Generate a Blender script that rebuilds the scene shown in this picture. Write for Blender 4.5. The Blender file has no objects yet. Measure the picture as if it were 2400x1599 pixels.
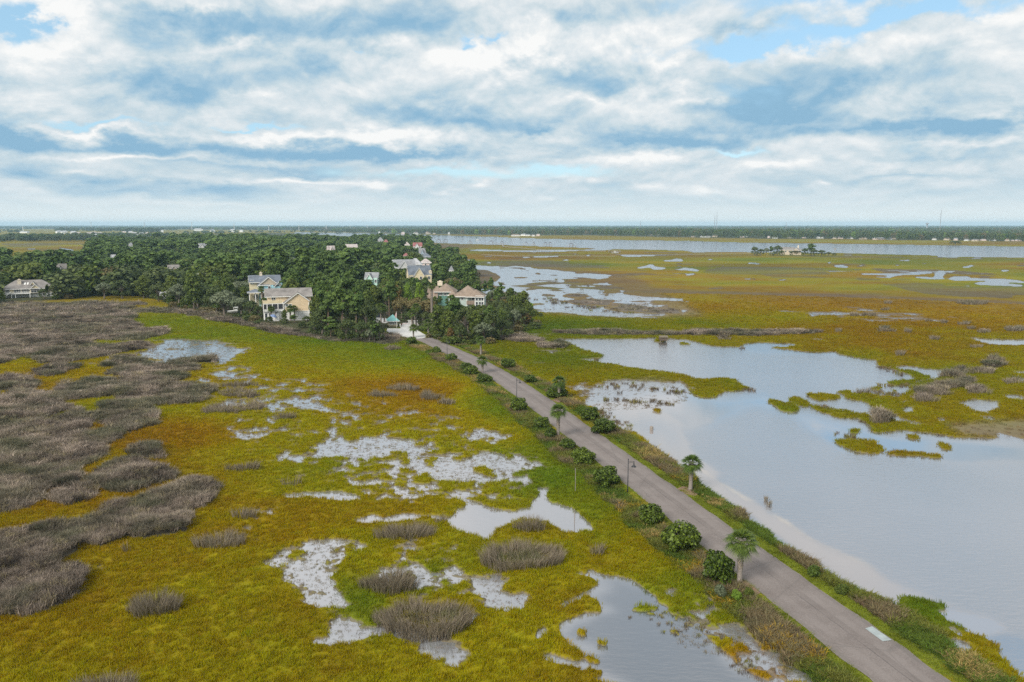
import bpy, bmesh, math, random
import numpy as np
from mathutils import Vector, Matrix

random.seed(7)
rng = np.random.default_rng(11)
SC = bpy.context.scene
COL = SC.collection
R = math.radians
PI = math.pi

# ------------------------------------------------------------------ camera frame (survey of the place)
F, CX, CY, HOR, H = 1867.0, 1200.0, 799.5, 527.0, 36.0
TH = math.atan((CY - HOR) / F)
CT, ST = math.cos(TH), math.sin(TH)

def ray(u, v):
    x = (np.asarray(u, float) - CX) / F
    y = (CY - np.asarray(v, float)) / F
    return x, CT + y * ST, -ST + y * CT

def at(u, v, z=0.0):
    """ground point (x, y) seen at map reading u, v on the level z"""
    dx, dy, dz = ray(u, v)
    t = (z - H) / dz
    return dx * t, dy * t

def A3(u, v, z=0.0):
    x, y = at(u, v, z)
    return Vector((float(x), float(y), z))

def proj(X, Y, Z=0.0):
    zc = Z - H
    d = Y * CT - zc * ST
    up = Y * ST + zc * CT
    d = np.maximum(d, 1.0)
    return CX + F * X / d, CY - F * up / d

def height(u, vb, vt, z=0.0):
    """height of an upright thing standing at (u, vb) whose top reads vt"""
    x, y = at(u, vb, z)
    dx, dy, dz = ray(u, vt)
    t = y / dy
    return float(H + dz * t - z)

def mpp(u, v):
    x, y = at(u, v)
    return float((y * CT + H * ST) / F)     # metres per map unit at this ground point

# ------------------------------------------------------------------ noise
_tab = np.random.default_rng(5).random((256, 256)).astype(np.float32)
def vnoise(x, y):
    xi = np.floor(x).astype(np.int64); yi = np.floor(y).astype(np.int64)
    fx = (x - xi).astype(np.float32); fy = (y - yi).astype(np.float32)
    fx = fx * fx * fx * (fx * (fx * 6 - 15) + 10); fy = fy * fy * fy * (fy * (fy * 6 - 15) + 10)
    a = _tab[xi & 255, yi & 255]; b = _tab[(xi + 1) & 255, yi & 255]
    c = _tab[xi & 255, (yi + 1) & 255]; d = _tab[(xi + 1) & 255, (yi + 1) & 255]
    return (a * (1 - fx) + b * fx) * (1 - fy) + (c * (1 - fx) + d * fx) * fy

def fbm(X, Y, wl, octv=4, fp=None, gain=0.55, off=0.0):
    """fractal noise, mean 0, roughly -1..1; octaves finer than fp (metres) fade out"""
    s = np.zeros(np.shape(X), np.float32); amp = 1.0; tot = 0.0; w = wl
    for k in range(octv):
        a = 0.6 + k * 1.1 + off
        xr = X * math.cos(a) - Y * math.sin(a); yr = X * math.sin(a) + Y * math.cos(a)
        n = vnoise(xr / w + 17.3 * k + off * 31, yr / w + 9.1 * k) * 2 - 1
        if fp is not None:
            n = n * np.clip((w / np.maximum(fp, 1e-3) - 0.8) / 1.5, 0, 1)
        s += amp * n; tot += amp; amp *= gain; w *= 0.47
    return s / tot * 1.6

def sstep(a, b, x):
    t = np.clip((x - a) / (b - a), 0, 1)
    return t * t * (3 - 2 * t)

# ------------------------------------------------------------------ tagging / linking helpers
def tag(o, label=None, cat=None, group=None, kind=None):
    if label: o['label'] = label
    if cat: o['category'] = cat
    if group: o['group'] = group
    if kind: o['kind'] = kind
    return o

def empty(name, loc, label, cat, group=None, rz=0.0, s=1.0):
    o = bpy.data.objects.new(name, None); COL.objects.link(o)
    o.location = loc; o.rotation_euler = (0, 0, rz); o.scale = (s, s, s) if not isinstance(s, tuple) else s
    o.empty_display_size = 0.5
    return tag(o, label, cat, group)

def mkobj(name, mesh, mat=None, parent=None, link=True):
    o = bpy.data.objects.new(name, mesh)
    if mat is not None and not mesh.materials:
        mesh.materials.append(mat)
    if link: COL.objects.link(o)
    if parent is not None: o.parent = parent
    return o

def np_mesh(name, verts, quads=None, tris=None, smooth=False):
    me = bpy.data.meshes.new(name)
    verts = np.asarray(verts, np.float32)
    loops = []; starts = []; n = 0
    arrs = []
    nq = 0 if quads is None else len(quads); nt = 0 if tris is None else len(tris)
    li = []
    if nq: li.append(np.asarray(quads, np.int32).ravel())
    if nt: li.append(np.asarray(tris, np.int32).ravel())
    lv = np.concatenate(li)
    st = np.concatenate([np.arange(nq, dtype=np.int32) * 4, nq * 4 + np.arange(nt, dtype=np.int32) * 3])
    me.vertices.add(len(verts)); me.vertices.foreach_set('co', verts.ravel())
    me.loops.add(len(lv)); me.loops.foreach_set('vertex_index', lv)
    me.polygons.add(len(st)); me.polygons.foreach_set('loop_start', st)
    me.update(calc_edges=True)
    if smooth:
        me.polygons.foreach_set('use_smooth', np.ones(len(st), bool))
    return me

def add_attr(me, name, kind, dom, data):
    a = me.attributes.new(name, kind, dom)
    key = {'FLOAT': 'value', 'INT': 'value', 'FLOAT_COLOR': 'color', 'FLOAT_VECTOR': 'vector'}[kind]
    a.data.foreach_set(key, np.asarray(data, np.int32 if kind == 'INT' else np.float32).ravel())

class MB:
    """collects shapes into one mesh"""
    def __init__(s): s.v = []; s.f = []
    def poly(s, pts):
        n = len(s.v); s.v += [tuple(p) for p in pts]; s.f.append(tuple(range(n, n + len(pts)))); return s
    def box(s, x0, x1, y0, y1, z0, z1):
        n = len(s.v)
        s.v += [(x0,y0,z0),(x1,y0,z0),(x1,y1,z0),(x0,y1,z0),(x0,y0,z1),(x1,y0,z1),(x1,y1,z1),(x0,y1,z1)]
        for q in ((0,3,2,1),(4,5,6,7),(0,1,5,4),(1,2,6,5),(2,3,7,6),(3,0,4,7)): s.f.append(tuple(n + i for i in q))
        return s
    def prism(s, pts, d):
        """closed polygon pts extruded by vector d"""
        n = len(s.v); m = len(pts)
        s.v += [tuple(p) for p in pts] + [(p[0]+d[0], p[1]+d[1], p[2]+d[2]) for p in pts]
        s.f.append(tuple(n + i for i in range(m))[::-1]); s.f.append(tuple(n + m + i for i in range(m)))
        for i in range(m):
            j = (i + 1) % m; s.f.append((n+i, n+j, n+m+j, n+m+i))
        return s
    def tube(s, pts, rad, k=8, cap=True):
        rings = []; pts = [Vector(p) for p in pts]
        if not isinstance(rad, (list, tuple)): rad = [rad] * len(pts)
        for i, p in enumerate(pts):
            d = (pts[min(i+1, len(pts)-1)] - pts[max(i-1, 0)]).normalized()
            a = Vector((1,0,0)) if abs(d.x) < 0.8 else Vector((0,1,0))
            x = d.cross(a).normalized(); y = d.cross(x)
            n = len(s.v)
            for j in range(k):
                t = 2*PI*j/k; s.v.append(tuple(p + (x*math.cos(t) + y*math.sin(t)) * rad[i]))
            rings.append(n)
        for a, b in zip(rings, rings[1:]):
            for j in range(k):
                s.f.append((a+j, a+(j+1)%k, b+(j+1)%k, b+j))
        if cap:
            s.f.append(tuple(rings[0]+j for j in range(k))); s.f.append(tuple(rings[-1]+j for j in range(k))[::-1])
        return s
    def lathe(s, prof, k=12, c=(0,0,0)):
        rings = []
        for r, z in prof:
            n = len(s.v)
            for j in range(k):
                t = 2*PI*j/k; s.v.append((c[0]+r*math.cos(t), c[1]+r*math.sin(t), c[2]+z))
            rings.append(n)
        for a, b in zip(rings, rings[1:]):
            for j in range(k): s.f.append((a+j, a+(j+1)%k, b+(j+1)%k, b+j))
        return s
    def mesh(s, name, smooth=False):
        me = bpy.data.meshes.new(name); me.from_pydata(s.v, [], s.f); me.update()
        bm = bmesh.new(); bm.from_mesh(me); bmesh.ops.recalc_face_normals(bm, faces=bm.faces); bm.to_mesh(me); bm.free()
        if smooth: me.polygons.foreach_set('use_smooth', np.ones(len(me.polygons), bool))
        return me
    def build(s, name, mat, parent=None, smooth=False):
        return mkobj(name, s.mesh(name, smooth), mat, parent)

def copy_tree(o, parent=None):
    c = o.copy(); COL.objects.link(c)
    if parent is not None: c.parent = parent
    for ch in o.children: copy_tree(ch, c)
    return c

# ------------------------------------------------------------------ materials
def mat_new(name):
    m = bpy.data.materials.new(name); m.use_nodes = True
    nt = m.node_tree; b = nt.nodes['Principled BSDF']
    return m, nt, b

def N(nt, typ, **kw):
    n = nt.nodes.new(typ)
    for k, v in kw.items():
        if k.startswith('i_'):
            key = k[2:]
            n.inputs[int(key) if key.isdigit() else key.replace('_', ' ')].default_value = v
        else: setattr(n, k, v)
    return n

def ramp(nt, stops):
    n = nt.nodes.new('ShaderNodeValToRGB'); e = n.color_ramp.elements
    while len(e) < len(stops): e.new(0.5)
    for el, (p, c) in zip(e, stops):
        el.position = p; el.color = (c[0], c[1], c[2], 1)
    return n

def solid(name, col, rough=0.7, var=0.12, scale=1.5, metal=0.0, bump=0.0, spec=0.3):
    """plain paint / wood / stone with mild mottling and weathering"""
    m, nt, b = mat_new(name)
    tc = N(nt, 'ShaderNodeTexCoord')
    ns = N(nt, 'ShaderNodeTexNoise', i_Scale=scale, i_Detail=5.0)
    nt.links.new(tc.outputs['Object'], ns.inputs['Vector'])
    lo = [c * (1 - var) for c in col]; hi = [min(1, c * (1 + var)) for c in col]
    rp = ramp(nt, [(0.3, lo), (0.7, hi)])
    nt.links.new(ns.outputs[0], rp.inputs[0]); nt.links.new(rp.outputs[0], b.inputs['Base Color'])
    b.inputs['Roughness'].default_value = rough; b.inputs['Metallic'].default_value = metal
    b.inputs['Specular IOR Level'].default_value = spec
    if bump:
        bp = N(nt, 'ShaderNodeBump', i_Strength=bump, i_Distance=0.05)
        nt.links.new(ns.outputs[0], bp.inputs['Height']); nt.links.new(bp.outputs[0], b.inputs['Normal'])
    return m

def foliage(name, c0, c1, trans=0.25, var=0.35, rough=0.65):
    """leaf material: hue differs from leaf clump to leaf clump and from plant to plant"""
    m, nt, b = mat_new(name)
    oi = N(nt, 'ShaderNodeObjectInfo'); ge = N(nt, 'ShaderNodeNewGeometry')
    mx = N(nt, 'ShaderNodeMix', data_type='RGBA'); mx.inputs['A'].default_value = (*c0, 1); mx.inputs['B'].default_value = (*c1, 1)
    ad = N(nt, 'ShaderNodeMath', operation='MULTIPLY_ADD'); ad.inputs[1].default_value = 0.55; 
    m2 = N(nt, 'ShaderNodeMath', operation='MULTIPLY'); m2.inputs[1].default_value = 0.5
    nt.links.new(oi.outputs['Random'], m2.inputs[0]); nt.links.new(ge.outputs['Random Per Island'], ad.inputs[0]); nt.links.new(m2.outputs[0], ad.inputs[2])
    nt.links.new(ad.outputs[0], mx.inputs['Factor'])
    hs = N(nt, 'ShaderNodeHueSaturation')
    vv = N(nt, 'ShaderNodeMapRange', i_3=1 - var, i_4=1 + var); nt.links.new(ge.outputs['Random Per Island'], vv.inputs[0])
    nt.links.new(vv.outputs[0], hs.inputs['Value']); nt.links.new(mx.outputs['Result'], hs.inputs['Color'])
    nt.links.new(hs.outputs[0], b.inputs['Base Color'])
    b.inputs['Roughness'].default_value = rough; b.inputs['Specular IOR Level'].default_value = 0.25
    if trans:
        tr = N(nt, 'ShaderNodeBsdfTranslucent'); nt.links.new(hs.outputs[0], tr.inputs[0])
        ms = N(nt, 'ShaderNodeMixShader', i_0=trans)
        nt.links.new(b.outputs[0], ms.inputs[1]); nt.links.new(tr.outputs[0], ms.inputs[2])
        nt.links.new(ms.outputs[0], nt.nodes['Material Output'].inputs[0])
    return m

def tinted(name, trans=0.25, var=0.3):
    """blade material: colour of each tuft comes with the tuft"""
    m, nt, b = mat_new(name)
    at_ = N(nt, 'ShaderNodeAttribute', attribute_type='INSTANCER', attribute_name='tint')
    ge = N(nt, 'ShaderNodeNewGeometry')
    hs = N(nt, 'ShaderNodeHueSaturation')
    vv = N(nt, 'ShaderNodeMapRange', i_3=1 - var, i_4=1 + var); nt.links.new(ge.outputs['Random Per Island'], vv.inputs[0])
    nt.links.new(vv.outputs[0], hs.inputs['Value']); nt.links.new(at_.outputs['Color'], hs.inputs['Color'])
    nt.links.new(hs.outputs[0], b.inputs['Base Color'])
    b.inputs['Roughness'].default_value = 0.85; b.inputs['Specular IOR Level'].default_value = 0.05
    tr = N(nt, 'ShaderNodeBsdfTranslucent'); nt.links.new(hs.outputs[0], tr.inputs[0])
    ms = N(nt, 'ShaderNodeMixShader', i_0=trans)
    nt.links.new(b.outputs[0], ms.inputs[1]); nt.links.new(tr.outputs[0], ms.inputs[2])
    nt.links.new(ms.outputs[0], nt.nodes['Material Output'].inputs[0])
    return m
# ------------------------------------------------------------------ the marsh map (readings of the survey, turned into ground points)
def Zm(x0, y0, s, pts): return [(x0 + x / s, y0 + y / s) for x, y in pts]
def z1(*p): return Zm(0, 500, 2.941, p)
def z2(*p): return Zm(800, 500, 2.941, p)
def z3(*p): return Zm(1600, 500, 2.941, p)
def z4(*p): return Zm(0, 1033, 2.77, p)
def z5(*p): return Zm(800, 1033, 2.77, p)
def z6(*p): return Zm(1600, 1033, 2.77, p)
def f1(*p): return Zm(0, 510, 5.885, p)
def f3(*p): return Zm(800, 510, 5.885, p)
def f4(*p): return Zm(1200, 510, 5.885, p)
def f5(*p): return Zm(1600, 510, 5.885, p)
def f6(*p): return Zm(2000, 510, 5.885, p)
def S(*p): return list(p)

BANK = S((1358,949),(1385,958),(1411,970),(1441,995),(1460,1009),(1480,1015),(1502,1019),(1511,1036),(1533,1058),(1557,1078),(1600,1104),
         (1627,1121),(1664,1145),(1708,1174),(1750,1205),(1775,1225),(1840,1276),(1900,1309),(1951,1338),(2004,1372),(2043,1391),(2070,1405),
         (2098,1407),(2125,1395),(2146,1395),(2160,1402),(2199,1414),(2201,1423),(2171,1425),(2189,1441),(2219,1453),(2224,1459),
         (2258,1477),(2281,1491),(2292,1507),(2306,1528),(2338,1555),(2356,1569),(2370,1592),(2383,1599),(2480,1700),(2560,1790))
POND = S((1300,796),(1350,793),(1426,794),(1544,792),(1600,794),(1637,801),(1685,811),(1733,813),(1739,806),(1767,801),(1811,803),(1852,806),(1865,811),
         (1835,816),(1785,816),(1835,821),(1892,826),(1926,826),(1955,823),(1967,831),(2008,840),(2073,847),(2076,860),(2100,868),(2117,858),(2140,857),
         (2205,865),(2600,850),(2900,860),(2900,1790)) + BANK[::-1] + S((1375,942),(1409,915),(1426,905),(1436,893),(1480,891),(1555,898),(1600,905),
         (1620,915),(1651,932),(1685,932),(1702,925),(1756,911),(1722,896),(1712,889),(1648,891),(1634,884),(1600,877),(1507,867),(1439,855),(1361,843),
         (1410,838),(1405,831),(1375,820),(1344,808))
RIVER = S((690,545),(868,547),(953,549),(1038,552),(1140,555),(1200,558),(1336,562),(1600,565),(1702,568),(1804,570),(2000,572),(2170,575),(2400,578.5),(2900,584),
          (2900,613),(2400,604),(2289,602.6),(2250,602),(2238,604.5),(2192,602.3),(2204,599),(2136,597.5),(2000,594),(1957,593),(1753,591.5),(1651,591.5),(1625,592.5),(1620,590),
          (1600,587.3),(1497,585),(1421,584),(1370,581),(1276,578),(1200,575.4),(1089,572),(987,568),(909,564),(860,556),(690,548))
PONDBR = z5((1640,890),(1700,890),(1710,850),(1740,850),(1770,880),(1870,910),(1990,920),(2050,960),(2110,1000),(2090,1025),(2130,1035),(2166,1049),(2183,1080),(2230,1105),(2268,1103)) + \
    S((1609,1445),(1639,1458),(1654,1459),(1683,1477),(1687,1510),(1715,1546),(1762,1574),(1806,1596),(1850,1660),(1600,1660)) + \
    z5((1900,1590),(1740,1540),(1650,1500),(1600,1450),(1560,1450),(1420,1410),(1420,1380),(1500,1375),(1620,1410),(1670,1400),(1650,1360),(1560,1310),(1490,1260),(1485,1200),
       (1540,1170),(1600,1160),(1700,1120),(1800,1115),(1770,1070),(1700,1035),(1640,1030),(1540,1060),(1480,1095),(1455,1080),(1460,1050),(1540,1035),(1690,1000),(1750,970),(1740,930),(1640,900))
WATER = [POND, RIVER, PONDBR,
    z5((740,310),(900,330),(880,370),(960,390),(1050,410),(1140,430),(1200,430),(1280,400),(1270,375),(1330,350),(1330,300),(1400,310),(1380,350),(1420,390),(1500,430),(1520,470),(1560,520),(1590,570),
       (1480,580),(1390,570),(1370,540),(1300,500),(1200,480),(1060,520),(1000,560),(960,600),(930,640),(900,670),(850,660),(780,620),(700,590),(640,570),(600,540),(500,500),(440,500),(380,530),
       (280,540),(200,530),(120,545),(60,535),(50,510),(140,485),(230,500),(320,480),(460,485),(560,485),(640,510),(700,480),(770,440),(830,430),(850,380),(790,350)),
    S((1024,1087),(1042,1073),(1074,1080),(1110,1080),(1143,1069),(1161,1064),(1190,1067),(1199,1080),(1190,1093),(1161,1093),(1125,1094),(1110,1098),(1136,1109),(1165,1118),(1197,1112),(1201,1120),
      (1168,1127),(1125,1120),(1089,1123),(1053,1120),(1024,1111),(1060,1098)),
    S((660,1159),(700,1155),(760,1150),(800,1149),(840,1160),(840,1166),(760,1171),(690,1168),(663,1170)),
    z5((520,870),(600,885),(680,900),(660,920),(580,910)), z5((1310,1230),(1350,1215),(1390,1240),(1330,1290),(1310,1270)), z5((440,120),(560,110),(560,130),(470,135)),
    S((815,941),(858,944),(855,952),(835,951)), S((690,944),(720,948),(765,945),(770,940),(780,955),(800,960),(800,967),(760,966),(740,960),(710,960),(697,957)),
    S((575,1012),(600,1017),(630,1013),(635,1020),(620,1032),(580,1033)), S((700,1014),(738,1021),(715,1024)), S((1120,1016),(1145,1015),(1153,1025),(1140,1027)),
    S((909,1013),(945,1012),(947,1018),(910,1020)),
    z1((750,1010),(800,1010),(790,1050),(740,1045)), z1((1050,1015),(1180,1015),(1160,1040),(1050,1038)), z1((590,1042),(690,1036),(685,1048)), z1((655,862),(710,858),(700,885),(680,885)),
    z1((1920,1150),(2100,1145),(2060,1175),(1970,1170)), z1((1350,1137),(1440,1142),(1425,1160),(1370,1155)), z1((1820,1192),(1900,1192),(1880,1215)), z1((2005,1220),(2090,1230),(2070,1242)),
    S((2270,793),(2300,792),(2400,797),(2500,799),(2500,812),(2400,811),(2320,808),(2290,801)), S((1892,793),(1921,793),(1921,797),(1900,797)),
    # small waters of the far marsh
    f4((0,455),(400,450),(1000,445),(1200,432),(1420,440),(1300,450),(1000,458),(700,470),(300,480),(0,470)), f3((1700,455),(1900,440),(2354,455),(2354,470),(1900,462)),
    f4((840,495),(920,505),(900,515),(850,510)), f4((1000,530),(1040,515),(1110,525),(1050,540)), f4((0,550),(640,525),(660,540),(500,550),(0,562)), f4((1430,520),(1720,515),(2230,515),(2200,525),(1880,535),(1600,545)),
    f4((1380,482),(1480,477),(1480,495),(1375,497)), f4((1510,578),(1555,580),(1540,592)), f4((1590,597),(1720,618),(1690,619)), f4((655,585),(760,578),(820,590),(700,595)), f4((1370,640),(1560,640),(1560,650),(1375,650)),
    f4((1700,695),(1850,665),(1900,645),(1955,650),(1960,675),(2100,690),(2140,700),(2060,720),(1950,720),(1900,690),(1760,705)), f4((2040,595),(2200,585),(2260,565),(2354,575),(2354,605),(2150,608)),
    f4((2150,643),(2354,635),(2354,648),(2200,650)), f4((2150,667),(2354,672),(2354,682),(2200,678)), f4((2220,715),(2354,705),(2354,728),(2260,725)), f4((1840,725),(1900,730),(1860,738)), f4((2030,735),(2070,735),(2050,748)),
    f4((270,660),(420,650),(550,662),(510,680),(420,668)), f4((310,595),(380,595),(400,610),(350,608)), f4((860,800),(1100,792),(1290,795),(1210,815),(1320,835),(1150,835),(1000,810)),
    f4((0,720),(100,725),(250,760),(330,775),(470,820),(380,835),(250,810),(160,805),(0,800)), f4((180,840),(330,835),(350,850),(250,855)), f4((0,870),(250,885),(180,900),(0,910)),
    f3((1740,650),(1850,665),(2050,690),(2200,715),(2354,720),(2354,790),(2250,770),(2150,755),(2050,730),(1850,715),(1830,690),(1760,670)), f3((1820,765),(1900,770),(1980,800),(1960,810),(1850,785)),
    f3((1850,825),(1960,835),(2080,870),(2170,920),(2090,928),(2020,890),(1940,870)), f3((2110,840),(2200,825),(2354,830),(2354,920),(2250,900),(2190,885)), f3((2080,800),(2200,770),(2354,790),(2354,810),(2200,805)),
    f3((1580,590),(1700,583),(1830,585),(1780,600),(1640,608)), f3((1960,625),(2080,615),(2060,635)), f3((1940,530),(2220,525),(2220,537),(1960,540)), f3((1620,525),(1700,530),(1690,540)),
    f3((1910,970),(2100,980),(2290,960),(2354,1010),(2354,1040),(2110,1030),(2050,1060),(1980,1080),(1930,1030)),
    f4((0,1000),(200,985),(220,1010),(420,1005),(640,1020),(780,1030),(900,1035),(1200,1050),(1250,1065),(1380,1055),(1500,1040),(1560,1035),(1560,1060),(1700,1085),(1850,1110),(2100,1115),(2354,1125),(2400,1160),
       (2100,1140),(1800,1130),(1720,1110),(1600,1100),(1450,1090),(1370,1090),(1240,1110),(1200,1130),(1120,1130),(1130,1080),(980,1060),(780,1050),(700,1075),(760,1110),(900,1110),(940,1130),(820,1150),
       (700,1140),(640,1160),(560,1180),(160,1180),(200,1110),(380,1080),(300,1060),(220,1070),(180,1040),(0,1020)),
    z2((1290,640),(1500,620),(1640,610),(1780,640),(1900,680),(2000,690),(2100,720),(1950,725),(1800,715),(1700,710),(1560,690),(1420,670),(1310,655)), z2((1250,605),(1480,600),(1500,580),(1640,590),(1560,610),(1500,625),(1380,625)),
    z2((1880,575),(1960,555),(2100,575),(2354,590),(2354,600),(2100,600),(1950,590)), z2((1130,828),(1300,828),(1450,833),(1440,841),(1160,833)), z2((1340,1025),(1440,1022),(1440,1032),(1350,1035)),
    f5((300,580),(380,573),(455,580),(380,590)), f5((0,640),(160,640),(150,652),(0,655)), f5((0,690),(150,705),(240,730),(200,745),(0,725)), f5((40,790),(100,775),(185,772),(140,790),(60,800)), f5((520,685),(560,655),(580,650),(560,682)),
    f5((880,630),(960,620),(1040,630),(1100,645),(1000,645),(900,640)), f5((845,840),(1030,848),(1000,857),(850,852)), f5((1325,860),(1430,855),(1500,865),(1340,870)), f5((1980,630),(2050,610),(2040,632),(2000,638)),
    f5((2050,665),(2200,655),(2300,680),(2260,693),(2140,690)), f5((2150,595),(2200,588),(2190,602)), f5((0,1150),(120,1150),(100,1165),(0,1165)), f5((350,703),(500,703),(480,713)), f5((2200,515),(2354,513),(2354,525),(2220,525)),
    f6((610,590),(790,583),(770,600),(640,600)), f6((820,603),(880,605),(850,612)), f6((900,635),(1050,628),(1000,642)), f6((1160,622),(1260,623),(1200,632)), f6((1610,561),(1780,558),(1780,570),(1620,572)),
    f6((1480,685),(1600,665),(1610,655),(1700,660),(1620,680),(1590,697),(1500,692)), f6((1710,708),(1860,713),(1780,722)), f6((2010,728),(2150,723),(2160,735),(2070,748)), f6((2280,630),(2500,630),(2500,645),(2300,643)),
    f6((2240,661),(2500,662),(2500,672),(2260,670)), f6((50,665),(150,648),(180,655),(80,672)), f6((550,650),(760,658),(580,664)),
    f6((60,775),(400,768),(700,770),(950,765),(1060,768),(950,785),(700,790),(560,810),(500,835),(440,825),(480,800),(300,790),(100,785)), f6((250,820),(450,820),(450,828),(260,828)),
    f6((820,820),(1000,818),(1110,830),(1130,780),(1180,770),(1270,785),(1230,810),(1250,825),(1240,845),(1090,850),(900,835)), f6((1170,755),(1250,752),(1230,763)),
    f6((1290,850),(1380,815),(1590,810),(1620,835),(1900,845),(2100,850),(2250,865),(2354,885),(2354,900),(2150,895),(2100,910),(2300,930),(2354,945),(2200,945),(1950,935),(1750,930),(1660,910),(1750,890),(1900,885),(1800,870),(1600,870),(1400,870)),
    f6((1510,943),(1620,943),(1590,958)), f1((800,411),(1020,448),(1010,460),(820,425)), f1((260,434),(500,431),(490,440),(270,442)),
]
LAND = [
    S((2123,928),(2150,912),(2150,900),(2190,890),(2205,870),(2240,862),(2600,850),(2900,860),(2900,1022),(2400,1030),(2330,1012),(2300,1024),(2240,1022),(2150,1012),(2100,1010),(2060,1018),(2040,1013),(2010,990),
      (1990,978),(1940,975),(1915,965),(1909,952),(1926,949),(1940,957),(1984,959),(2010,966),(2040,972),(2090,981),(2105,975),(2075,968),(2060,955),(2040,945),(2020,941),(1985,931),(1967,918),(2000,916),(2012,925),(2060,931),(2095,934)),
    S((2093,868),(2130,868),(2165,882),(2172,890),(2150,892),(2115,876)), S((2090,895),(2110,890),(2150,892),(2150,901),(2110,903),(2092,899)),
    S((1814,939),(1821,935),(1838,942),(1865,944),(1869,952),(1872,962),(1858,967),(1835,966),(1818,957)), S((1858,932),(1880,930),(1900,938),(1908,948),(1895,953),(1870,947)),
    S((1899,923),(1930,920),(1955,924),(1970,928),(1960,936),(1935,937),(1905,931)), S((1908,950),(1920,948),(1928,953),(1922,962),(1910,960)),
    S((1975,1037),(1990,1033),(2060,1035),(2075,1052),(2070,1062),(2020,1063),(1990,1050)), S((2168,1037),(2185,1035),(2196,1040),(2190,1047),(2174,1047)),
    S((2080,1060),(2110,1056),(2150,1060),(2180,1064),(2200,1069),(2180,1071),(2140,1067),(2100,1066)), S((1995,1010),(2015,1008),(2018,1018),(2000,1020)), S((2110,1020),(2135,1020),(2138,1030),(2118,1030)),
    S((1528,966),(1530,961),(1545,962),(1549,967),(1540,971),(1531,970)),
    z3((1490,1215),(1500,1215),(1505,1240),(1485,1240)), z3((1315,1205),(1390,1205),(1395,1225),(1330,1228)), z3((1250,1230),(1320,1260),(1250,1262)),
    z5((1980,1080),(2020,1050),(2100,1050),(2110,1080),(2060,1095),(2000,1095)), z5((2062,1103),(2120,1100),(2118,1116),(2070,1117)), z6((10,1245),(60,1222),(130,1240),(120,1275),(60,1260)),
    z5((1615,1230),(1650,1212),(1700,1225),(1700,1250),(1640,1255)), z5((1670,1390),(1700,1372),(1760,1400),(1750,1425),(1690,1420)), z5((1640,1490),(1700,1470),(1780,1475),(1770,1510),(1680,1525)),
    z5((1760,1290),(1800,1265),(1830,1290),(1800,1305)), z5((1690,145),(720,150),(735,160),(690,160)),
    z2((2180,862),(2240,862),(2240,885),(2185,885)), z3((0,888),(60,888),(60,900),(10,902)),
]
HOLES = [  # water again, inside the land above
    S((2260,945),(2300,938),(2370,945),(2373,955),(2340,973),(2310,968),(2290,955)), S((2365,930),(2400,928),(2450,940),(2390,940)), S((2090,975),(2110,973),(2160,998),(2140,998),(2100,990)),
    S((2130,957),(2150,955),(2180,968),(2150,972)), S((2112,942),(2130,940),(2135,946),(2115,947)), S((2358,870),(2480,870),(2480,879),(2370,875)), S((2200,985),(2230,982),(2240,990),(2215,993)),
    S((2312,980),(2340,977),(2345,985),(2325,988)), S((2055,970),(2080,972),(2070,979)), S((2380,890),(2420,885),(2430,893),(2395,897)), S((2180,925),(2205,922),(2205,930),(2188,932)), S((2230,948),(2245,950),(2240,956)),
    S((2070,1408),(2098,1410),(2085,1418),(2092,1429),(2080,1430),(2070,1418)), S((2118,1443),(2135,1448),(2155,1463),(2140,1463)), S((2183,1480),(2195,1474),(2212,1477),(2231,1489),(2240,1501),(2238,1514),(2221,1518),(2205,1502)),
    S((2185,1451),(2205,1451),(2224,1470),(2215,1474)), S((2101,1427),(2110,1425),(2118,1431)),
]
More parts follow.
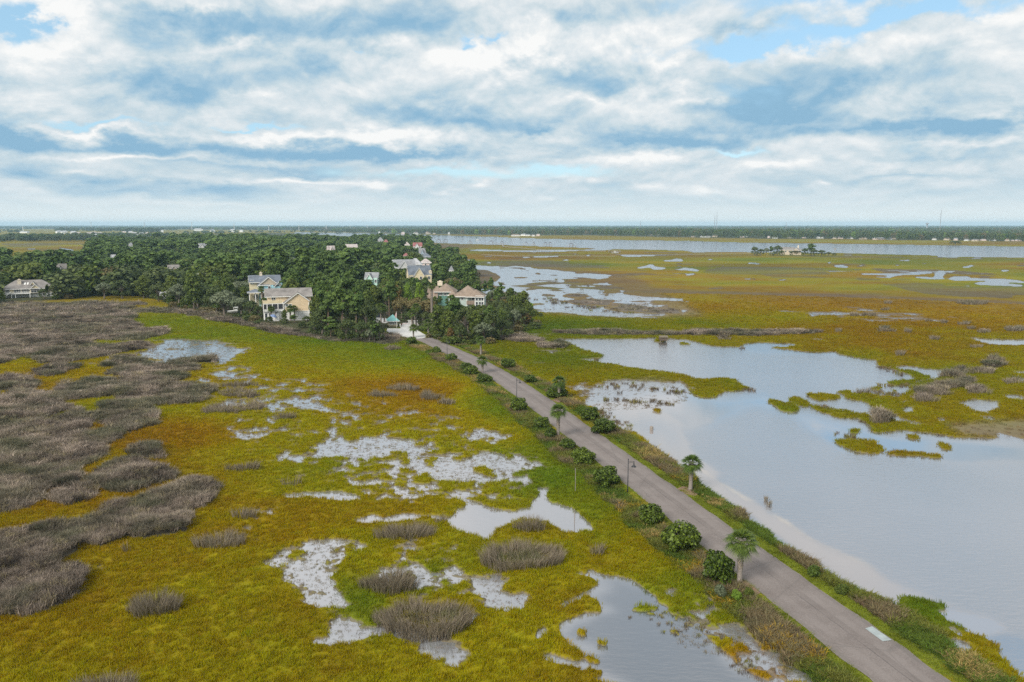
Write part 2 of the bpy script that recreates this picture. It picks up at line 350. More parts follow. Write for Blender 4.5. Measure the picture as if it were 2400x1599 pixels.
# half flooded marsh: share of open water
WET = [
    (0.34, S((480,870),(620,890),(720,900),(860,935),(1000,960),(1120,1010),(1250,1080),(1290,1130),(1200,1180),(1050,1150),(900,1190),(760,1150),(640,1140),(600,1060),(540,1000))),
    (0.34, S((860,1290),(1000,1280),(1100,1340),(1200,1400),(1200,1480),(1000,1400),(900,1360))), (0.34, S((300,830),(420,842),(480,880),(470,900),(380,880))),
    (0.44, S((1105,622),(1250,618),(1400,650),(1480,690),(1640,738),(1500,746),(1260,735),(1220,700),(1110,650))), (0.36, z3((900,610),(1500,680),(2000,740),(1600,760),(1100,730))), (0.50, f4((200,690),(900,740),(1500,790),(1200,860),(700,850),(300,790))), (0.44, f6((100,690),(1400,720),(2300,800),(1500,800),(400,760))),
    (0.80, S((354,796),(401,791),(452,796),(510,803),(544,811),(595,821),(561,833),(551,843),(510,837),(425,842),(374,840),(313,835),(357,826),(381,813),(354,803))),
    (0.55, S((530,843),(558,850),(598,860),(646,869),(694,876),(653,881),(629,884),(609,896),(585,894),(544,884),(537,876),(503,874),(483,869),(517,857))),
    (0.66, S((785,1060),(830,1040),(870,1035),(1050,1035),(1040,1040),(960,1052),(900,1058),(870,1075),(860,1085),(930,1100),(970,1108),(1010,1120),(990,1128),(950,1112),(900,1095),(870,1092),(830,1100),(850,1115),
        (900,1125),(960,1145),(985,1155),(980,1162),(900,1155),(860,1140),(862,1165),(853,1178),(846,1150),(830,1130),(800,1115),(785,1090))),
    (0.45, S((878,961),(950,960),(945,968),(880,968))), (0.55, S((770,990),(800,985),(860,980),(897,992),(880,1000),(830,1005),(780,1008))), (0.5, S((915,978),(960,980),(955,990),(920,988))),
    (0.4, S((970,1028),(1050,1022),(1040,1036),(980,1034))), (0.45, S((1200,1082),(1233,1072),(1236,1080),(1205,1086))), (0.5, S((1211,1110),(1235,1108),(1258,1120),(1225,1118))),
    (0.72, S((585,1340),(613,1328),(646,1307),(686,1278),(740,1264),(800,1266),(830,1275),(875,1295),(850,1300),(835,1320),(830,1350),(825,1385),(815,1410),(820,1430),(790,1440),(750,1440),(720,1430),(690,1415),(670,1400),
        (690,1370),(690,1345),(660,1335),(600,1348))),
    (0.6, S((715,1460),(760,1465),(800,1490),(850,1505),(920,1510),(980,1515),(1040,1500),(1090,1480),(1120,1480),(1090,1505),(1050,1530),(1060,1550),(1030,1575),(960,1585),(910,1575),(880,1550),(830,1530),(770,1540),(745,1540),(740,1500))),
    (0.75, z5((840,940),(900,930),(990,960),(1070,930),(1150,925),(1160,955),(1060,990),(980,1030),(880,1010),(830,970))), (0.65, z5((970,1040),(1100,1020),(1140,1070),(1100,1090),(1060,1110),(1060,1150),(970,1140),(960,1100),(1000,1070))),
    (0.5, z5((510,745),(560,720),(640,730),(640,760),(560,785))), (0.5, z5((640,820),(740,810),(840,805),(840,835),(740,860),(660,845))), (0.55, z5((870,1180),(930,1150),(940,1200),(860,1260),(760,1310),(720,1300))),
    (0.5, S((567,1245),(600,1225),(620,1213),(650,1225),(620,1240),(585,1248))), (0.45, z5((880,1490),(1050,1430),(1160,1500),(1120,1560),(980,1568),(900,1540))),
    (0.3, S((175,1350),(230,1325),(260,1335),(200,1365))),
    (0.65, S((1375,942),(1409,915),(1426,905),(1436,893),(1480,891),(1555,898),(1600,905),(1630,925),(1590,945),(1540,950),(1470,955),(1400,962))),
    (0.6, z2((1390,950),(1500,935),(1590,925),(1660,950),(1640,965),(1450,965))), (0.5, z2((1480,1070),(1570,1070),(1560,1082))),
    (0.6, z3((620,675),(720,670),(860,680),(900,672),(1010,680),(1080,710),(920,718),(860,695),(760,695),(640,685))), (0.5, f4((400,760),(560,770),(600,830),(900,850),(560,860),(420,830))),
    (0.45, f5((250,690),(520,640),(780,620),(880,640),(560,665),(330,705))), (0.4, f5((2040,745),(2354,770),(2354,785),(2050,752))), (0.4, f6((1320,770),(2000,775),(1600,785))), (0.45, f6((1450,910),(1660,920),(1550,935))),
    (0.45, S((1640,1360),(1720,1400),(1760,1450),(1830,1540),(1900,1599),(1950,1650),(1760,1600),(1690,1520),(1650,1460))), (0.5, S((1690,1490),(1740,1480),(1790,1510),(1850,1570),(1800,1590),(1740,1560))),
    (0.35, z5((300,1380),(700,1400),(760,1500),(500,1560),(300,1500))), (0.4, z2((1640,1150),(1800,1200),(1690,1300),(1560,1330))), 
]
MUD = [(.55, S((1105,622),(1250,612),(1500,655),(1560,690),(1660,742),(1500,748),(1260,735),(1180,700),(1110,650))), (0.9, z2((1840,1190),(2100,1150),(2354,1180),(2354,1260),(2200,1310),(1900,1310),(1690,1320),(1640,1330),(1790,1230))), (0.8, z2((880,390),(1000,390),(1100,440),(1060,470),(950,500),(900,520),(870,450))),
       (0.8, f3((1000,350),(1250,345),(1700,370),(1900,400),(1500,450),(1250,420))), (0.7, S((2200,1000),(2400,985),(2500,1000),(2400,1030),(2250,1020)))]
# calm strip of the pond along the causeway, floating scum at its rim
CALM = S((1358,949),(1480,930),(1560,960),(1640,1060),(1708,1138),(1817,1203),(1900,1264),(2026,1318),(2087,1354),(2138,1380),(2214,1405),(2362,1452),(2400,1480),(2330,1500),(2281,1491),(2224,1459),(2180,1430)) + BANK[:22][::-1]
SCUM = S((1640,1098),(1700,1135),(1708,1138),(1817,1203),(1900,1264),(2026,1318),(2087,1354),(2138,1380),(2214,1405),(2300,1432),(2362,1452))

RUSH = [
    z1((-600,575),(0,575),(400,570),(700,580),(1010,610),(1040,635),(870,645),(880,660),(1000,665),(1060,690),(900,690),(960,715),(900,740),(980,770),(960,790),(1080,800),(1150,835),(1060,860),(1000,880),(870,885),(720,885),(700,875),(650,880),(640,895),(680,905),
       (740,915),(1000,895),(1110,920),(1060,945),(930,960),(800,975),(760,1000),(600,1020),(400,1045),(220,1050),(200,1010),(180,990),(60,1030),(0,1050),(-600,1050)),
    z1((200,1130),(250,1090),(400,1050),(540,1050),(560,1070),(420,1110),(290,1140)), z1((-600,1120),(0,1140),(150,1130),(260,1165),(290,1190),(250,1225),(0,1240),(-600,1250)), z1((370,1195),(480,1150),(510,1165),(400,1200)),
    z1((680,1075),(800,1020),(900,990),(1020,995),(1050,1020),(1050,1045),(800,1065)), z1((1150,1030),(1300,985),(1500,985),(1550,1010),(1500,1035),(1300,1045),(1240,1045)),
    z1((690,1120),(800,1085),(1000,1055),(1200,1045),(1370,1060),(1420,1090),(1250,1110),(1290,1130),(1270,1150),(1000,1200),(900,1210),(820,1180),(830,1130),(700,1130)),
    z1((410,1210),(600,1150),(780,1150),(830,1200),(1000,1215),(850,1260),(650,1290),(520,1300),(460,1280),(410,1235)), z1((800,1300),(930,1230),(1040,1180),(1150,1165),(1350,1190),(1450,1190),(1480,1230),(1470,1290),(1400,1320),(1150,1335),(1000,1330),(870,1310)),
    z1((-600,1280),(0,1270),(130,1240),(300,1235),(420,1240),(470,1290),(460,1330),(570,1350),(540,1380),(400,1390),(200,1440),(0,1440),(-600,1450)), z1((630,1380),(700,1320),(850,1300),(1000,1320),(1060,1360),(1130,1410),(1100,1440),(1080,1480),(1000,1500),(880,1530),(780,1500),(750,1440),(650,1420)),
    z1((-600,1480),(0,1470),(200,1450),(350,1440),(500,1390),(640,1400),(700,1450),(680,1500),(780,1500),(850,1550),(800,1580),(300,1580),(-600,1580)),
    z4((-600,-10),(0,-10),(500,-30),(800,-10),(780,10),(690,40),(690,90),(640,140),(550,180),(580,230),(560,270),(480,320),(350,340),(300,350),(300,400),(180,450),(0,480),(-600,500)), z4((580,310),(600,250),(720,140),(900,120),(1000,160),(1060,150),(1130,210),(1140,250),(1050,280),(900,340),(780,375),(640,360)),
    z4((320,420),(340,370),(450,320),(600,360),(560,410),(420,440)), z4((830,110),(850,80),(1020,40),(1080,60),(1070,80),(1145,110),(1130,130),(1000,120),(900,110)),
    z4((-600,620),(0,600),(200,570),(400,550),(480,540),(590,480),(640,420),(800,400),(900,370),(1000,320),(1150,290),(1270,265),(1330,290),(1430,315),(1370,345),(1360,400),(1390,435),(1300,465),(1230,470),(1330,540),(1250,570),(1260,600),(1150,630),(900,660),(780,640),(600,700),(550,690),(450,660),
       (450,700),(400,770),(300,830),(250,860),(470,840),(490,880),(520,940),(470,970),(490,1020),(400,1090),(200,1170),(0,1190),(-600,1250)),
    z1((1000,660),(1200,650),(1400,680),(1560,690),(1700,730),(1850,770),(2000,790),(2150,820),(2354,840),(2354,890),(2200,870),(2000,850),(1850,830),(1780,800),(1600,770),(1450,750),(1400,720),(1200,700),(1000,690)), z2((0,840),(200,850),(400,860),(440,900),(330,910),(150,890),(0,885)),
    z2((1040,850),(1200,830),(1400,870),(1400,900),(1250,905),(1080,890)), z2((700,828),(900,830),(1040,850),(1000,868),(850,860)), z2((1320,910),(1500,890),(1600,910),(1560,935),(1350,940)), z2((1310,816),(1600,812),(1900,818),(2354,822),(2354,846),(2000,848),(1500,836)), z3((0,815),(300,810),(1030,815),(950,835),(600,850),(0,845)),
    z2((880,390),(1000,390),(1100,440),(1060,470),(950,500),(900,520),(870,450)), z2((1000,560),(1100,540),(1250,560),(1270,590),(1100,605),(1010,590)), z2((1880,650),(2000,630),(2250,660),(2354,670),(2354,700),(2100,690),(1930,680)), z2((1500,600),(1650,590),(1900,600),(1850,640),(1600,630)),
    f4((0,570),(500,580),(700,600),(800,650),(1100,660),(1700,700),(2100,760),(2354,800),(2354,840),(1900,830),(1650,800),(1700,760),(1300,720),(700,720),(400,710),(250,690),(300,650),(0,650)), f4((700,1060),(900,1050),(1130,1080),(1000,1110),(780,1110)), f4((1210,1080),(1370,1055),(1380,1080),(1240,1095)),
    f4((650,1035),(770,1015),(775,1040),(680,1050)), f4((370,1080),(480,1045),(660,1075),(660,1095),(500,1090)), f4((0,1060),(180,1025),(270,1060),(200,1100),(0,1120)), f4((1250,1015),(1480,1010),(1490,1040),(1280,1040)), f4((1620,1015),(1900,1020),(1700,1040)), f4((1020,965),(1400,940),(1690,975),(1600,1000),(1200,990)),
    f4((750,950),(900,945),(940,970),(770,970)), f4((720,870),(1100,840),(1450,880),(1000,930),(750,910)), f4((840,755),(1050,750),(1000,770),(850,770)), f4((1400,840),(1590,840),(1550,865)), f4((1600,890),(1930,910),(1900,925),(1650,920)), f4((2120,960),(2354,930),(2354,980),(2200,990)), f4((1670,790),(2050,800),(2354,820),(2354,850),(1900,840)),
    f4((300,765),(420,770),(400,790),(310,785)), f4((560,835),(680,850),(680,862),(570,858)), f3((2180,985),(2260,975),(2280,1000),(2190,1003)), f3((2100,1035),(2354,1045),(2354,1090),(2150,1075)), f3((1780,720),(2000,735),(2100,800),(1950,825),(1800,830)), f3((1700,370),(2354,380),(2354,400),(1900,410)), f3((1560,560),(2354,545),(2354,640),(2100,600),(1900,575)),
    f5((280,740),(500,690),(800,650),(1300,670),(1800,690),(2000,740),(2170,840),(1800,850),(1200,840),(1100,800),(700,800),(300,780)), f5((210,980),(400,950),(560,930),(790,970),(800,1000),(300,1000)), f5((1130,910),(1300,895),(1520,905),(1300,935)), f5((1560,930),(1900,950),(1850,965)), f5((70,855),(300,850),(520,870),(300,880)),
    f5((0,890),(130,890),(130,910),(0,920)), f5((990,880),(1140,880),(1140,895)), f6((280,905),(520,905),(850,895),(1230,920),(1300,950),(2000,960),(2354,970),(2500,1060),(2220,1070),(2200,1130),(2040,1130),(1900,1110),(1450,1100),(1200,1070),(900,1040),(700,990),(500,940)), f6((510,850),(700,820),(830,860),(800,885),(560,880)),
    f6((0,820),(300,820),(460,850),(340,880),(0,865)), f6((0,710),(180,735),(60,750),(0,750)), f6((180,640),(380,650),(200,660)), f1((0,340),(1200,335),(1240,370),(800,405),(400,410),(0,400)), f1((500,440),(800,420),(980,460),(820,480),(540,480)),
]
# single tussocks of dead rush, each a thing of its own: outline, words
TUSSOCK = [
    (z4((820,1110),(870,1030),(1000,1000),(1080,985),(1190,1000),(1190,1060),(1080,1120),(1040,1160),(900,1165)), 'lone broad grey rush tussock in the golden grass at lower left of the photo'),
    (z4((1460,195),(1560,140),(1680,135),(1690,165),(1600,200),(1540,215)), 'small oval grey rush tussock on orange grass right of the big rush mass'),
    (z4((1840,270),(1900,245),(1950,265),(1930,290),(1850,290)), 'tiny grey rush tussock just above the long blue strip of water'),
    (z4((1500,490),(1510,455),(1590,435),(1640,470),(1640,510),(1560,520),(1500,515)), 'round domed grey rush tussock beside the small blue puddle'),
    (z4((1240,650),(1400,605),(1520,590),(1610,605),(1600,660),(1500,680),(1420,710),(1300,720),(1250,700)), 'long two-ridged grey rush tussock below the round domed one'),
    (z4((800,700),(830,675),(860,700),(830,720)), 'tiny pale rush tuft below the edge of the big rush mass'),
    (z4((480,1700),(520,1590),(640,1515),(850,1510),(900,1590),(920,1700)), 'grey rush tussock cut off by the bottom edge of the photo'),
    (z5((230,640),(300,560),(450,525),(560,525),(610,590),(550,630),(380,660),(280,665)), 'oval rush tussock with green middle below the central pool'),
    (z5((1110,560),(1200,490),(1300,510),(1320,590),(1200,605)), 'rush tussock on the green spit beside the central pool'),
    (z5((910,800),(960,690),(1100,660),(1300,655),(1400,680),(1440,720),(1420,800),(1300,850),(1150,870),(1000,860),(930,820)), 'large ring-shaped brown rush tussock in the middle of the near marsh'),
    (z5((1610,735),(1640,700),(1700,710),(1690,740)), 'tiny brown rush tuft right of the large ring-shaped tussock'),
    (z5((120,920),(130,880),(230,880),(350,810),(480,820),(500,870),(540,920),(480,960),(330,1020),(220,1000)), 'ragged peaked rush tussock directly behind the largest round one'),
    (z5((230,1120),(270,1070),(300,1090),(340,1030),(440,1010),(560,1040),(720,1020),(840,1050),(870,1100),(840,1200),(700,1280),(500,1310),(320,1260),(240,1180)), 'largest round brown rush tussock near the bottom of the photo'),
    (z5((625,510),(670,500),(660,525)), 'tiny brown rush tuft at the left rim of the central pool'),
    (z2((180,1265),(240,1220),(340,1225),(380,1260),(280,1280)), 'grey rush tussock leftmost of the cluster on bright yellow grass'),
    (z2((310,1215),(380,1170),(470,1180),(550,1210),(500,1235),(370,1230)), 'grey rush tussock made of three lobes on bright yellow grass'),
    (z2((530,1290),(590,1260),(665,1280),(640,1300)), 'flat oval grey rush tussock on yellow grass left of the road'),
    (z2((645,1250),(690,1240),(730,1265),(690,1270)), 'narrow slanting grey rush tussock behind the flat oval one'),
    (z2((665,1325),(700,1295),(790,1325),(720,1335)), 'two-humped grey rush tussock nearest the road on yellow grass'),
    (z2((300,945),(350,930),(415,945),(340,955)), 'low brown rush tussock on green grass short of the gatehouse'),
    (z1((1480,1240),(1560,1200),(1700,1205),(1790,1250),(1700,1275),(1550,1270)), 'grey rush tussock tapering to the right beside the big rush mass'),
    (z1((1520,1180),(1640,1155),(1770,1175),(1700,1200),(1560,1200)), 'low brown rush tussock between scattered puddles'),
    (z1((1390,1380),(1450,1320),(1600,1300),(1680,1310),(1760,1290),(1840,1310),(1780,1345),(1650,1370),(1540,1390),(1430,1390)), 'long grey rush tussock with a thin tail to the right'),
    (z1((1885,1410),(1920,1380),(2000,1375),(2045,1400),(1980,1425),(1900,1430)), 'small round grey rush tussock right of the long tailed one'),
]
def ell(x0, y0, x1, y1): 
    cx, cy, a, b = (x0+x1)/2, (y0+y1)/2, (x1-x0)/2, (y1-y0)/2
    return [(cx + a*math.cos(t*PI/5), cy + b*math.sin(t*PI/5)) for t in range(10)]
FARTUS = [z3(*ell(*e)) for e in ((1150,698,1210,716),(1230,692,1335,706),(1670,731,1715,746),(1780,743,1820,754),(1895,752,1970,767),(1880,610,2110,634),(1340,798,1475,816),(1525,802,1570,817),(1960,780,2010,796),
    (2030,806,2120,824),(2220,795,2354,822),(1695,855,1760,869),(1975,905,2070,925),(1470,958,1535,978),(2090,1003,2215,1024),(2075,1038,2240,1070),(1865,1075,1970,1107),(1985,1078,2145,1106),(1755,1093,1950,1142),
    (1895,1148,2020,1186),(1725,1173,1970,1216),(1600,1208,1870,1262),(1590,1255,1770,1312),(1965,1208,2125,1256),(1170,1203,1330,1252),(2230,1150,2354,1182),(1280,1388,1440,1462),(245,850,325,872),(1055,800,1105,818),(1385,608,1440,618),(1370,655,1425,667))]
# grass hue: 0 rust, .3 gold, .55 yellow, .75 olive green, 1 green
HUE = [(350,1020,160,25,.12,2),(100,1150,200,22,.2,2),(300,880,200,30,.2,1.5),(80,900,120,30,.15,2),(130,1140,120,40,.3,1),(1000,905,130,22,.2,2.2),(850,860,120,22,.5,2),(1000,985,150,30,.42,2),(905,838,140,24,.82,3),(600,765,220,24,.80,4),(800,790,140,20,.78,3),(1000,830,80,22,.82,3),(450,745,90,14,.85,1.5),
    (700,830,150,25,.45,1.5),(1190,960,70,30,.9,3),(1040,870,60,26,.8,2),(1130,910,50,26,.8,2),(1160,860,90,40,.70,1.2),(1300,1090,70,60,.80,2),(1400,1220,60,60,.7,1.5),(1100,1010,110,30,.4,1.2),(900,940,120,20,.35,1.2),(500,1100,150,40,.42,1.5),(350,1350,200,60,.45,1.2),(150,1500,300,80,.33,1.4),(500,1450,200,60,.42,1.2),
    (560,1230,60,60,.35,1),(700,1220,80,40,.22,1.4),(900,1190,120,25,.3,1.2),(1250,1300,150,80,.5,1.2),(1150,1450,120,60,.42,1.2),(840,1440,60,60,.85,1.3),(1000,1370,60,30,.8,1),(1400,1500,60,40,.3,1),(1500,1300,60,60,.52,1),(1550,1550,100,60,.35,1),(1640,1400,130,60,.70,2),
    (1760,1530,60,40,.08,2.5),(1850,1540,60,60,.5,1),(1900,700,400,22,.1,2.4),(2250,730,250,35,.08,2.4),(1750,690,150,20,.2,1.5),(1650,720,120,16,.3,1.2),(1850,748,110,14,.66,2),(1700,752,90,14,.72,1.5),(2000,665,250,10,.35,2),(1650,660,120,10,.45,1.5),
    (2300,664,120,10,.35,1.5),(2000,615,500,9,.58,2.2),(1500,600,300,10,.5,1.5),(1800,652,300,9,.2,1.5),(1350,640,150,10,.22,1.5),(1400,650,120,12,.3,1.2),(1250,770,150,18,.82,2.4),(1150,810,90,26,.8,2.2),(1290,850,110,40,.72,2.2),(1450,880,120,14,.6,1.5),(1420,880,120,16,.5,1),(1400,920,80,16,.35,1),(1300,940,60,30,.5,1),(1900,800,100,20,.5,1),
    (2100,790,200,30,.28,1.4),(2000,830,60,16,.72,1.2),(2000,980,150,30,.6,2),(2250,970,150,60,.5,1),(1850,950,60,16,.62,2),(2150,1428,70,30,.95,3),(2250,1530,90,50,.5,1.2),(2200,880,120,20,.6,1),(1660,910,60,16,.6,1.5),(1050,600,150,12,.5,1.5),(1950,565,600,8,.35,2),(1300,560,300,8,.3,1),
    (100,600,200,10,.45,2),(50,555,120,6,.4,2),(40,660,60,8,.95,2)]
ROADL, ROADR, ZR = None, None, 0.35
# ------------------------------------------------------------------ rasters of the map
U0, U1, V0, V1 = -300, 2900, 528, 1800
def fill(ras, poly, val, mode='set'):
    p = np.asarray(poly, float)
    vmin = max(int(math.floor(p[:,1].min())), V0); vmax = min(int(math.ceil(p[:,1].max())), V1 - 1)
    x1, y1 = p[:,0], p[:,1]; x2, y2 = np.roll(x1, -1), np.roll(y1, -1)
    for v in range(vmin, vmax + 1):
        yc = v + 0.5
        c = ((y1 <= yc) & (y2 > yc)) | ((y2 <= yc) & (y1 > yc))
        if not c.any(): continue
        xs = np.sort(x1[c] + (yc - y1[c]) * (x2[c] - x1[c]) / (y2[c] - y1[c]))
        for a, b in zip(xs[::2], xs[1::2]):
            i, j = int(round(a)) - U0, int(round(b)) - U0
            i, j = max(i, 0), min(j, U1 - U0)
            if j > i:
                if mode == 'set': ras[v - V0, i:j] = val
                else: ras[v - V0, i:j] = np.maximum(ras[v - V0, i:j], val)
def new(): return np.zeros((V1 - V0, U1 - U0), np.float32)
def box1(a, k, ax):
    if k < 1: return a
    c = np.cumsum(np.pad(a, [(k + 1, k) if i == ax else (0, 0) for i in (0, 1)], mode='edge'), axis=ax, dtype=np.float64)
    n = a.shape[ax]
    if ax == 0: return ((c[2*k+1:2*k+1+n] - c[:n]) / (2*k+1)).astype(np.float32)
    return ((c[:, 2*k+1:2*k+1+n] - c[:, :n]) / (2*k+1)).astype(np.float32)
def blur(a, ku, kv):
    for _ in range(2): a = box1(box1(a, ku, 1), kv, 0)
    return a
def blend_blur(a, near, far, vs=700, ve=900):
    """finer blur for the far rows (they cover more ground per row)"""
    A, B = blur(a, *far), blur(a, *near)
    t = sstep(vs, ve, np.arange(V0, V1))[:, None].astype(np.float32)
    return A * (1 - t) + B * t
rW = new()
for p in WATER: fill(rW, p, 1.0)
for p in LAND: fill(rW, p, 0.0)
for p in HOLES: fill(rW, p, 1.0)
rW = blend_blur(rW, (3, 2), (2, 1))
rS = new()
for a, p in WET: fill(rS, p, a, 'max')
rS = blend_blur(rS, (16, 11), (5, 2))
rR = new()
for p in RUSH: fill(rR, p, 1.0)
for p in FARTUS: fill(rR, p, 1.0)
rR = blend_blur(rR, (5, 3), (6, 2))
rM = new()
for a, p in MUD: fill(rM, p, a, 'max')
rM = blur(rM, 8, 4)
rC = new(); fill(rC, CALM, 1.0); rC = blur(rC, 5, 5)
CALM2 = S((1440,930),(1600,908),(1700,935),(1800,918),(1815,965),(1900,975),(2000,1000),(2100,1020),(2400,1038),(2600,1040),(2600,1080),(2300,1090),(2150,1080),(1960,1056),(1880,990),(1760,955),(1660,1005),(1580,1020),(1500,985))
rP = new()
for a_, p_ in WET: fill(rP, p_, 1.0)
fill(rP, S((1500,1340),(1700,1340),(1960,1660),(1600,1660)), 0.0); fill(rP, S((1358,880),(1660,880),(1660,970),(1358,970)), .35); rP = blur(rP, 10, 6)
rD = new(); fill(rD, PONDBR, 1.0); rD = blur(rD, 14, 10)
rC2 = new(); fill(rC2, CALM2, 1.0); fill(rC2, S((2250,1470),(2400,1490),(2900,1560),(2900,1790),(2400,1790)), .75); rC2 = blur(rC2, 10, 8)
# woods floor
WOODS = S((-300,716),(0,714),(30,706),(130,704),(200,694),(330,694),(380,706),(410,722),(480,732),(530,745),(600,758),(640,765),(720,786),(800,797),(870,800),(905,790),(905,772),(950,765),(985,778),(1015,790),(1060,812),(1100,812),(1160,800),(1230,780),
          (1248,745),(1200,712),(1130,700),(1110,680),(1110,650),(1090,630),(1060,605),(1010,590),(985,575),(940,566),(905,564),(870,560),(840,549),(620,546),(420,552),(380,565),(310,572),(215,583),(206,600),(215,622),(180,640),(100,640),(-300,645))
FARW = S((-300,528),(-300,537),(300,537),(500,539),(700,540),(868,546.5),(953,548.5),(1200,552),(1400,552.5),(1600,557),(1800,560),(2000,561.5),(2400,566.5),(2900,572),(2900,528))
rF = new(); fill(rF, WOODS, 1.0); fill(rF, FARW, 1.0); rF = blur(rF, 3, 0)
hN = np.zeros((V1 - V0, U1 - U0), np.float32) + 0.42 * 0.35; hD = np.zeros_like(hN) + 0.35
uu = np.arange(U0, U1)[None, :].astype(np.float32); vv_ = np.arange(V0, V1)[:, None].astype(np.float32)
for (u, v, su, sv, h_, w_) in HUE:
    g = w_ * np.exp(-((uu - u) / su) ** 2) * np.exp(-((vv_ - v) / sv) ** 2)
    hN += g * h_; hD += g
rH = hN / hD; del hN, hD

def samp(ras, u, v):
    x = np.clip(u - U0 - 0.5, 0, U1 - U0 - 1.001); y = np.clip(v - V0 - 0.5, 0, V1 - V0 - 1.001)
    i = x.astype(np.int32); j = y.astype(np.int32); fx = (x - i).astype(np.float32); fy = (y - j).astype(np.float32)
    return (ras[j, i] * (1 - fx) + ras[j, i + 1] * fx) * (1 - fy) + (ras[j + 1, i] * (1 - fx) + ras[j + 1, i + 1] * fx) * fy

rPV = new()
for p_ in (S((905,768),(938,768),(944,755),(962,755),(976,771),(1008,789),(986,796),(968,796),(940,790),(912,784),(903,778)), S((850,740),(907,744),(914,755),(905,759),(848,754))): fill(rPV, p_, 1.0)
# ------------------------------------------------------------------ the road line
LE = S((2200,1730),(2034.7,1594),(1842.5,1435.7),(1613,1253),(1526,1182),(1397.6,1080.6),(1290,996),(1155,894),(1073,845),(1009,814),(968,793))
RE = S((2420,1730),(2150,1540.6),(1837,1320),(1712,1235),(1452,1050),(1300,938),(1170,855),(1111,833),(1048,804),(1004,789))
def vint(pl, v):
    ys = [p[1] for p in pl][::-1]; xs = [p[0] for p in pl][::-1]
    return np.interp(v, ys, xs)
VS = [1720,1594,1540,1436,1320,1253,1182,1080,996,938,894,870,848,830,812,800,793]
RC = []; RHW = []
for v in VS:
    a = A3(vint(LE, v), v, ZR); b = A3(vint(RE, v), v, ZR)
    RC.append(((a.x + b.x) / 2, (a.y + b.y) / 2)); RHW.append((b - a).length / 2 * 0.965)
RC = np.array(RC)
d0 = RC[0] - RC[2]; d0 /= np.linalg.norm(d0)
RC = np.vstack([RC[0] + d0 * 70, RC]); RHW = [RHW[0]] + RHW
HW = 3.05
def lateral(X, Y):
    """signed distance from the road's centre line (+ = pond side), and distance along it"""
    best = np.full(np.shape(X), 1e9, np.float32); sgn = np.ones(np.shape(X), np.float32); al = np.zeros(np.shape(X), np.float32); acc = 0.0
    for (a, b) in zip(RC[:-1], RC[1:]):
        e = b - a; L = np.linalg.norm(e); e = e / L
        t = np.clip((X - a[0]) * e[0] + (Y - a[1]) * e[1], 0, L)
        px, py = X - a[0] - e[0] * t, Y - a[1] - e[1] * t
        d = np.sqrt(px * px + py * py); m = d < best
        best = np.where(m, d, best); sgn = np.where(m, np.sign(e[1] * px - e[0] * py), sgn); al = np.where(m, acc + t, al); acc += L
    return best * sgn, al

PAL = np.array([(0.0, .208, .098, .006), (.3, .258, .160, .004), (.55, .252, .218, .004), (.75, .172, .192, .007), (1.0, .095, .155, .010)])
def pal(h):
    return np.stack([np.interp(h, PAL[:, 0], PAL[:, k]) for k in (1, 2, 3)], -1).astype(np.float32)

def fields(X, Y):
    X = np.asarray(X, np.float32); Y = np.asarray(Y, np.float32)
    D = np.hypot(X, Y); fp = D * D / (H * F) * 2.3 + 0.05
    wx = fbm(X, Y, 14, 4, fp) * np.clip(1.6 + D * 0.002, 0, 5); wy = fbm(X, Y, 14, 4, fp, off=.37) * np.clip(1.6 + D * 0.002, 0, 5)
    bw = np.clip(D * .004, 0, 1.5)
    u, v = proj(X + wx, Y + wy)
    us_, vs_ = proj(X + wx * 2.2, Y + wy * 2.2)
    ur, vr = proj(X + wx * .8, Y + wy * .8)
    n1 = fbm(X, Y, 9, 4, fp * .5, gain=.75, off=.2); n2 = fbm(X, Y, 2.2, 3, fp * .5, gain=.8, off=.7)
    n3 = fbm(X, Y, 60, 3, fp * .5, off=.9)
    W = samp(rW, u, v)
    d, al = lateral(X, Y)
    s = W - np.where(d > 0, .50, .38) + n2 * 0.12 + np.where(d > 0, .13, .05) * n1
    st = samp(rS, us_, vs_)
    n01 = 0.5 + 0.42 * n1 + 0.50 * n2
    s = np.maximum(s, np.where(st > .03, (st * 1.28 + .05 - n01) * 0.9, -1))
    # stray puddles of the far marsh
    dfar = sstep(430, 620, D) * (1 - sstep(850, 1000, D)) * (X > D * .02)
    npd = fbm(X * .6, Y, 42, 4, fp * .4, gain=.7, off=.55)
    s = np.maximum(s, np.where(dfar > 0, (npd - 0.80) * dfar * 1.2, -1))
    fk = sstep(330, 560, D)
    nf = fbm(X * .55, Y, 95, 5, fp * .35, gain=.72, off=.41) * fk; nf2 = fbm(X * .5, Y, 60, 5, fp * .35, gain=.75, off=.83) * fk
    s = np.where((W > .02) & (W < .98), s + nf * .14 + .10 * fk, s)
    s = np.where((D > 250) & (X > -.1 * D), s - .75 * sstep(.35, .7, samp(rR, ur, vr)), s)
    r = samp(rR, ur, vr) * (1 - .30 * fk) + n2 * .24 + n1 * .27 + (nf * .55 - nf2 * .75)
    r = np.maximum(r, np.where((fk > .5) & (D < 1100), nf2 * 1.25 - .28, 0))
    rush = sstep(.60, .70, r)
    rush *= 1 - sstep(-.1, .05, s) * .6
    rush *= 1 - fk * np.clip(.25 + .5 * nf, 0, .6)
    hue = samp(rH, u, v) + .08 + n1 * .09 + n3 * .14 + n2 * .03 + nf * .34 - nf2 * .26
    ur2, vr2 = proj(X, Y)
    wood = samp(rF, u, v)
    mud = samp(rM, ur, vr)
    return dict(s=s, W=W, st=st, rush=rush, hue=np.clip(hue, 0, 1), d=d, al=al, wood=wood, mud=mud, n1=n1, n2=n2, n3=n3, nf=nf + nf2, D=D, fp=fp)

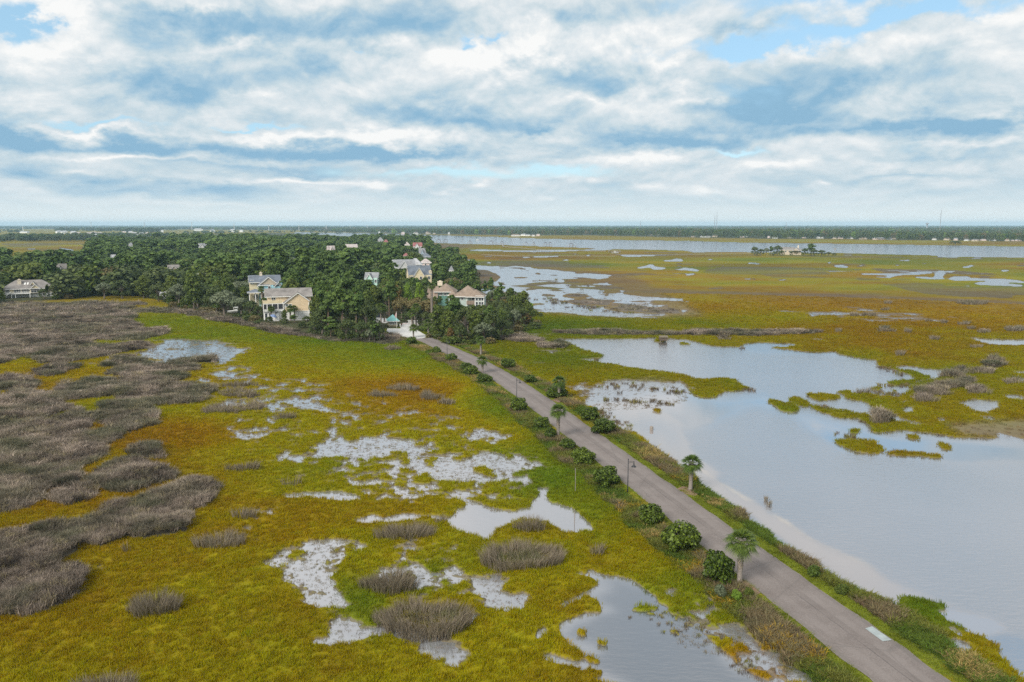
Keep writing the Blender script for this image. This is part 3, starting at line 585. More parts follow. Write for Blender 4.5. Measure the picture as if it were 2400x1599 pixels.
def surf_z(f):
    z = np.clip(0.10 - f['s'] * 1.0, -0.55, 0.16) + 0.03 * f['n2']
    near = 1 - sstep(0, 0.08, f['s'])
    ad = np.abs(f['d'])
    bank = (ZR - 0.06) * (1 - sstep(3.3, 8.0, ad)) * np.where(ad < 3.8, 1, near)
    z = np.where(ad < 9, np.maximum(z, bank * 1.0 - (1 - near) * .3 * (ad > 3.8)), z)
    return np.where(ad < 3.4, np.minimum(z, ZR - 0.06), z)

def colour(f):
    n = len(f['s'])
    c = pal(f['hue'])
    b = (1 + .09 * f['n1'] + .08 * f['n2'] + .26 * f['nf'])[:, None]
    c = c * b * (1 - .22 * sstep(6, 14, f['d']) * (1 - .8 * sstep(280, 420, f['D'])))[:, None]      # shorter, browner growth on the pond side
    rc = np.array([.150, .120, .092], np.float32) * (1 + .25 * f['n2'] + .15 * f['n1'])[:, None]
    rg = np.array([.12, .13, .06], np.float32)
    k = np.clip(.18 + .45 * f['n1'] * (f['D'] < 330), 0, .6)[:, None]
    rc = rc * (1 - k) + rg * k
    c = c * (1 - f['rush'][:, None]) + rc * f['rush'][:, None]
    mc = np.array([.14, .112, .095], np.float32) + np.array([.05, .048, .045], np.float32) * (1 - sstep(300, 500, f['D']))[:, None]
    m = np.maximum(f['mud'] * .85, sstep(-.06, .02, f['s']) * .8)[:, None]
    c = c * (1 - m) + mc * m
    # verge
    ad = np.abs(f['d']); side = f['d'] > 0
    verge = (1 - sstep(np.where(side, 4.6, 4.2), np.where(side, 5.2, 4.9), ad + f['n2'] * .35))[:, None]
    vg = np.array([.155, .175, .018], np.float32) * (1 + .3 * f['n2'])[:, None] + np.array([.05, .0, .0], np.float32) * np.clip(f['n1'], 0, 1)[:, None]
    weed = ((1 - sstep(7.0, 8.6, ad + f['n1'] * .8)) * np.where(f['D'] < 330, 1, 0))[:, None]
    wn = np.clip(.5 + .9 * f['n1'] + .4 * f['n2'], 0, 1)[:, None]
    wc = np.array([.15, .145, .05], np.float32) * wn + np.array([.13, .14, .03], np.float32) * (1 - wn)
    c = c * (1 - weed) + wc * weed
    c = c * (1 - verge) + vg * verge
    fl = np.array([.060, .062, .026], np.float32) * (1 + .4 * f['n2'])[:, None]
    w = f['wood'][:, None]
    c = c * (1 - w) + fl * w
    return np.clip(c, .004, 1).astype(np.float32)

# ------------------------------------------------------------------ ground sheet
def make_ground():
    us = np.concatenate([np.linspace(-2600, -220, 80)[:-1], np.arange(-220, 2620, 2.4), np.linspace(2620, 5000, 80)])
    vs = np.concatenate([527 + np.geomspace(3.0, 30, 56), np.arange(558, 900, 1.5), np.arange(900, 1640, 2.4), np.linspace(1640, 3200, 50)])
    UU, VV = np.meshgrid(us, vs)
    X, Y = at(UU, VV); X = X.ravel(); Y = Y.ravel()
    f = fields(X, Y)
    z = surf_z(f); z = np.where(Y > 2000, np.where(f['s'] > 0, -.5, .3), z)
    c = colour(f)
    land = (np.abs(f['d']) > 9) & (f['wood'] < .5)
    c = c * np.where(land, .80 - .20 * sstep(330, 440, f['D']), .85)[:, None]     # self-shadow of the grass canopy put into the marsh colour, deeper where tufts end
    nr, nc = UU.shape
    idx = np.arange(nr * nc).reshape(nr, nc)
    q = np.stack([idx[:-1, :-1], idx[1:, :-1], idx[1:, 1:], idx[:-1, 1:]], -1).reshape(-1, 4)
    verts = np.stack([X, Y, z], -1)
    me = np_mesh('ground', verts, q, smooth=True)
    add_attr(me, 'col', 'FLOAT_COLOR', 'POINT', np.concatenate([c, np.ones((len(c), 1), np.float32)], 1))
    m, nt, b = mat_new('marsh_ground')
    a = N(nt, 'ShaderNodeAttribute', attribute_name='col'); geo = N(nt, 'ShaderNodeNewGeometry')
    n1 = N(nt, 'ShaderNodeTexNoise', i_Scale=1.7, i_Detail=4.0, i_Roughness=.7); n2 = N(nt, 'ShaderNodeTexNoise', i_Scale=.12, i_Detail=5.0, i_Roughness=.65)
    for n in (n1, n2): nt.links.new(geo.outputs['Position'], n.inputs['Vector'])
    ad = N(nt, 'ShaderNodeMath', operation='ADD'); nt.links.new(n1.outputs[0], ad.inputs[0]); nt.links.new(n2.outputs[0], ad.inputs[1])
    mr = N(nt, 'ShaderNodeMapRange', i_1=.6, i_2=1.4, i_3=.74, i_4=1.24); nt.links.new(ad.outputs[0], mr.inputs[0])
    mx = N(nt, 'ShaderNodeMix', data_type='RGBA', blend_type='MULTIPLY'); mx.inputs['Factor'].default_value = 1
    nt.links.new(a.outputs['Color'], mx.inputs['A']); nt.links.new(mr.outputs[0], mx.inputs['B'])
    nt.links.new(mx.outputs['Result'], b.inputs['Base Color']); b.inputs['Roughness'].default_value = .9; b.inputs['Specular IOR Level'].default_value = .1
    bp = N(nt, 'ShaderNodeBump', i_Strength=.6, i_Distance=.35); nt.links.new(n1.outputs[0], bp.inputs['Height']); nt.links.new(bp.outputs[0], b.inputs['Normal'])
    o = mkobj('ground', me, m); tag(o, 'golden and green salt marsh flats reaching to the horizon', 'ground', kind='structure')
    return o
make_ground()

# ------------------------------------------------------------------ water sheet
def make_water():
    us = np.concatenate([np.linspace(-2600, -220, 30)[:-1], np.arange(-220, 2620, 7.0), np.linspace(2620, 5000, 30)])
    vs = np.concatenate([527 + np.geomspace(3.05, 30, 20), np.arange(560, 1640, 6.0), np.linspace(1640, 3200, 20)])
    UU, VV = np.meshgrid(us, vs); X, Y = at(UU, VV); X = X.ravel(); Y = Y.ravel()
    D = np.hypot(X, Y)
    wx = fbm(X, Y, 9, 3) * 1.0; wy = fbm(X, Y, 9, 3, off=.4) * 1.0
    u, v = proj(X + wx, Y + wy)
    deep = samp(rD, u, v); left_pool = (lateral(X, Y)[0] < 0) * (1 - deep)
    strip = samp(rC, u, v); calm = np.maximum(strip, samp(rC2, u, v))
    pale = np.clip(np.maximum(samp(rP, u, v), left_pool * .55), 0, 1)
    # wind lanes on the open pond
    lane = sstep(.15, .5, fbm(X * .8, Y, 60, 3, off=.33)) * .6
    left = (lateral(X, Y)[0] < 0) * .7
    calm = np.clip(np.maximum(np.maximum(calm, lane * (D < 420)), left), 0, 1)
    pts = [A3(*p) for p in SCUM]
    dm = np.full(X.shape, 1e9)
    for a, b in zip(pts, pts[1:]):
        e = np.array([b.x - a.x, b.y - a.y]); L = np.linalg.norm(e); e /= L
        t = np.clip((X - a.x) * e[0] + (Y - a.y) * e[1], 0, L)
        dm = np.minimum(dm, np.hypot(X + wx * .6 - a.x - e[0] * t, Y + wy * .6 - a.y - e[1] * t))
    scum = (1 - sstep(.1, .75, dm + .35 * fbm(X, Y, 5, 3, off=.6))) * .55 * np.clip(.75 + .6 * fbm(X, Y, 12, 3), 0.15, 1)
    nr, nc = UU.shape; idx = np.arange(nr * nc).reshape(nr, nc)
    q = np.stack([idx[:-1, :-1], idx[1:, :-1], idx[1:, 1:], idx[:-1, 1:]], -1).reshape(-1, 4)
    me = np_mesh('water', np.stack([X, Y, np.zeros_like(X)], -1), q)
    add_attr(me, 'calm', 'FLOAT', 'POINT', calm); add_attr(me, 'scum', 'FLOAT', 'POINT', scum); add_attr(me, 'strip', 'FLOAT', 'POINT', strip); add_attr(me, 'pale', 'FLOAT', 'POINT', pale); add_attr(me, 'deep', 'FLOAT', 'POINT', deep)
    m, nt, b = mat_new('tidal_water')
    ca = N(nt, 'ShaderNodeAttribute', attribute_name='calm'); su = N(nt, 'ShaderNodeAttribute', attribute_name='scum'); sr = N(nt, 'ShaderNodeAttribute', attribute_name='strip'); geo = N(nt, 'ShaderNodeNewGeometry')
    mp = N(nt, 'ShaderNodeMapping'); mp.inputs['Rotation'].default_value = (0, 0, R(25)); mp.inputs['Scale'].default_value = (.7, 1.9, 1); nt.links.new(geo.outputs['Position'], mp.inputs['Vector'])
    n1 = N(nt, 'ShaderNodeTexNoise', i_Scale=.9, i_Detail=5.0, i_Roughness=.62); nt.links.new(mp.outputs[0], n1.inputs['Vector'])
    st = N(nt, 'ShaderNodeMapRange', i_3=.45, i_4=.03); nt.links.new(ca.outputs['Fac'], st.inputs[0])
    bp = N(nt, 'ShaderNodeBump', i_Distance=.16); nt.links.new(st.outputs[0], bp.inputs['Strength']); nt.links.new(n1.outputs[0], bp.inputs['Height']); nt.links.new(bp.outputs[0], b.inputs['Normal'])
    ro = N(nt, 'ShaderNodeMapRange', i_3=.09, i_4=.02); nt.links.new(ca.outputs['Fac'], ro.inputs[0]); nt.links.new(ro.outputs[0], b.inputs['Roughness'])
    n2 = N(nt, 'ShaderNodeTexNoise', i_Scale=.05, i_Detail=4.0); nt.links.new(geo.outputs['Position'], n2.inputs['Vector'])
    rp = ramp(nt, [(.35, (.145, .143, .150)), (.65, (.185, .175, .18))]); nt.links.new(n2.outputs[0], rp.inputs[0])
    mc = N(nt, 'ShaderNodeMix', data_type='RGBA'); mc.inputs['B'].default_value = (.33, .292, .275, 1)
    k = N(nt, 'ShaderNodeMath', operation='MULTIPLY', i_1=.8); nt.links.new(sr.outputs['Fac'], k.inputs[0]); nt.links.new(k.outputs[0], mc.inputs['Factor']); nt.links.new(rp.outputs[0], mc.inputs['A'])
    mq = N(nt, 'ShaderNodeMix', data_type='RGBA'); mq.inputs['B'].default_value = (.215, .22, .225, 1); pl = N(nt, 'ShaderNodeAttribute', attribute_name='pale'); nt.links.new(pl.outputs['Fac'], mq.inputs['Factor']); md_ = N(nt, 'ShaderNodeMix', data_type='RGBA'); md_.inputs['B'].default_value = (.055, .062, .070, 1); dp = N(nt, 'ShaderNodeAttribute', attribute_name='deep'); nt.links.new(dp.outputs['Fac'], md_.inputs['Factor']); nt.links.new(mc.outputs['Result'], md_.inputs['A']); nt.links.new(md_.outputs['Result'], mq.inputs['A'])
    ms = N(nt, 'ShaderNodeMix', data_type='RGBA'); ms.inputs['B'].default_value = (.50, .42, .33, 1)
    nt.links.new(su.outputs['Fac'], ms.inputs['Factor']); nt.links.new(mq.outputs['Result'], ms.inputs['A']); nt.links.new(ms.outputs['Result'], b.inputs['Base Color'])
    b.inputs['IOR'].default_value = 1.33; b.inputs['Specular IOR Level'].default_value = .5
    gl = N(nt, 'ShaderNodeBsdfGlossy'); gl.inputs['Color'].default_value = (.74, .725, .745, 1); nt.links.new(ro.outputs[0], gl.inputs['Roughness']); nt.links.new(bp.outputs[0], gl.inputs['Normal'])
    lw = N(nt, 'ShaderNodeLayerWeight', i_Blend=.5); fr = N(nt, 'ShaderNodeMapRange', i_1=.35, i_2=.97, i_3=.16, i_4=.90); nt.links.new(lw.outputs['Facing'], fr.inputs[0])
    mxx = N(nt, 'ShaderNodeMath', operation='MULTIPLY_ADD', i_1=.5); nt.links.new(sr.outputs['Fac'], mxx.inputs[0]); nt.links.new(su.outputs['Fac'], mxx.inputs[2])
    inv = N(nt, 'ShaderNodeMath', operation='MULTIPLY_ADD', i_1=-.7, i_2=1.0, use_clamp=True); nt.links.new(mxx.outputs[0], inv.inputs[0])
    fm = N(nt, 'ShaderNodeMath', operation='MULTIPLY'); nt.links.new(fr.outputs[0], fm.inputs[0]); nt.links.new(inv.outputs[0], fm.inputs[1])
    mxs = N(nt, 'ShaderNodeMixShader'); nt.links.new(fm.outputs[0], mxs.inputs[0]); nt.links.new(b.outputs[0], mxs.inputs[1]); nt.links.new(gl.outputs[0], mxs.inputs[2]); nt.links.new(mxs.outputs[0], nt.nodes['Material Output'].inputs[0])
    o = mkobj('water', me, m); tag(o, 'grey tidal water of the pond, the river and the marsh pools', 'water', kind='structure')
make_water()

# ------------------------------------------------------------------ road
def asphalt():
    m, nt, b = mat_new('asphalt')
    uv = N(nt, 'ShaderNodeAttribute', attribute_name='road'); geo = N(nt, 'ShaderNodeNewGeometry')
    sep = N(nt, 'ShaderNodeSeparateXYZ'); nt.links.new(uv.outputs['Vector'], sep.inputs[0])
    n1 = N(nt, 'ShaderNodeTexNoise', i_Scale=.35, i_Detail=6.0, i_Roughness=.65); n2 = N(nt, 'ShaderNodeTexNoise', i_Scale=9.0, i_Detail=3.0, i_Roughness=.8)
    for n in (n1, n2): nt.links.new(geo.outputs['Position'], n.inputs['Vector'])
    rp = ramp(nt, [(.3, (.155, .131, .120)), (.52, (.180, .154, .142)), (.72, (.202, .174, .161))]); nt.links.new(n1.outputs[0], rp.inputs[0])
    g = N(nt, 'ShaderNodeMapRange', i_1=.25, i_2=.75, i_3=.68, i_4=1.30); nt.links.new(n2.outputs[0], g.inputs[0])
    mx = N(nt, 'ShaderNodeMix', data_type='RGBA', blend_type='MULTIPLY'); mx.inputs['Factor'].default_value = 1
    nt.links.new(rp.outputs[0], mx.inputs['A']); nt.links.new(g.outputs[0], mx.inputs['B'])
    # worn wheel tracks (paler) and the dark seam along the middle, wandering a little, broken
    prev = mx.outputs['Result']
    n3 = N(nt, 'ShaderNodeTexNoise', i_Scale=.6, i_Detail=4.0); nt.links.new(geo.outputs['Position'], n3.inputs['Vector'])
    w = N(nt, 'ShaderNodeMapRange', i_3=-.12, i_4=.12); nt.links.new(n3.outputs[0], w.inputs[0])
    ax = N(nt, 'ShaderNodeMath', operation='ADD'); nt.links.new(sep.outputs[0], ax.inputs[0]); nt.links.new(w.outputs[0], ax.inputs[1])
    for (x0, wd, col, amt) in ((0.05, .07, (.075, .066, .064), .6), (1.25, .55, (.215, .186, .173), .5), (-1.5, .5, (.215, .186, .173), .45), (0.5, .35, (.135, .115, .106), .35), (2.75, .25, (.13, .115, .105), .6), (-2.75, .22, (.14, .125, .11), .55), (.75, .05, (.12, .105, .1), .3)):
        s = N(nt, 'ShaderNodeMath', operation='SUBTRACT', i_1=x0); nt.links.new(ax.outputs[0], s.inputs[0])
        a = N(nt, 'ShaderNodeMath', operation='ABSOLUTE'); nt.links.new(s.outputs[0], a.inputs[0])
        mr = N(nt, 'ShaderNodeMapRange', interpolation_type='SMOOTHSTEP', i_1=wd * .4, i_2=wd * 1.2, i_3=amt, i_4=0.0); nt.links.new(a.outputs[0], mr.inputs[0])
        br = N(nt, 'ShaderNodeTexNoise', i_Scale=.22, i_Detail=2.0); nt.links.new(geo.outputs['Position'], br.inputs['Vector'])
        b2 = N(nt, 'ShaderNodeMapRange', i_1=.38, i_2=.55, i_3=.25, i_4=1.0); nt.links.new(br.outputs[0], b2.inputs[0])
        mu = N(nt, 'ShaderNodeMath', operation='MULTIPLY'); nt.links.new(mr.outputs[0], mu.inputs[0]); nt.links.new(b2.outputs[0], mu.inputs[1])
        mm = N(nt, 'ShaderNodeMix', data_type='RGBA'); mm.inputs['B'].default_value = (*col, 1)
        nt.links.new(mu.outputs[0], mm.inputs['Factor']); nt.links.new(prev, mm.inputs['A']); prev = mm.outputs['Result']
    # cross cracks
    vo = N(nt, 'ShaderNodeTexVoronoi', feature='DISTANCE_TO_EDGE', i_Scale=.11); nt.links.new(geo.outputs['Position'], vo.inputs['Vector'])
    cr = N(nt, 'ShaderNodeMapRange', i_1=.0, i_2=.012, i_3=.35, i_4=0.0); nt.links.new(vo.outputs['Distance'], cr.inputs[0])
    mm = N(nt, 'ShaderNodeMix', data_type='RGBA'); mm.inputs['B'].default_value = (.1, .09, .085, 1)
    nt.links.new(cr.outputs[0], mm.inputs['Factor']); nt.links.new(prev, mm.inputs['A'])
    nt.links.new(mm.outputs['Result'], b.inputs['Base Color']); b.inputs['Roughness'].default_value = .88; b.inputs['Specular IOR Level'].default_value = .2
    bp = N(nt, 'ShaderNodeBump', i_Strength=.35, i_Distance=.02); nt.links.new(n2.outputs[0], bp.inputs['Height']); nt.links.new(bp.outputs[0], b.inputs['Normal'])
    return m

def make_road():
    # resample the centre line
    seg = np.linalg.norm(np.diff(RC, axis=0), axis=1); cum = np.concatenate([[0], np.cumsum(seg)])
    s = np.arange(0, cum[-1], 1.0); cx = np.interp(s, cum, RC[:, 0]); cy = np.interp(s, cum, RC[:, 1])
    for _ in range(6):
        cx[1:-1] = (cx[:-2] + cx[2:] + 2 * cx[1:-1]) / 4; cy[1:-1] = (cy[:-2] + cy[2:] + 2 * cy[1:-1]) / 4
    tx, ty = np.gradient(cx), np.gradient(cy); L = np.hypot(tx, ty); tx /= L; ty /= L
    offs = np.linspace(-HW, HW, 9)
    V = []; A = []
    for o in offs:
        e = 0.0
        if abs(o) > HW - .01: e = fbm(cx, cy, 3, 3, off=o) * .17
        oo = o + e * np.sign(o)
        V.append(np.stack([cx + ty * oo, cy - tx * oo, np.full_like(cx, ZR) + .05 * (1 - (o / HW) ** 2)], -1)); A.append(np.stack([np.full_like(cx, o), s, 0 * s], -1))
    n = len(s); V = np.concatenate(V); A = np.concatenate(A)
    idx = np.arange(9 * n).reshape(9, n)
    q = np.stack([idx[:-1, :-1], idx[1:, :-1], idx[1:, 1:], idx[:-1, 1:]], -1).reshape(-1, 4)[:, ::-1]
    me = np_mesh('road', V, q, smooth=True); add_attr(me, 'road', 'FLOAT_VECTOR', 'POINT', A)
    o = mkobj('road', me, asphalt()); tag(o, 'worn pinkish grey asphalt causeway road', 'road', kind='structure')
    return o
ROAD = make_road()
conc = solid('pale_concrete', (.48, .47, .45), .85, .18, .6, bump=.2)
patchm = solid('patch_concrete', (.29, .325, .325), .85, .16, 2.0, bump=.3)
mb = MB(); pts = [A3(*p, ZR + .055) for p in S((2028,1473),(2044,1468),(2090,1500),(2069,1503))]; mb.prism([(p.x, p.y, ZR + .04) for p in pts], (0, 0, .02)); mb.build('concrete_patch', patchm, ROAD)
ap = [A3(*p, ZR) for p in S((908,770),(938,770),(944,757),(960,757),(974,772),(1004,789),(986,794),(968,793),(940,788),(918,782),(906,776))]
mb = MB(); mb.prism([(p.x, p.y, ZR - .15) for p in ap], (0, 0, .157)); tag(mb.build('pavement', conc), 'pale concrete pavement in front of the gatehouse', 'pavement', kind='structure')
pk = [A3(*p, ZR) for p in S((852,742),(905,746),(912,754),(905,757),(850,752))]
mb = MB(); mb.prism([(p.x, p.y, ZR - .15) for p in pk], (0, 0, .17)); tag(mb.build('parking_lot', conc), 'pale paved lot behind the trees beside the gatehouse', 'pavement', kind='structure')
# ------------------------------------------------------------------ scattering of uncountable plants (points -> instances)
def proto(name, mesh, mat):
    return mkobj(name, mesh, mat, link=False)      # source shape only, never placed in the scene itself

def scatter(name, pos, rot, scl, idx, tint, protos, label, cat):
    me = bpy.data.meshes.new(name); me.vertices.add(len(pos)); me.vertices.foreach_set('co', np.asarray(pos, np.float32).ravel())
    add_attr(me, 'rot', 'FLOAT_VECTOR', 'POINT', rot); add_attr(me, 'scl', 'FLOAT_VECTOR', 'POINT', scl); add_attr(me, 'idx', 'INT', 'POINT', idx)
    add_attr(me, 'tint', 'FLOAT_COLOR', 'POINT', np.concatenate([tint, np.ones((len(tint), 1), np.float32)], 1))
    ng = bpy.data.node_groups.new(name, 'GeometryNodeTree')
    ng.interface.new_socket('Geometry', in_out='INPUT', socket_type='NodeSocketGeometry'); ng.interface.new_socket('Geometry', in_out='OUTPUT', socket_type='NodeSocketGeometry')
    gi = ng.nodes.new('NodeGroupInput'); go = ng.nodes.new('NodeGroupOutput'); L = ng.links
    iop = ng.nodes.new('GeometryNodeInstanceOnPoints'); jn = ng.nodes.new('GeometryNodeJoinGeometry')
    for p in protos[::-1]:
        oi = ng.nodes.new('GeometryNodeObjectInfo'); oi.inputs['Object'].default_value = p; oi.inputs['As Instance'].default_value = True
        L.new(oi.outputs['Geometry'], jn.inputs[0])
    def na(n, t):
        a = ng.nodes.new('GeometryNodeInputNamedAttribute'); a.data_type = t; a.inputs['Name'].default_value = n; return a.outputs['Attribute']
    L.new(gi.outputs[0], iop.inputs['Points']); L.new(jn.outputs[0], iop.inputs['Instance']); iop.inputs['Pick Instance'].default_value = True
    L.new(na('idx', 'INT'), iop.inputs['Instance Index']); L.new(na('rot', 'FLOAT_VECTOR'), iop.inputs['Rotation']); L.new(na('scl', 'FLOAT_VECTOR'), iop.inputs['Scale'])
    L.new(iop.outputs[0], go.inputs[0])
    o = bpy.data.objects.new(name, me); COL.objects.link(o); md = o.modifiers.new('plants', 'NODES'); md.node_group = ng
    return tag(o, label, cat, kind='stuff')

def tuft(n, rad, h0, h1, w, lean, seed, bend=.5, curl=0.0):
    g = np.random.default_rng(seed); V = []; T = []; Q = []
    for i in range(n):
        r = rad * math.sqrt(g.random()); t = g.random() * 2 * PI; x, y = r * math.cos(t), r * math.sin(t)
        h = g.uniform(h0, h1); la = t + g.normal(0, .6); ll = lean * g.uniform(.2, 1) * (0.4 + r / rad)
        dx, dy = math.cos(la) * ll * h, math.sin(la) * ll * h
        a = g.random() * PI; ww = w * g.uniform(.7, 1.3) / 2; px, py = math.cos(a) * ww, math.sin(a) * ww
        b = len(V)
        V += [(x - px, y - py, -.08), (x + px, y + py, -.08), (x + dx * bend * .6 + px * .8, y + dy * bend * .6 + py * .8, h * .6), (x + dx * bend * .6 - px * .8, y + dy * bend * .6 - py * .8, h * .6), (x + dx, y + dy, h * (1 - curl))]
        Q.append((b, b + 1, b + 2, b + 3)); T.append((b + 3, b + 2, b + 4))
    return np_mesh('tuft', V, Q, T)

blade = tinted('cordgrass_blades', .35, .32); rushm = tinted('rush_blades', .2, .42)
G_P = [proto('grass_tuft', tuft(18, .34, .26, .50, .042, .38, 100 + k), blade) for k in range(5)]
R_P = [proto('rush_tuft', tuft(34, .44, .62, .98, .034, .62, 200 + k, bend=.35, curl=.12), rushm) for k in range(5)]
W_P = [proto('weed_tuft', tuft(26, .42, .4, 1.0, .07, .7, 300 + k, curl=.1), blade) for k in range(5)]

def sample_wedge():
    D0, D1, DN, rho0 = 56.0, 430.0, 95.0, 8.0
    th = math.radians(36)
    n1 = int(rho0 * th * (DN**2 - D0**2)); n2 = int(rho0 * 2 * th * DN**1.6 * (D1**.4 - DN**.4) / .4)
    Da = np.sqrt(rng.uniform(D0**2, DN**2, n1)); Db = (rng.uniform(DN**.4, D1**.4, n2)) ** 2.5
    D = np.concatenate([Da, Db]); a = rng.uniform(-th, th, len(D))
    return D * np.sin(a), D * np.cos(a), D
def grow():
    X, Y, D = sample_wedge()
    # extra dense strips along the causeway
    nS = 52000
    t = rng.uniform(0, len(RC) - 1.001, nS) ; segL = np.linalg.norm(np.diff(RC, axis=0), axis=1); cum = np.concatenate([[0], np.cumsum(segL)])
    sd_ = rng.uniform(0, 1, nS) ** 1.5 * cum[-1]; cxs = np.interp(sd_, cum, RC[:, 0]); cys = np.interp(sd_, cum, RC[:, 1])
    i = np.clip(np.searchsorted(cum, sd_) - 1, 0, len(segL) - 1); e = np.diff(RC, axis=0)[i] / segL[i][:, None]
    off = rng.uniform(HW, 9.5, nS) * np.where(rng.random(nS) < .5, -1, 1)
    X = np.concatenate([X, cxs + e[:, 1] * off]); Y = np.concatenate([Y, cys - e[:, 0] * off]); D = np.hypot(X, Y)
    f = fields(X, Y); c = colour(f); z = surf_z(f)
    n = len(X); u = rng.random(n)
    ad = np.abs(f['d']); side = f['d'] > 0
    s = f['s']
    keep = (rng.random(n) < 1 - .85 * sstep(300, 425, D)) & (ad > HW + .02) & (f['wood'] < .5)
    keep &= samp(rPV, *proj(X, Y, .3)) < .5
    keep &= ~((f['mud'] > .45) & (u > .12))
    pwater = np.where(f['d'] < 0, np.clip(1 - (s + .05) / .17, 0, 1) ** 1.5, np.clip(1 - (s + .02) / .06, 0, 1))
    sparse = np.where((f['st'] > .12), .55, .0)
    keep &= (u < np.maximum(pwater, sparse * (s < .8)))
    lim = np.where(side, 4.9, 4.5) + f['n2'] * .35
    near_road = keep & (f['D'] < 330)
    mown = near_road & (ad < lim)
    weed = near_road & ~mown & (ad < 7.8 - f['n1'] * .8) & (s < 0)
    rush = keep & ~mown & ~weed & (f['rush'] > .5)
    grass = keep & ~mown & ~weed & ~rush
    k = np.maximum(D / 95.0, 1.0)
    jit = rng.normal(1, .09, (n, 1)).clip(.6, 1.5)
    hj = rng.normal(0, .05, (n, 3)); 
    tint = np.clip(c * jit * (1 + hj) * 1.0, .003, 1).astype(np.float32)
    sw = fbm(X, Y, 16, 3, off=.91) * 4; sl = .20 + .10 * fbm(X, Y, 9, 2, off=.13)      # blades lie over in swathes
    rz = np.stack([rng.normal(0, .08, n) + np.cos(sw) * sl * .6, rng.normal(0, .08, n) + np.sin(sw) * sl * .6, rng.uniform(0, 2 * PI, n)], -1)
    def emit(m, name, protos, sx, sz, label, cat, tn=None, dz=None):
        q = m.sum(); zz = z if dz is None else z + dz; sc = np.stack([sx[m], sx[m], sz[m]], -1) * rng.uniform(.8, 1.25, (q, 1))
        scatter(name, np.stack([X[m], Y[m], np.maximum(zz[m], -.05)], -1), rz[m], sc, rng.integers(0, len(protos), q), (tint if tn is None else tn)[m], protos, label, cat)
    kk = k ** .8
    hs = .72 * (1 + .18 * f['n1'] + .10 * f['n2']) * np.minimum(k, 1.5) ** .35
    gm = grass & (np.arange(n) < n - nS) | (grass & (u < .5))
    emit(gm, 'marsh_grass', G_P, kk * np.where(s > -.02, .55, 1.0), hs * np.clip(.45 + -s * 3, .45, 1.0), 'golden and green cordgrass covering the flats', 'grass')
    # dead rush: pinkish grey, greener and lower inside the big beds
    rt = np.array([.225, .182, .145], np.float32) * (1 + .42 * rng.normal(0, 1, (n, 1)).clip(-1.5, 1.8) * .8)
    inner = np.clip((f['n1'] + .25) * 1.3, 0, 1)[:, None] * (f['rush'] > .9)[:, None]
    md = fbm(X, Y, 7.5, 3, off=.27)[:, None]; m2 = fbm(X, Y, 2.6, 2, off=.52)[:, None]; rt = rt * (1 + .40 * md + .38 * m2)
    rt = rt * (1 - inner * .6) + np.array([.085, .105, .045], np.float32) * inner * .6
    gold = (rng.random(n) < .06)[:, None]; rt = np.where(gold, np.array([.30, .25, .14], np.float32), rt).astype(np.float32)
    edge = sstep(.5, .95, f['rush'])
    emit(rush & (np.arange(n) < n - nS), 'rush_bed', R_P, kk, (.82 + .18 * f['n2'] + .2 * md[:, 0]).clip(.4, 1.4) * np.minimum(k, 1.3) ** .3, 'broad beds of dead grey rush on the left and far flats', 'rushes', np.clip(rt, .01, 1), (sstep(.5, .9, f['rush']) * (.25 + .62 * (fbm(X, Y, 9, 3, off=.27) + .6 * fbm(X, Y, 4.0, 2, off=.72))).clip(-.1, 1.4)))
    vt = np.clip(np.array([.165, .195, .020], np.float32) * (1 + .3 * f['n2'][:, None]) * jit + np.array([.08, .02, 0], np.float32) * (f['n1'] > .35)[:, None], .003, 1).astype(np.float32)
    emit(mown, 'mown_grass', G_P, np.full(n, .75), np.full(n, .30), 'bright green mown grass strip beside the road', 'grass', vt)
    # weeds: patches of tan grass, brown stalks, green scrub and goldenrod
    w1 = fbm(X, Y, 5, 3, off=.15); w2 = fbm(X, Y, 7, 3, off=.66)
    wt = np.where((w1 > .36)[:, None], np.array([.205, .165, .088]), np.where((w1 < -.12)[:, None], np.array([.10, .145, .022]), np.array([.155, .165, .035])))
    wt = np.where(((w2 > .45) & (u < .6))[:, None], np.array([.36, .27, .10]), wt)
    wt = np.where(((w2 < -.72) & (rng.random(n) < .3))[:, None], np.array([.40, .26, .03]), wt)
    wt = np.clip(wt * jit * (1 + hj), .004, 1).astype(np.float32)
    emit(weed, 'verge_weeds', W_P, np.minimum(kk, 1.3), (.52 + .35 * np.clip(w1, -.5, .8)), 'tall brown and green weeds on the road bank', 'weeds', wt)
grow()

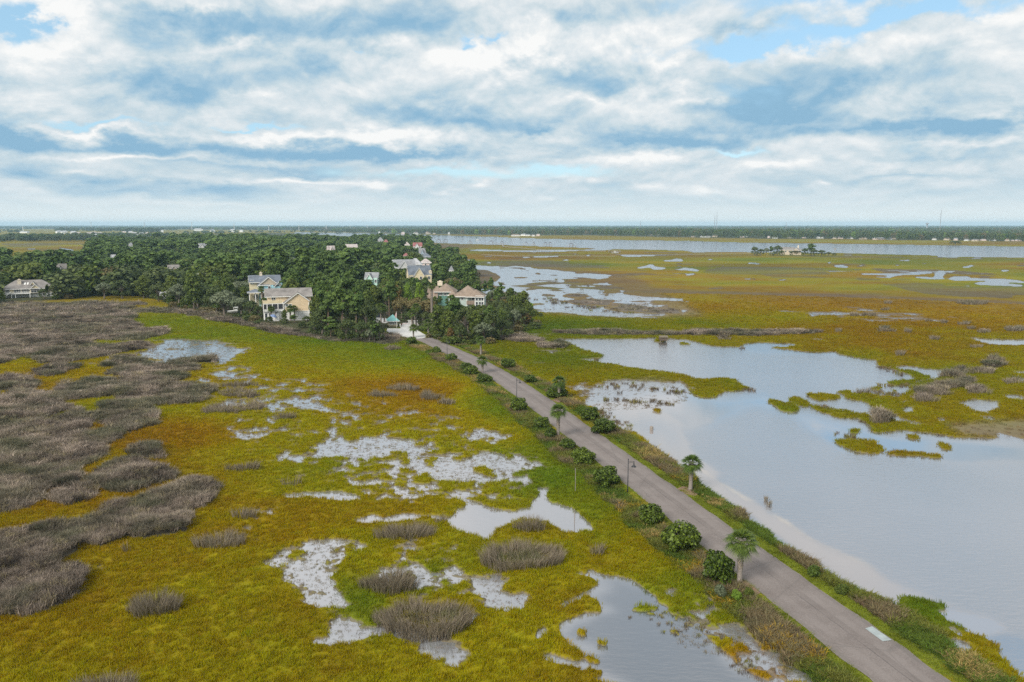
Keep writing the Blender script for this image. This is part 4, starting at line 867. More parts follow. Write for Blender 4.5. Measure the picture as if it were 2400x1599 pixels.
# ------------------------------------------------------------------ single rush tussocks
rush_mat = foliage('dead_rush', (.265, .215, .155), (.18, .148, .100), .2, .55, .8)
rush_mat2 = foliage('green_rush', (.11, .12, .05), (.17, .15, .08), .2, .4, .8)
def inpoly(px, py, poly):
    c = np.zeros(len(px), bool); m = len(poly)
    for i in range(m):
        (x1, y1), (x2, y2) = poly[i], poly[(i + 1) % m]
        k = ((y1 > py) != (y2 > py)) & (px < (x2 - x1) * (py - y1) / (y2 - y1 + 1e-12) + x1); c ^= k
    return c
def tussock(poly, label, i, hgt=1.25, maxd=95.0, group='rush tussocks standing singly on the flats'):
    vmin = min(p[1] for p in poly); vmax = max(p[1] for p in poly)
    q = []
    for (u, v) in poly:
        t = (vmax - v) / max(vmax - vmin, 1e-3); q.append((u, v + min(t * 1.15, 1) * hgt * .85 * (v - HOR) / H))
    if max(p[1] for p in q) - min(p[1] for p in q) < 2: q = poly
    g = [at(*p) for p in q]; gx = [float(a) for a, b in g]; gy = [float(b) for a, b in g]; cx, cy = np.mean(gx), np.mean(gy)
    w = [(x - cx, y - cy) for x, y in zip(gx, gy)]
    x0, x1, y0, y1 = min(p[0] for p in w), max(p[0] for p in w), min(p[1] for p in w), max(p[1] for p in w)
    D = math.hypot(cx, cy); dens = min(maxd, 95 * (75 / D) ** 1.3); r_ = np.random.default_rng(900 + i)
    n = int(dens * (x1 - x0 + 1) * (y1 - y0 + 1)) + 60; n = min(n, 26000)
    px = r_.uniform(x0 - .5, x1 + .5, n); py = r_.uniform(y0 - .5, y1 + .5, n)
    jx, jy = fbm(px + cx, py + cy, 2.5, 3) * .5, fbm(px + cx, py + cy, 2.5, 3, off=.5) * .5
    m = inpoly(px + jx, py + jy, w); px, py = px[m], py[m]; n = len(px)
    if n < 20: return
    ed = np.full(n, 1e9)
    for (a, b) in zip(w, w[1:] + w[:1]):
        e = np.array([b[0]-a[0], b[1]-a[1]]); L = np.linalg.norm(e) + 1e-6; e /= L; t = np.clip((px-a[0])*e[0]+(py-a[1])*e[1], 0, L); ed = np.minimum(ed, np.hypot(px-a[0]-e[0]*t, py-a[1]-e[1]*t))
    size = min(x1 - x0, y1 - y0)
    inner = sstep(.8, 2.2, ed) * (1 if size > 5 else .3)
    hn = fbm(px + cx, py + cy, 3.0, 3, off=.8)
    h = hgt * (1 - inner * .50 + .36 * hn) * r_.uniform(.85, 1.12, n)
    k = max(1.0, (D / 85) ** .8); wd = .018 * k * r_.uniform(.7, 1.4, n)
    la = np.where(inner > .5, fbm(px + cx, py + cy, 4, 2, off=.3) * 5 + r_.normal(0, .9, n), np.arctan2(py, px) + r_.normal(0, .8, n)); le = r_.uniform(.15, .7, n) * h * (1 + inner * .9)
    dx, dy = np.cos(la) * le, np.sin(la) * le; a = r_.uniform(0, PI, n); ex, ey = np.cos(a) * wd, np.sin(a) * wd
    z0 = np.full(n, -.05)
    V = np.stack([np.stack([px-ex, py-ey, z0], -1), np.stack([px+ex, py+ey, z0], -1), np.stack([px+dx*.4+ex*.8, py+dy*.4+ey*.8, h*.6], -1), np.stack([px+dx*.4-ex*.8, py+dy*.4-ey*.8, h*.6], -1), np.stack([px+dx, py+dy, h], -1)], 1).reshape(-1, 3)
    b = np.arange(n) * 5
    me = np_mesh('rush_tussock', V, np.stack([b, b+1, b+2, b+3], -1), np.stack([b+3, b+2, b+4], -1))
    me.materials.append(rush_mat); me.materials.append(rush_mat2)
    gi = ((hn > .18) & (inner > .5) & (r_.random(n) < .65)) | (r_.random(n) < .05)
    mi = np.concatenate([gi, gi]).astype(np.int32); me.polygons.foreach_set('material_index', mi)
    o = mkobj('rush_tussock', me); o.location = (cx, cy, .08)
    return tag(o, label, 'rushes', group)
for i, (p, lab) in enumerate(TUSSOCK): tussock(p, lab, i)
fl = ['first', 'second', 'third', 'fourth', 'fifth', 'sixth', 'seventh', 'eighth', 'ninth', 'tenth', 'eleventh', 'twelfth', 'thirteenth', 'fourteenth', 'fifteenth', 'sixteenth', 'seventeenth', 'eighteenth', 'nineteenth', 'twentieth',
      'twenty-first', 'twenty-second', 'twenty-third', 'twenty-fourth', 'twenty-fifth', 'twenty-sixth', 'twenty-seventh', 'twenty-eighth', 'twenty-ninth', 'thirtieth', 'thirty-first', 'thirty-second', 'thirty-third', 'thirty-fourth', 'thirty-fifth', 'thirty-sixth']
ft = sorted(FARTUS, key=lambda p: np.mean([q[0] for q in p]))
for i, p in enumerate(ft):
    tussock(p, f'dark grey rush tussock beyond the pond, {fl[i]} from the left', 100 + i, 1.4, group='rush tussocks scattered beyond the pond')

# ------------------------------------------------------------------ specks of stubble and oyster shell in the shallows
def specks():
    P = []; T = []
    segs = [((1905,950),(2010,978),26,5), ((2010,985),(2240,1024),34,5), ((1985,922),(2120,925),24,5), ((2080,1060),(2205,1070),26,5), ((1960,1015),(2010,1030),10,5), ((2060,905),(2160,905),18,6), ((1440,1003),(1620,1110),60,7), ((1400,965),(1480,1010),26,8),
            ((1420,905),(1600,915),34,12), ((1400,935),(1580,945),30,8), ((1730,912),(1770,914),10,3), ((1500,1440),(1760,1540),30,26), ((1650,1470),(1780,1590),34,18), ((2072,1410),(2110,1432),16,6), ((2250,985),(2400,1012),36,8), ((1345,820),(1400,842),18,4), ((1660,790),(1740,815),12,4), ((2060,855),(2110,880),14,5), ((1250,700),(1500,735),60,8), ((1280,660),(1560,690),50,9)]
    for (a, b, n, r) in segs:
        t = rng.random(n); u = a[0] + (b[0] - a[0]) * t + rng.normal(0, r, n); v = a[1] + (b[1] - a[1]) * t + rng.normal(0, r * .45, n)
        x, y = at(u, v); ok = (fields(x, y)['s'] > .02) & (np.abs(lateral(x, y)[0]) > 5)
        for X_, Y_, o in zip(x, y, ok):
            if o: P.append((X_, Y_, -.02)); T.append(random.choice(((.17, .125, .07), (.15, .12, .08), (.18, .17, .03), (.14, .115, .09), (.20, .17, .05))))
    n = len(P); P = np.array(P); D = np.hypot(P[:, 0], P[:, 1]); k = np.clip(D / 150, .5, 2.6)
    sc = rng.uniform(.5, 1.5, n) * k; S_ = np.stack([sc, sc * rng.uniform(.7, 1.3, n), rng.uniform(.35, .8, n) * np.minimum(k, 1.6)], -1)
    scatter('shallow_stubble', P, np.stack([0 * D, 0 * D, rng.uniform(0, 6.28, n)], -1), S_, rng.integers(0, 5, n), np.array(T, np.float32), W_P, 'brown stubble and shell specks standing in the shallow water', 'stubble')
specks()
# ------------------------------------------------------------------ leaf, bark
M_PINE = foliage('pine_needles', (0.048, 0.093, 0.020), (0.107, 0.158, 0.029), .2, .28)
M_OAK = foliage('live_oak_leaves', (0.045, 0.073, 0.018), (0.094, 0.114, 0.031), .2, .28)
M_BROAD = foliage('broad_leaves', (0.056, 0.097, 0.014), (0.123, 0.148, 0.024), .3, .28)
M_LIME = foliage('lime_leaves', (0.143, 0.247, 0.023), (0.208, 0.286, 0.039), .35, .35)
M_MOSS = foliage('mossy_leaves', (0.117, 0.143, 0.077), (0.177, 0.200, 0.118), .25, .4)
M_TAN = foliage('tan_leaves', (0.188, 0.139, 0.055), (0.144, 0.133, 0.049), .25, .4)
M_RUST = foliage('rust_leaves', (0.177, 0.094, 0.026), (0.125, 0.104, 0.031), .25, .4)
M_SHRUB = foliage('glossy_shrub_leaves', (0.032, 0.061, 0.008), (0.116, 0.158, 0.015), .25, .55, .45)
M_PALM = foliage('palm_fronds', (0.053, 0.100, 0.015), (0.116, 0.158, 0.026), .25, .35, .45)
M_BARK = solid('grey_bark', (.17, .14, .115), .9, .35, 3.0, bump=.5)
M_PBARK = solid('pine_bark', (.16, .11, .08), .9, .35, 3.0, bump=.5)
M_BOOT = solid('palm_boots', (.34, .28, .21), .9, .35, 5.0, bump=.4)
M_PTRUNK = solid('palm_trunk', (.22, .19, .165), .9, .25, 6.0, bump=.5)

def leaf_mesh(lobes, n, leaf, seed, under=.35, squash=1.0, jit=.30, name='crown'):
    """leaf clumps spread over and inside a set of lobes (cx,cy,cz,rx,ry,rz)"""
    g = np.random.default_rng(seed)
    vol = np.array([l[3] * l[4] + l[4] * l[5] + l[3] * l[5] for l in lobes]); vol = vol / vol.sum()
    cnt = np.maximum((vol * n).astype(int), 6)
    P = []; NN = []
    for l, c in zip(lobes, cnt):
        d = g.normal(0, 1, (c, 3)); d /= np.linalg.norm(d, axis=1)[:, None]
        low = (d[:, 2] < -.25) & (g.random(c) > under); d[low, 2] *= -1
        r = g.uniform(.62, 1.06, (c, 1)) ** .6
        P.append(np.array(l[:3]) + d * r * np.array(l[3:6])); nn = d / np.array(l[3:6]) * np.mean(l[3:6]); NN.append(nn)
    P = np.concatenate(P); Nn = np.concatenate(NN); Nn += g.normal(0, jit, Nn.shape); Nn[:, 2] += .15; Nn /= np.linalg.norm(Nn, axis=1)[:, None]
    a = g.normal(0, 1, Nn.shape); t1 = np.cross(Nn, a); t1 /= np.linalg.norm(t1, axis=1)[:, None]; t2 = np.cross(Nn, t1)
    s = leaf * g.uniform(.55, 1.35, (len(P), 1)) / 2; sx = s * g.uniform(.7, 1.2, (len(P), 1))
    bend = Nn * s * g.uniform(-.5, .3, (len(P), 1))
    V = np.stack([P - t1 * sx - t2 * s * .6 + bend, P + t1 * sx * .3 - t2 * s + bend, P + t1 * sx + t2 * s * .4 + bend * .2, P - t1 * sx * .2 + t2 * s - bend], 1).reshape(-1, 3)
    b = np.arange(len(P)) * 4
    return np_mesh(name, V, np.stack([b, b + 1, b + 2, b + 3], -1))

def trunk_mesh(h, r, limbs, seed, lean=.04):
    g = random.Random(seed); m = MB()
    lx, ly = g.uniform(-lean, lean), g.uniform(-lean, lean)
    pts = [(lx * h * t + .1 * math.sin(t * 5 + seed) * t, ly * h * t, h * t - .1) for t in (0, .12, .35, .6, .8, 1)]
    m.tube(pts, [r * 1.35, r, r * .85, r * .65, r * .45, r * .22], 7)
    for (z, (ex, ey, ez), rr) in limbs:
        t = z / h; p0 = (lx * z, ly * z, z); mid = ((p0[0] + ex) / 2, (p0[1] + ey) / 2, z + (ez - z) * .62)
        m.tube([p0, mid, (ex, ey, ez)], [rr, rr * .7, rr * .3], 5)
    return m.mesh('trunk', True)

# unit trees are 10 m tall; things scale them
def make_kind(kind, seed):
    g = random.Random(seed); L = []; limbs = []
    if kind == 'pine':
        for k in range(g.randint(11, 14)):
            z = 5.0 + 4.6 * (k / 13) + g.uniform(-.3, .3); rr = 2.0 * (1 - abs(k / 13 - .38) * 1.05); a = g.uniform(0, 6.28); o = rr * g.uniform(.35, .85)
            L.append((o * math.cos(a), o * math.sin(a), z, g.uniform(.8, 1.35), g.uniform(.8, 1.35), g.uniform(.45, .8))); limbs.append((z - .6, (o * math.cos(a), o * math.sin(a), z), .07))
        L.append((0, 0, 9.5, .6, .6, .6)); return leaf_mesh(L, 1500, .48, seed, .5), trunk_mesh(9.4, .20, limbs[:9], seed), M_PINE, M_PBARK
    if kind in ('oak', 'moss', 'tan'):
        W = 4.6 if kind != 'tan' else 4.0
        for k in range(16):
            a = k * 2.4 + g.uniform(-.4, .4); o = W * math.sqrt((k + .5) / 16) * .82; z = 7.9 - (o / W) ** 2 * 3.4 + g.uniform(-.5, .5)
            L.append((o * math.cos(a), o * math.sin(a), z, g.uniform(1.2, 1.7), g.uniform(1.2, 1.7), g.uniform(.9, 1.5)))
            if k % 2 == 0: limbs.append((2.0 + k * .1, (o * math.cos(a) * .8, o * math.sin(a) * .8, z - .3), .16))
        if kind == 'oak':
            for k in range(7):
                a = k * .9; L.append((3.6 * math.cos(a), 3.6 * math.sin(a), 3.0 + g.uniform(-.6, .6), 1.2, 1.2, 1.2))
        return leaf_mesh(L, 1900, .52, seed, .45), trunk_mesh(6.5, .42, limbs, seed), {'oak': M_OAK, 'moss': M_MOSS, 'tan': M_TAN}[kind], M_BARK
    if kind in ('broad', 'lime', 'rust'):
        for k in range(15):
            t = k / 14; z = 2.6 + 6.4 * t; rr = 3.0 * math.sin(PI * (.18 + .72 * t)) ; a = k * 2.4 + g.uniform(-.3, .3); o = rr * g.uniform(.35, .75)
            L.append((o * math.cos(a), o * math.sin(a), z, g.uniform(1.0, 1.6), g.uniform(1.0, 1.6), g.uniform(.9, 1.3)))
            if k % 2: limbs.append((max(z - 1.2, 1.2), (o * math.cos(a), o * math.sin(a), z), .09))
        L.append((0, 0, 9.2, .9, .9, .8)); return leaf_mesh(L, 1700, .50, seed, .45), trunk_mesh(9.0, .24, limbs, seed), {'broad': M_BROAD, 'lime': M_LIME, 'rust': M_RUST}[kind], M_BARK
KINDS = {}
for kind, nv in (('pine', 4), ('oak', 3), ('broad', 4), ('lime', 2), ('moss', 2), ('tan', 2), ('rust', 2)):
    KINDS[kind] = [make_kind(kind, 31 * (k + 1) + len(kind) * 7) for k in range(nv)]
def plant_tree(kind, x, y, h, w, label, group=None, name=None, z=0.12, rz=None):
    cm, tm, cmat, tmat = random.choice(KINDS[kind])
    nm = name or {'pine': 'pine_tree', 'oak': 'live_oak_tree', 'broad': 'leafy_tree', 'lime': 'leafy_tree', 'moss': 'live_oak_tree', 'tan': 'leafy_tree', 'rust': 'leafy_tree'}[kind]
    base = {'pine': 5.2, 'oak': 11.0, 'moss': 10.5, 'tan': 9.5, 'broad': 8.0, 'lime': 8.0, 'rust': 8.0}[kind]
    sz = h / 10.0; sx = (w / base) if w else sz
    e = empty(nm, (x, y, z), label, 'tree', group, random.uniform(0, 6.28) if rz is None else rz, (sx, sx, sz))
    t = mkobj('trunk', tm, tmat, e); c = mkobj('crown', cm, cmat, e)
    return e

# ------------------------------------------------------------------ palms
def frond_mesh(n, seed, R_=1.55):
    g = random.Random(seed); V = []; T = []; Q = []
    for i in range(n):
        a = i * 2.399 + g.uniform(-.2, .2); up = 1.40 - 2.15 * (i / n) ** .85 + g.uniform(-.14, .14)     # elevation of the leaf stalk
        pet = R_ * (.26 + .30 * min(1, i / n * 1.6)) * g.uniform(.85, 1.15); d = Vector((math.cos(a) * math.cos(up), math.sin(a) * math.cos(up), math.sin(up)))
        side = Vector((-math.sin(a), math.cos(a), 0)); base = Vector((0, 0, 0)) + d * .08; tip = base + d * pet; nrm = side.cross(d)
        b = len(V); w = .011
        V += [tuple(base - side * w), tuple(base + side * w), tuple(tip + side * w), tuple(tip - side * w)]; Q.append((b, b+1, b+2, b+3))
        nl = 17
        for j in range(nl):
            f = (j / (nl - 1) - .5) * 2; ang = f * 1.75; L = R_ * (.62 - .14 * abs(f)) * g.uniform(.85, 1.1)
            dr = d * math.cos(ang) + side * math.sin(ang); dr.normalize()
            mid = tip + dr * L * .55 + nrm * (.05 * (1 - abs(f))); end = tip + dr * L + Vector((0, 0, -1)) * L * (.22 + .28 * (i / n))
            wv = dr.cross(nrm).normalized() * .045
            b = len(V); V += [tuple(tip - wv * .3), tuple(tip + wv * .3), tuple(mid + wv), tuple(mid - wv), tuple(end)]; Q.append((b, b+1, b+2, b+3)); T.append((b+3, b+2, b+4))
    return np_mesh('fronds', np.array(V), Q, T)
def boots_mesh(h0, h1, r0, r1, seed, top=True):
    g = random.Random(seed); m = MB(); n = int((h1 - h0) * 26)
    for i in range(n):
        t = i / max(n - 1, 1); z = h0 + (h1 - h0) * t; r = r0 + (r1 - r0) * t; a = i * 2.399
        L = g.uniform(.14, .30) * (1 + .5 * t); c, s = math.cos(a), math.sin(a)
        b = Vector((c * r * .85, s * r * .85, z)); o = Vector((c * (r + .07), s * (r + .07), z + L)); sd = Vector((-s, c, 0)) * .07
        m.poly([b - sd, b + sd, o + sd * .7, o - sd * .7]); m.poly([b - sd + Vector((0, 0, -.03)), o - sd * .7, o + sd * .7, b + sd + Vector((0, 0, -.03))])
    return m.mesh('boots')
PALMS = [frond_mesh(46, 3), frond_mesh(42, 8), frond_mesh(38, 15)]
def palm(u, vb, vt, label, group, seed, wide=None, z=ZR, boots=True):
    g = random.Random(seed); p = A3(u, vb, z); h = height(u, vb, vt, z)
    cr = (wide or 1.7); ht = h - cr * .78
    e = empty('palm_tree', (p.x, p.y, z - .03), label, 'palm tree', group, g.uniform(0, 6.28))
    lx = g.uniform(-.03, .03)
    rb = .22 + ht * .010
    m = MB(); m.tube([(lx * ht * t, 0, ht * t) for t in (0, .05, .3, .6, .85, 1)], [rb * 1.45, rb * 1.1, rb * .95, rb, rb * 1.05, rb * .8], 9); m.build('trunk', M_PTRUNK, e, True)
    if boots:
        b = mkobj('leaf_stubs', boots_mesh(ht * .32, ht * .98, rb * .95, rb * 1.35, seed), M_BOOT, e)
    c = mkobj('crown', PALMS[seed % 3], M_PALM, e); c.location = (lx * ht, 0, ht - .1); c.scale = (cr / 1.7,) * 3
    return e
PG = 'sabal palms along the causeway'
palm(1733, 1369, 1233, 'nearest palm, on the mulch bed at the near left edge of the road', PG, 1, 1.8)
palm(1618, 1148, 1060, 'tall palm on the pond side mulch patch with the pond behind it', PG, 2, 1.7)
palm(1308, 1025, 942, 'palm at the left road edge beside the small round shrub', PG, 3, 1.7)
palm(1310, 935, 876, 'palm standing in front of the big dark shrub on the pond side', PG, 4, 1.7)
palm(1131, 874, 830, 'shorter palm at the left road edge in front of the pair of shrubs', PG, 5, 1.7)
palm(1127, 832, 785, 'slim palm on the pond side verge beyond the second lamp post', PG, 6, 1.6)
palm(969, 791, 757, 'palm growing at the near end of the concrete pavement', PG, 7, 1.7)

# ------------------------------------------------------------------ round shrubs along the road
def shrub_mesh(seed):
    g = random.Random(seed); L = [(0, 0, .95, .8, .8, .85)]
    for k in range(15):
        a = k * 2.4 + g.uniform(-.3, .3); z = g.uniform(.35, 1.5); r = .72 * math.sqrt(max(.05, 1 - ((z - .75) / 1.05) ** 2)); L.append((r * math.cos(a), r * math.sin(a), z, g.uniform(.26, .44), g.uniform(.26, .44), g.uniform(.28, .46)))
    return leaf_mesh(L, 2600, .15, seed, .6, jit=.6, name='leaves')
SHR = [shrub_mesh(60 + k) for k in range(4)]
_st = MB()
for k in range(7): _st.tube([(0, 0, -.1), (.2 * math.cos(k), .2 * math.sin(k), .5), (.5 * math.cos(k * .95), .5 * math.sin(k * .95), 1.2)], [.05, .035, .015], 5)
STEMS = _st.mesh('stems', True)
def shrub(u, vb, vt, wpx, label, group, seed, z=ZR - .1, mat=None, name='round_shrub'):
    p = A3(u, vb, z); w = wpx * mpp(u, vb)
    h = height(u, vb - wpx * .10, vt, z); h = max(h, w * .55)
    e = empty(name, (p.x, p.y + w * .3, z), label, 'shrub', group, seed * 1.3, (w / 2.1, w / 2.1, h / 1.85))
    mkobj('stems', STEMS, M_BARK, e); o = mkobj('leaves', SHR[seed % 4], mat or M_SHRUB, e)
    if mat is not None and SHR[seed % 4].materials[0] != mat:
        o.data = SHR[seed % 4].copy(); o.data.materials[0] = mat
    return e
SG = 'round shrubs along the left road verge'; SP = 'round shrubs along the pond side verge'
shrub(1688, 1377, 1294, 76, 'tall dark shrub touching the nearest palm', SG, 1)
shrub(1603, 1300, 1222, 92, 'largest round shrub, second from the bottom on the left verge', SG, 2)
shrub(1530, 1233, 1181, 62, 'square-topped shrub just below the nearest lamp post', SG, 3)
shrub(1423, 1144, 1095, 66, 'wide rounded shrub directly left of the nearest lamp post', SG, 4)
shrub(1367, 1092, 1050, 60, 'broad shrub one place beyond the nearest lamp post', SG, 5)
shrub(1331, 1057, 1026, 42, 'low shrub just below the mulch of the left edge palm', SG, 6)
shrub(1290, 1031, 1001, 28, 'small narrow shrub touching the left edge palm', SG, 7)
shrub(1269, 1006, 976, 38, 'round shrub just beyond the small narrow one', SG, 8)
shrub(1216, 967, 931, 42, 'round shrub at the foot of the second lamp post', SG, 9)
shrub(1136, 898, 874, 36, 'flat-topped shrub just below the shorter palm', SG, 10)
shrub(1103, 880, 855, 34, 'front shrub of the touching pair', SG, 11)
shrub(1092, 869, 848, 30, 'rear shrub of the touching pair', SG, 12)
shrub(1057, 848, 829, 32, 'flat wide shrub at the foot of the third lamp post', SG, 13)
shrub(1022, 830, 811, 25, 'shrub with brown weeds before it near the pavement end', SG, 14)
shrub(963, 809, 787, 26, 'farthest left verge shrub, under the pavement palm', SG, 15)
shrub(1417, 1021, 980, 58, 'yellow green spreading shrub on the pond side', SP, 16)
shrub(1384, 988, 953, 48, 'darker dome shrub behind the yellow green one', SP, 17)
shrub(1306, 935, 901, 54, 'big dark shrub behind a palm trunk on the pond side', SP, 18)
shrub(1243, 899, 877, 31, 'small dark shrub on the pond side near the second lamp post', SP, 19)
shrub(1191, 866, 838, 36, 'round dark shrub farthest along the pond side', SP, 20)
shrub(1910, 1357, 1325, 30, 'spiky dark green bush in the pond side weeds', SP, 21, mat=M_PALM)
shrub(1975, 1397, 1370, 30, 'low green bush nearer the bottom in the pond side weeds', SP, 22, mat=M_BROAD)
shrub(1690, 1404, 1370, 28, 'twiggy olive bush in front of the tall dark shrub', 'low bushes by the mulch bed', 23, mat=M_MOSS)
shrub(1728, 1412, 1385, 26, 'pale yellow green bush on the mulch bed', 'low bushes by the mulch bed', 24, mat=M_LIME)
shrub(1757, 1405, 1378, 24, 'bright green spiky bush on the mulch bed', 'low bushes by the mulch bed', 25, mat=M_BROAD)

# mulch beds under palms
mul = solid('brown_mulch', (.20, .125, .09), .95, .35, 6, bump=.6)
def bed(pts):
    c = [A3(*p, ZR) for p in pts]; mb = MB(); mb.prism([(p.x, p.y, ZR - .2) for p in c], (0, 0, .215)); tag(mb.build('mulch_bed', mul), 'brown pine straw mulch under a palm', 'mulch', kind='structure')
bed(S((1708,1375),(1722,1362),(1745,1360),(1768,1376),(1782,1390),(1768,1396),(1745,1392),(1722,1396),(1708,1386)))
bed(S((1588,1145),(1600,1140),(1624,1143),(1640,1156),(1630,1162),(1606,1157)))
bed(S((1300,1029),(1312,1022),(1326,1026),(1318,1032)))
bed(S((1292,938),(1305,933),(1322,938),(1312,943)))
bed(S((1118,834),(1128,830),(1136,833),(1124,836)))

# ------------------------------------------------------------------ lamp posts
M_BLK = solid('black_paint', (.018, .019, .022), .45, .2, 3, spec=.5)
M_LENS = solid('frosted_lens', (.62, .62, .58), .3, .05, 3)
def lamp(u, vb, vt, label, first=[None]):
    p = A3(u, vb, ZR - .05); h = height(u, vb, vt, ZR - .05); rz = -R(14)
    if first[0] is None:
        e = empty('street_lamp', (p.x, p.y, ZR - .07), label, 'street lamp', 'black lamp posts along the causeway', rz, h / 5.0)
        MB().tube([(0, 0, -.1), (0, 0, .25), (0, 0, .5), (0, 0, 5.0)], [.11, .105, .075, .062], 10).tube([(0, 0, 5.0), (0, 0, 5.06)], [.085, .05], 10).build('pole', M_BLK, e, True)
        MB().tube([(0, 0, 4.62), (.5, 0, 4.62), (.82, 0, 4.62)], .032, 6).tube([(.06, 0, 4.40), (.30, 0, 4.50), (.58, 0, 4.60)], .018, 6).tube([(.80, 0, 4.78), (.80, 0, 4.50)], .05, 8).build('arm', M_BLK, e)
        sh = MB().lathe([(.05, 4.52), (.075, 4.40), (.08, 4.28), (.10, 4.20), (.22, 4.08), (.36, 3.96), (.37, 3.92), (.34, 3.93), (.2, 4.05)], 16, (.80, 0, 0)).build('lamp_shade', M_BLK, e, True)
        MB().lathe([(.001, 3.86), (.10, 3.88), (.16, 3.94), (.17, 4.02)], 12, (.80, 0, 0)).build('lens', M_LENS, sh, True)
        first[0] = e
    else:
        e = copy_tree(first[0]); e.location = (p.x, p.y, ZR - .07); e.scale = (h / 5.0,) * 3; e['label'] = label
lamp(1471, 1155, 1076, 'nearest black lamp post, beside the wide rounded shrub')
lamp(1211, 934, 887, 'middle black lamp post with a shrub at its foot')
lamp(1048, 830, 795, 'farthest black lamp post, nearest the gatehouse')
# thin stakes standing in the left marsh, duck blind on the pond, posts and stumps
M_WOOD = solid('weathered_wood', (.24, .21, .18), .9, .3, 4, bump=.3)
def stake(u, vb, vt, label, r=.045):
    p = A3(u, vb, 0); h = height(u, vb, vt, 0); o = MB().tube([(0, 0, -.5), (.03, 0, h * .5), (0, .02, h)], r, 6).build('marsh_stake', M_WOOD); o.location = p; tag(o, label, 'stake', 'bare stakes in the near marsh')
stake(1348, 1157, 1098, 'taller pale stake standing in the grass left of the lamp post')
stake(1346, 1227, 1193, 'short dark stake in the corner of the central pool', .05)
def blind():
    p = A3(1554, 801, 0); s = mpp(1554, 801)
    e = empty('duck_blind', p, 'brown box-shaped hunting blind standing at the far rim of the pond', 'hunting blind')
    w, h = 17 * s, height(1554, 801, 790)
    MB().box(-w/2, w/2, -1.2, 1.2, .5, h).build('wall', solid('reed_screen', (.10, .075, .055), .95, .4, 6, bump=.5), e)
    MB().prism([(-w/2 - .2, -1.5, h), (w/2 + .2, -1.5, h), (w/2 + .2, 0, h + .35), (-w/2 - .2, 0, h + .35)], (0, 0, .12)).build('roof', solid('reed_thatch', (.15, .125, .085), .95, .4, 6, bump=.5), e)
    for sx in (-1, 1):
        for sy in (-1, 1): MB().tube([(sx * (w/2 - .2), sy * 1.0, -.8), (sx * (w/2 - .2), sy * 1.0, .52)], .1, 6).build('post', M_WOOD, e)
blind()
def pond_post(u, vb, vt, label):
    p = A3(u, vb, 0); h = height(u, vb, vt, 0); o = MB().tube([(0, 0, -.5), (0, 0, h * .9), (.02, 0, h)], [.30, .32, .12], 8).build('wooden_stump', M_WOOD); o.location = p; tag(o, label, 'stump', 'stumps in the pond')
pond_post(1527, 1008, 999, 'lone brown stump standing in the calm water by the bank')
def reed_tuft(u, v, w, label, seed):
    s = mpp(u, v) * w; a = [(u + w/2 * math.cos(t), v - w * .10 + w * .16 * math.sin(t)) for t in np.linspace(0, 6.28, 9)[:-1]]
    tussock(a, label, 400 + seed, .55, group='small reed tufts in the pond')
reed_tuft(1760, 1170, 9, 'small reed tuft in the pond, left of three', 1); reed_tuft(1794, 1170, 11, 'small reed tuft in the pond, upper right of three', 2); reed_tuft(1800, 1181, 9, 'small reed tuft in the pond, lower right of three', 3)
# ------------------------------------------------------------------ houses
def paint(n, c, r=.65): return solid(n, c, r, .07, 1.2)
def siding(name, c):
    """lapped boards: fine level lines"""
    m, nt, b = mat_new(name); geo = N(nt, 'ShaderNodeTexCoord'); sp = N(nt, 'ShaderNodeSeparateXYZ'); nt.links.new(geo.outputs['Object'], sp.inputs[0])
    w = N(nt, 'ShaderNodeMath', operation='FRACT'); k = N(nt, 'ShaderNodeMath', operation='MULTIPLY', i_1=4.0); nt.links.new(sp.outputs[2], k.inputs[0]); nt.links.new(k.outputs[0], w.inputs[0])
    ns = N(nt, 'ShaderNodeTexNoise', i_Scale=.8, i_Detail=5.0); nt.links.new(geo.outputs['Object'], ns.inputs['Vector'])
    rp = ramp(nt, [(.3, [x * .88 for x in c]), (.7, [min(1, x * 1.08) for x in c])]); nt.links.new(ns.outputs[0], rp.inputs[0]); nt.links.new(rp.outputs[0], b.inputs['Base Color'])
    bp = N(nt, 'ShaderNodeBump', i_Strength=.5, i_Distance=.03); nt.links.new(w.outputs[0], bp.inputs['Height']); nt.links.new(bp.outputs[0], b.inputs['Normal']); b.inputs['Roughness'].default_value = .7
    return m
def shingle(name, c):
    m, nt, b = mat_new(name); tc = N(nt, 'ShaderNodeTexCoord'); br = N(nt, 'ShaderNodeTexBrick', i_Scale=2.2); br.inputs['Color1'].default_value = (*[x * .82 for x in c], 1); br.inputs['Color2'].default_value = (*[x * 1.16 for x in c], 1)
    br.inputs['Mortar'].default_value = (*[x * .55 for x in c], 1); br.inputs['Mortar Size'].default_value = .012; nt.links.new(tc.outputs['Object'], br.inputs['Vector'])
    ns = N(nt, 'ShaderNodeTexNoise', i_Scale=.45, i_Detail=6.0); nt.links.new(tc.outputs['Object'], ns.inputs['Vector']); mr = N(nt, 'ShaderNodeMapRange', i_1=.3, i_2=.7, i_3=.72, i_4=1.2); nt.links.new(ns.outputs[0], mr.inputs[0])
    mx = N(nt, 'ShaderNodeMix', data_type='RGBA', blend_type='MULTIPLY'); mx.inputs['Factor'].default_value = 1; nt.links.new(br.outputs[0], mx.inputs['A']); nt.links.new(mr.outputs[0], mx.inputs['B']); nt.links.new(mx.outputs['Result'], b.inputs['Base Color'])
    b.inputs['Roughness'].default_value = .9; b.inputs['Specular IOR Level'].default_value = .2
    return m
W_WHITE = paint('white_trim', (.78, .77, .73)); W_YEL = siding('yellow_siding', (.72, .56, .36)); W_CREAM = siding('cream_siding', (.68, .58, .38)); W_BLUE = siding('blue_siding', (.33, .56, .62)); W_GREEN = siding('green_siding', (.10, .22, .18))
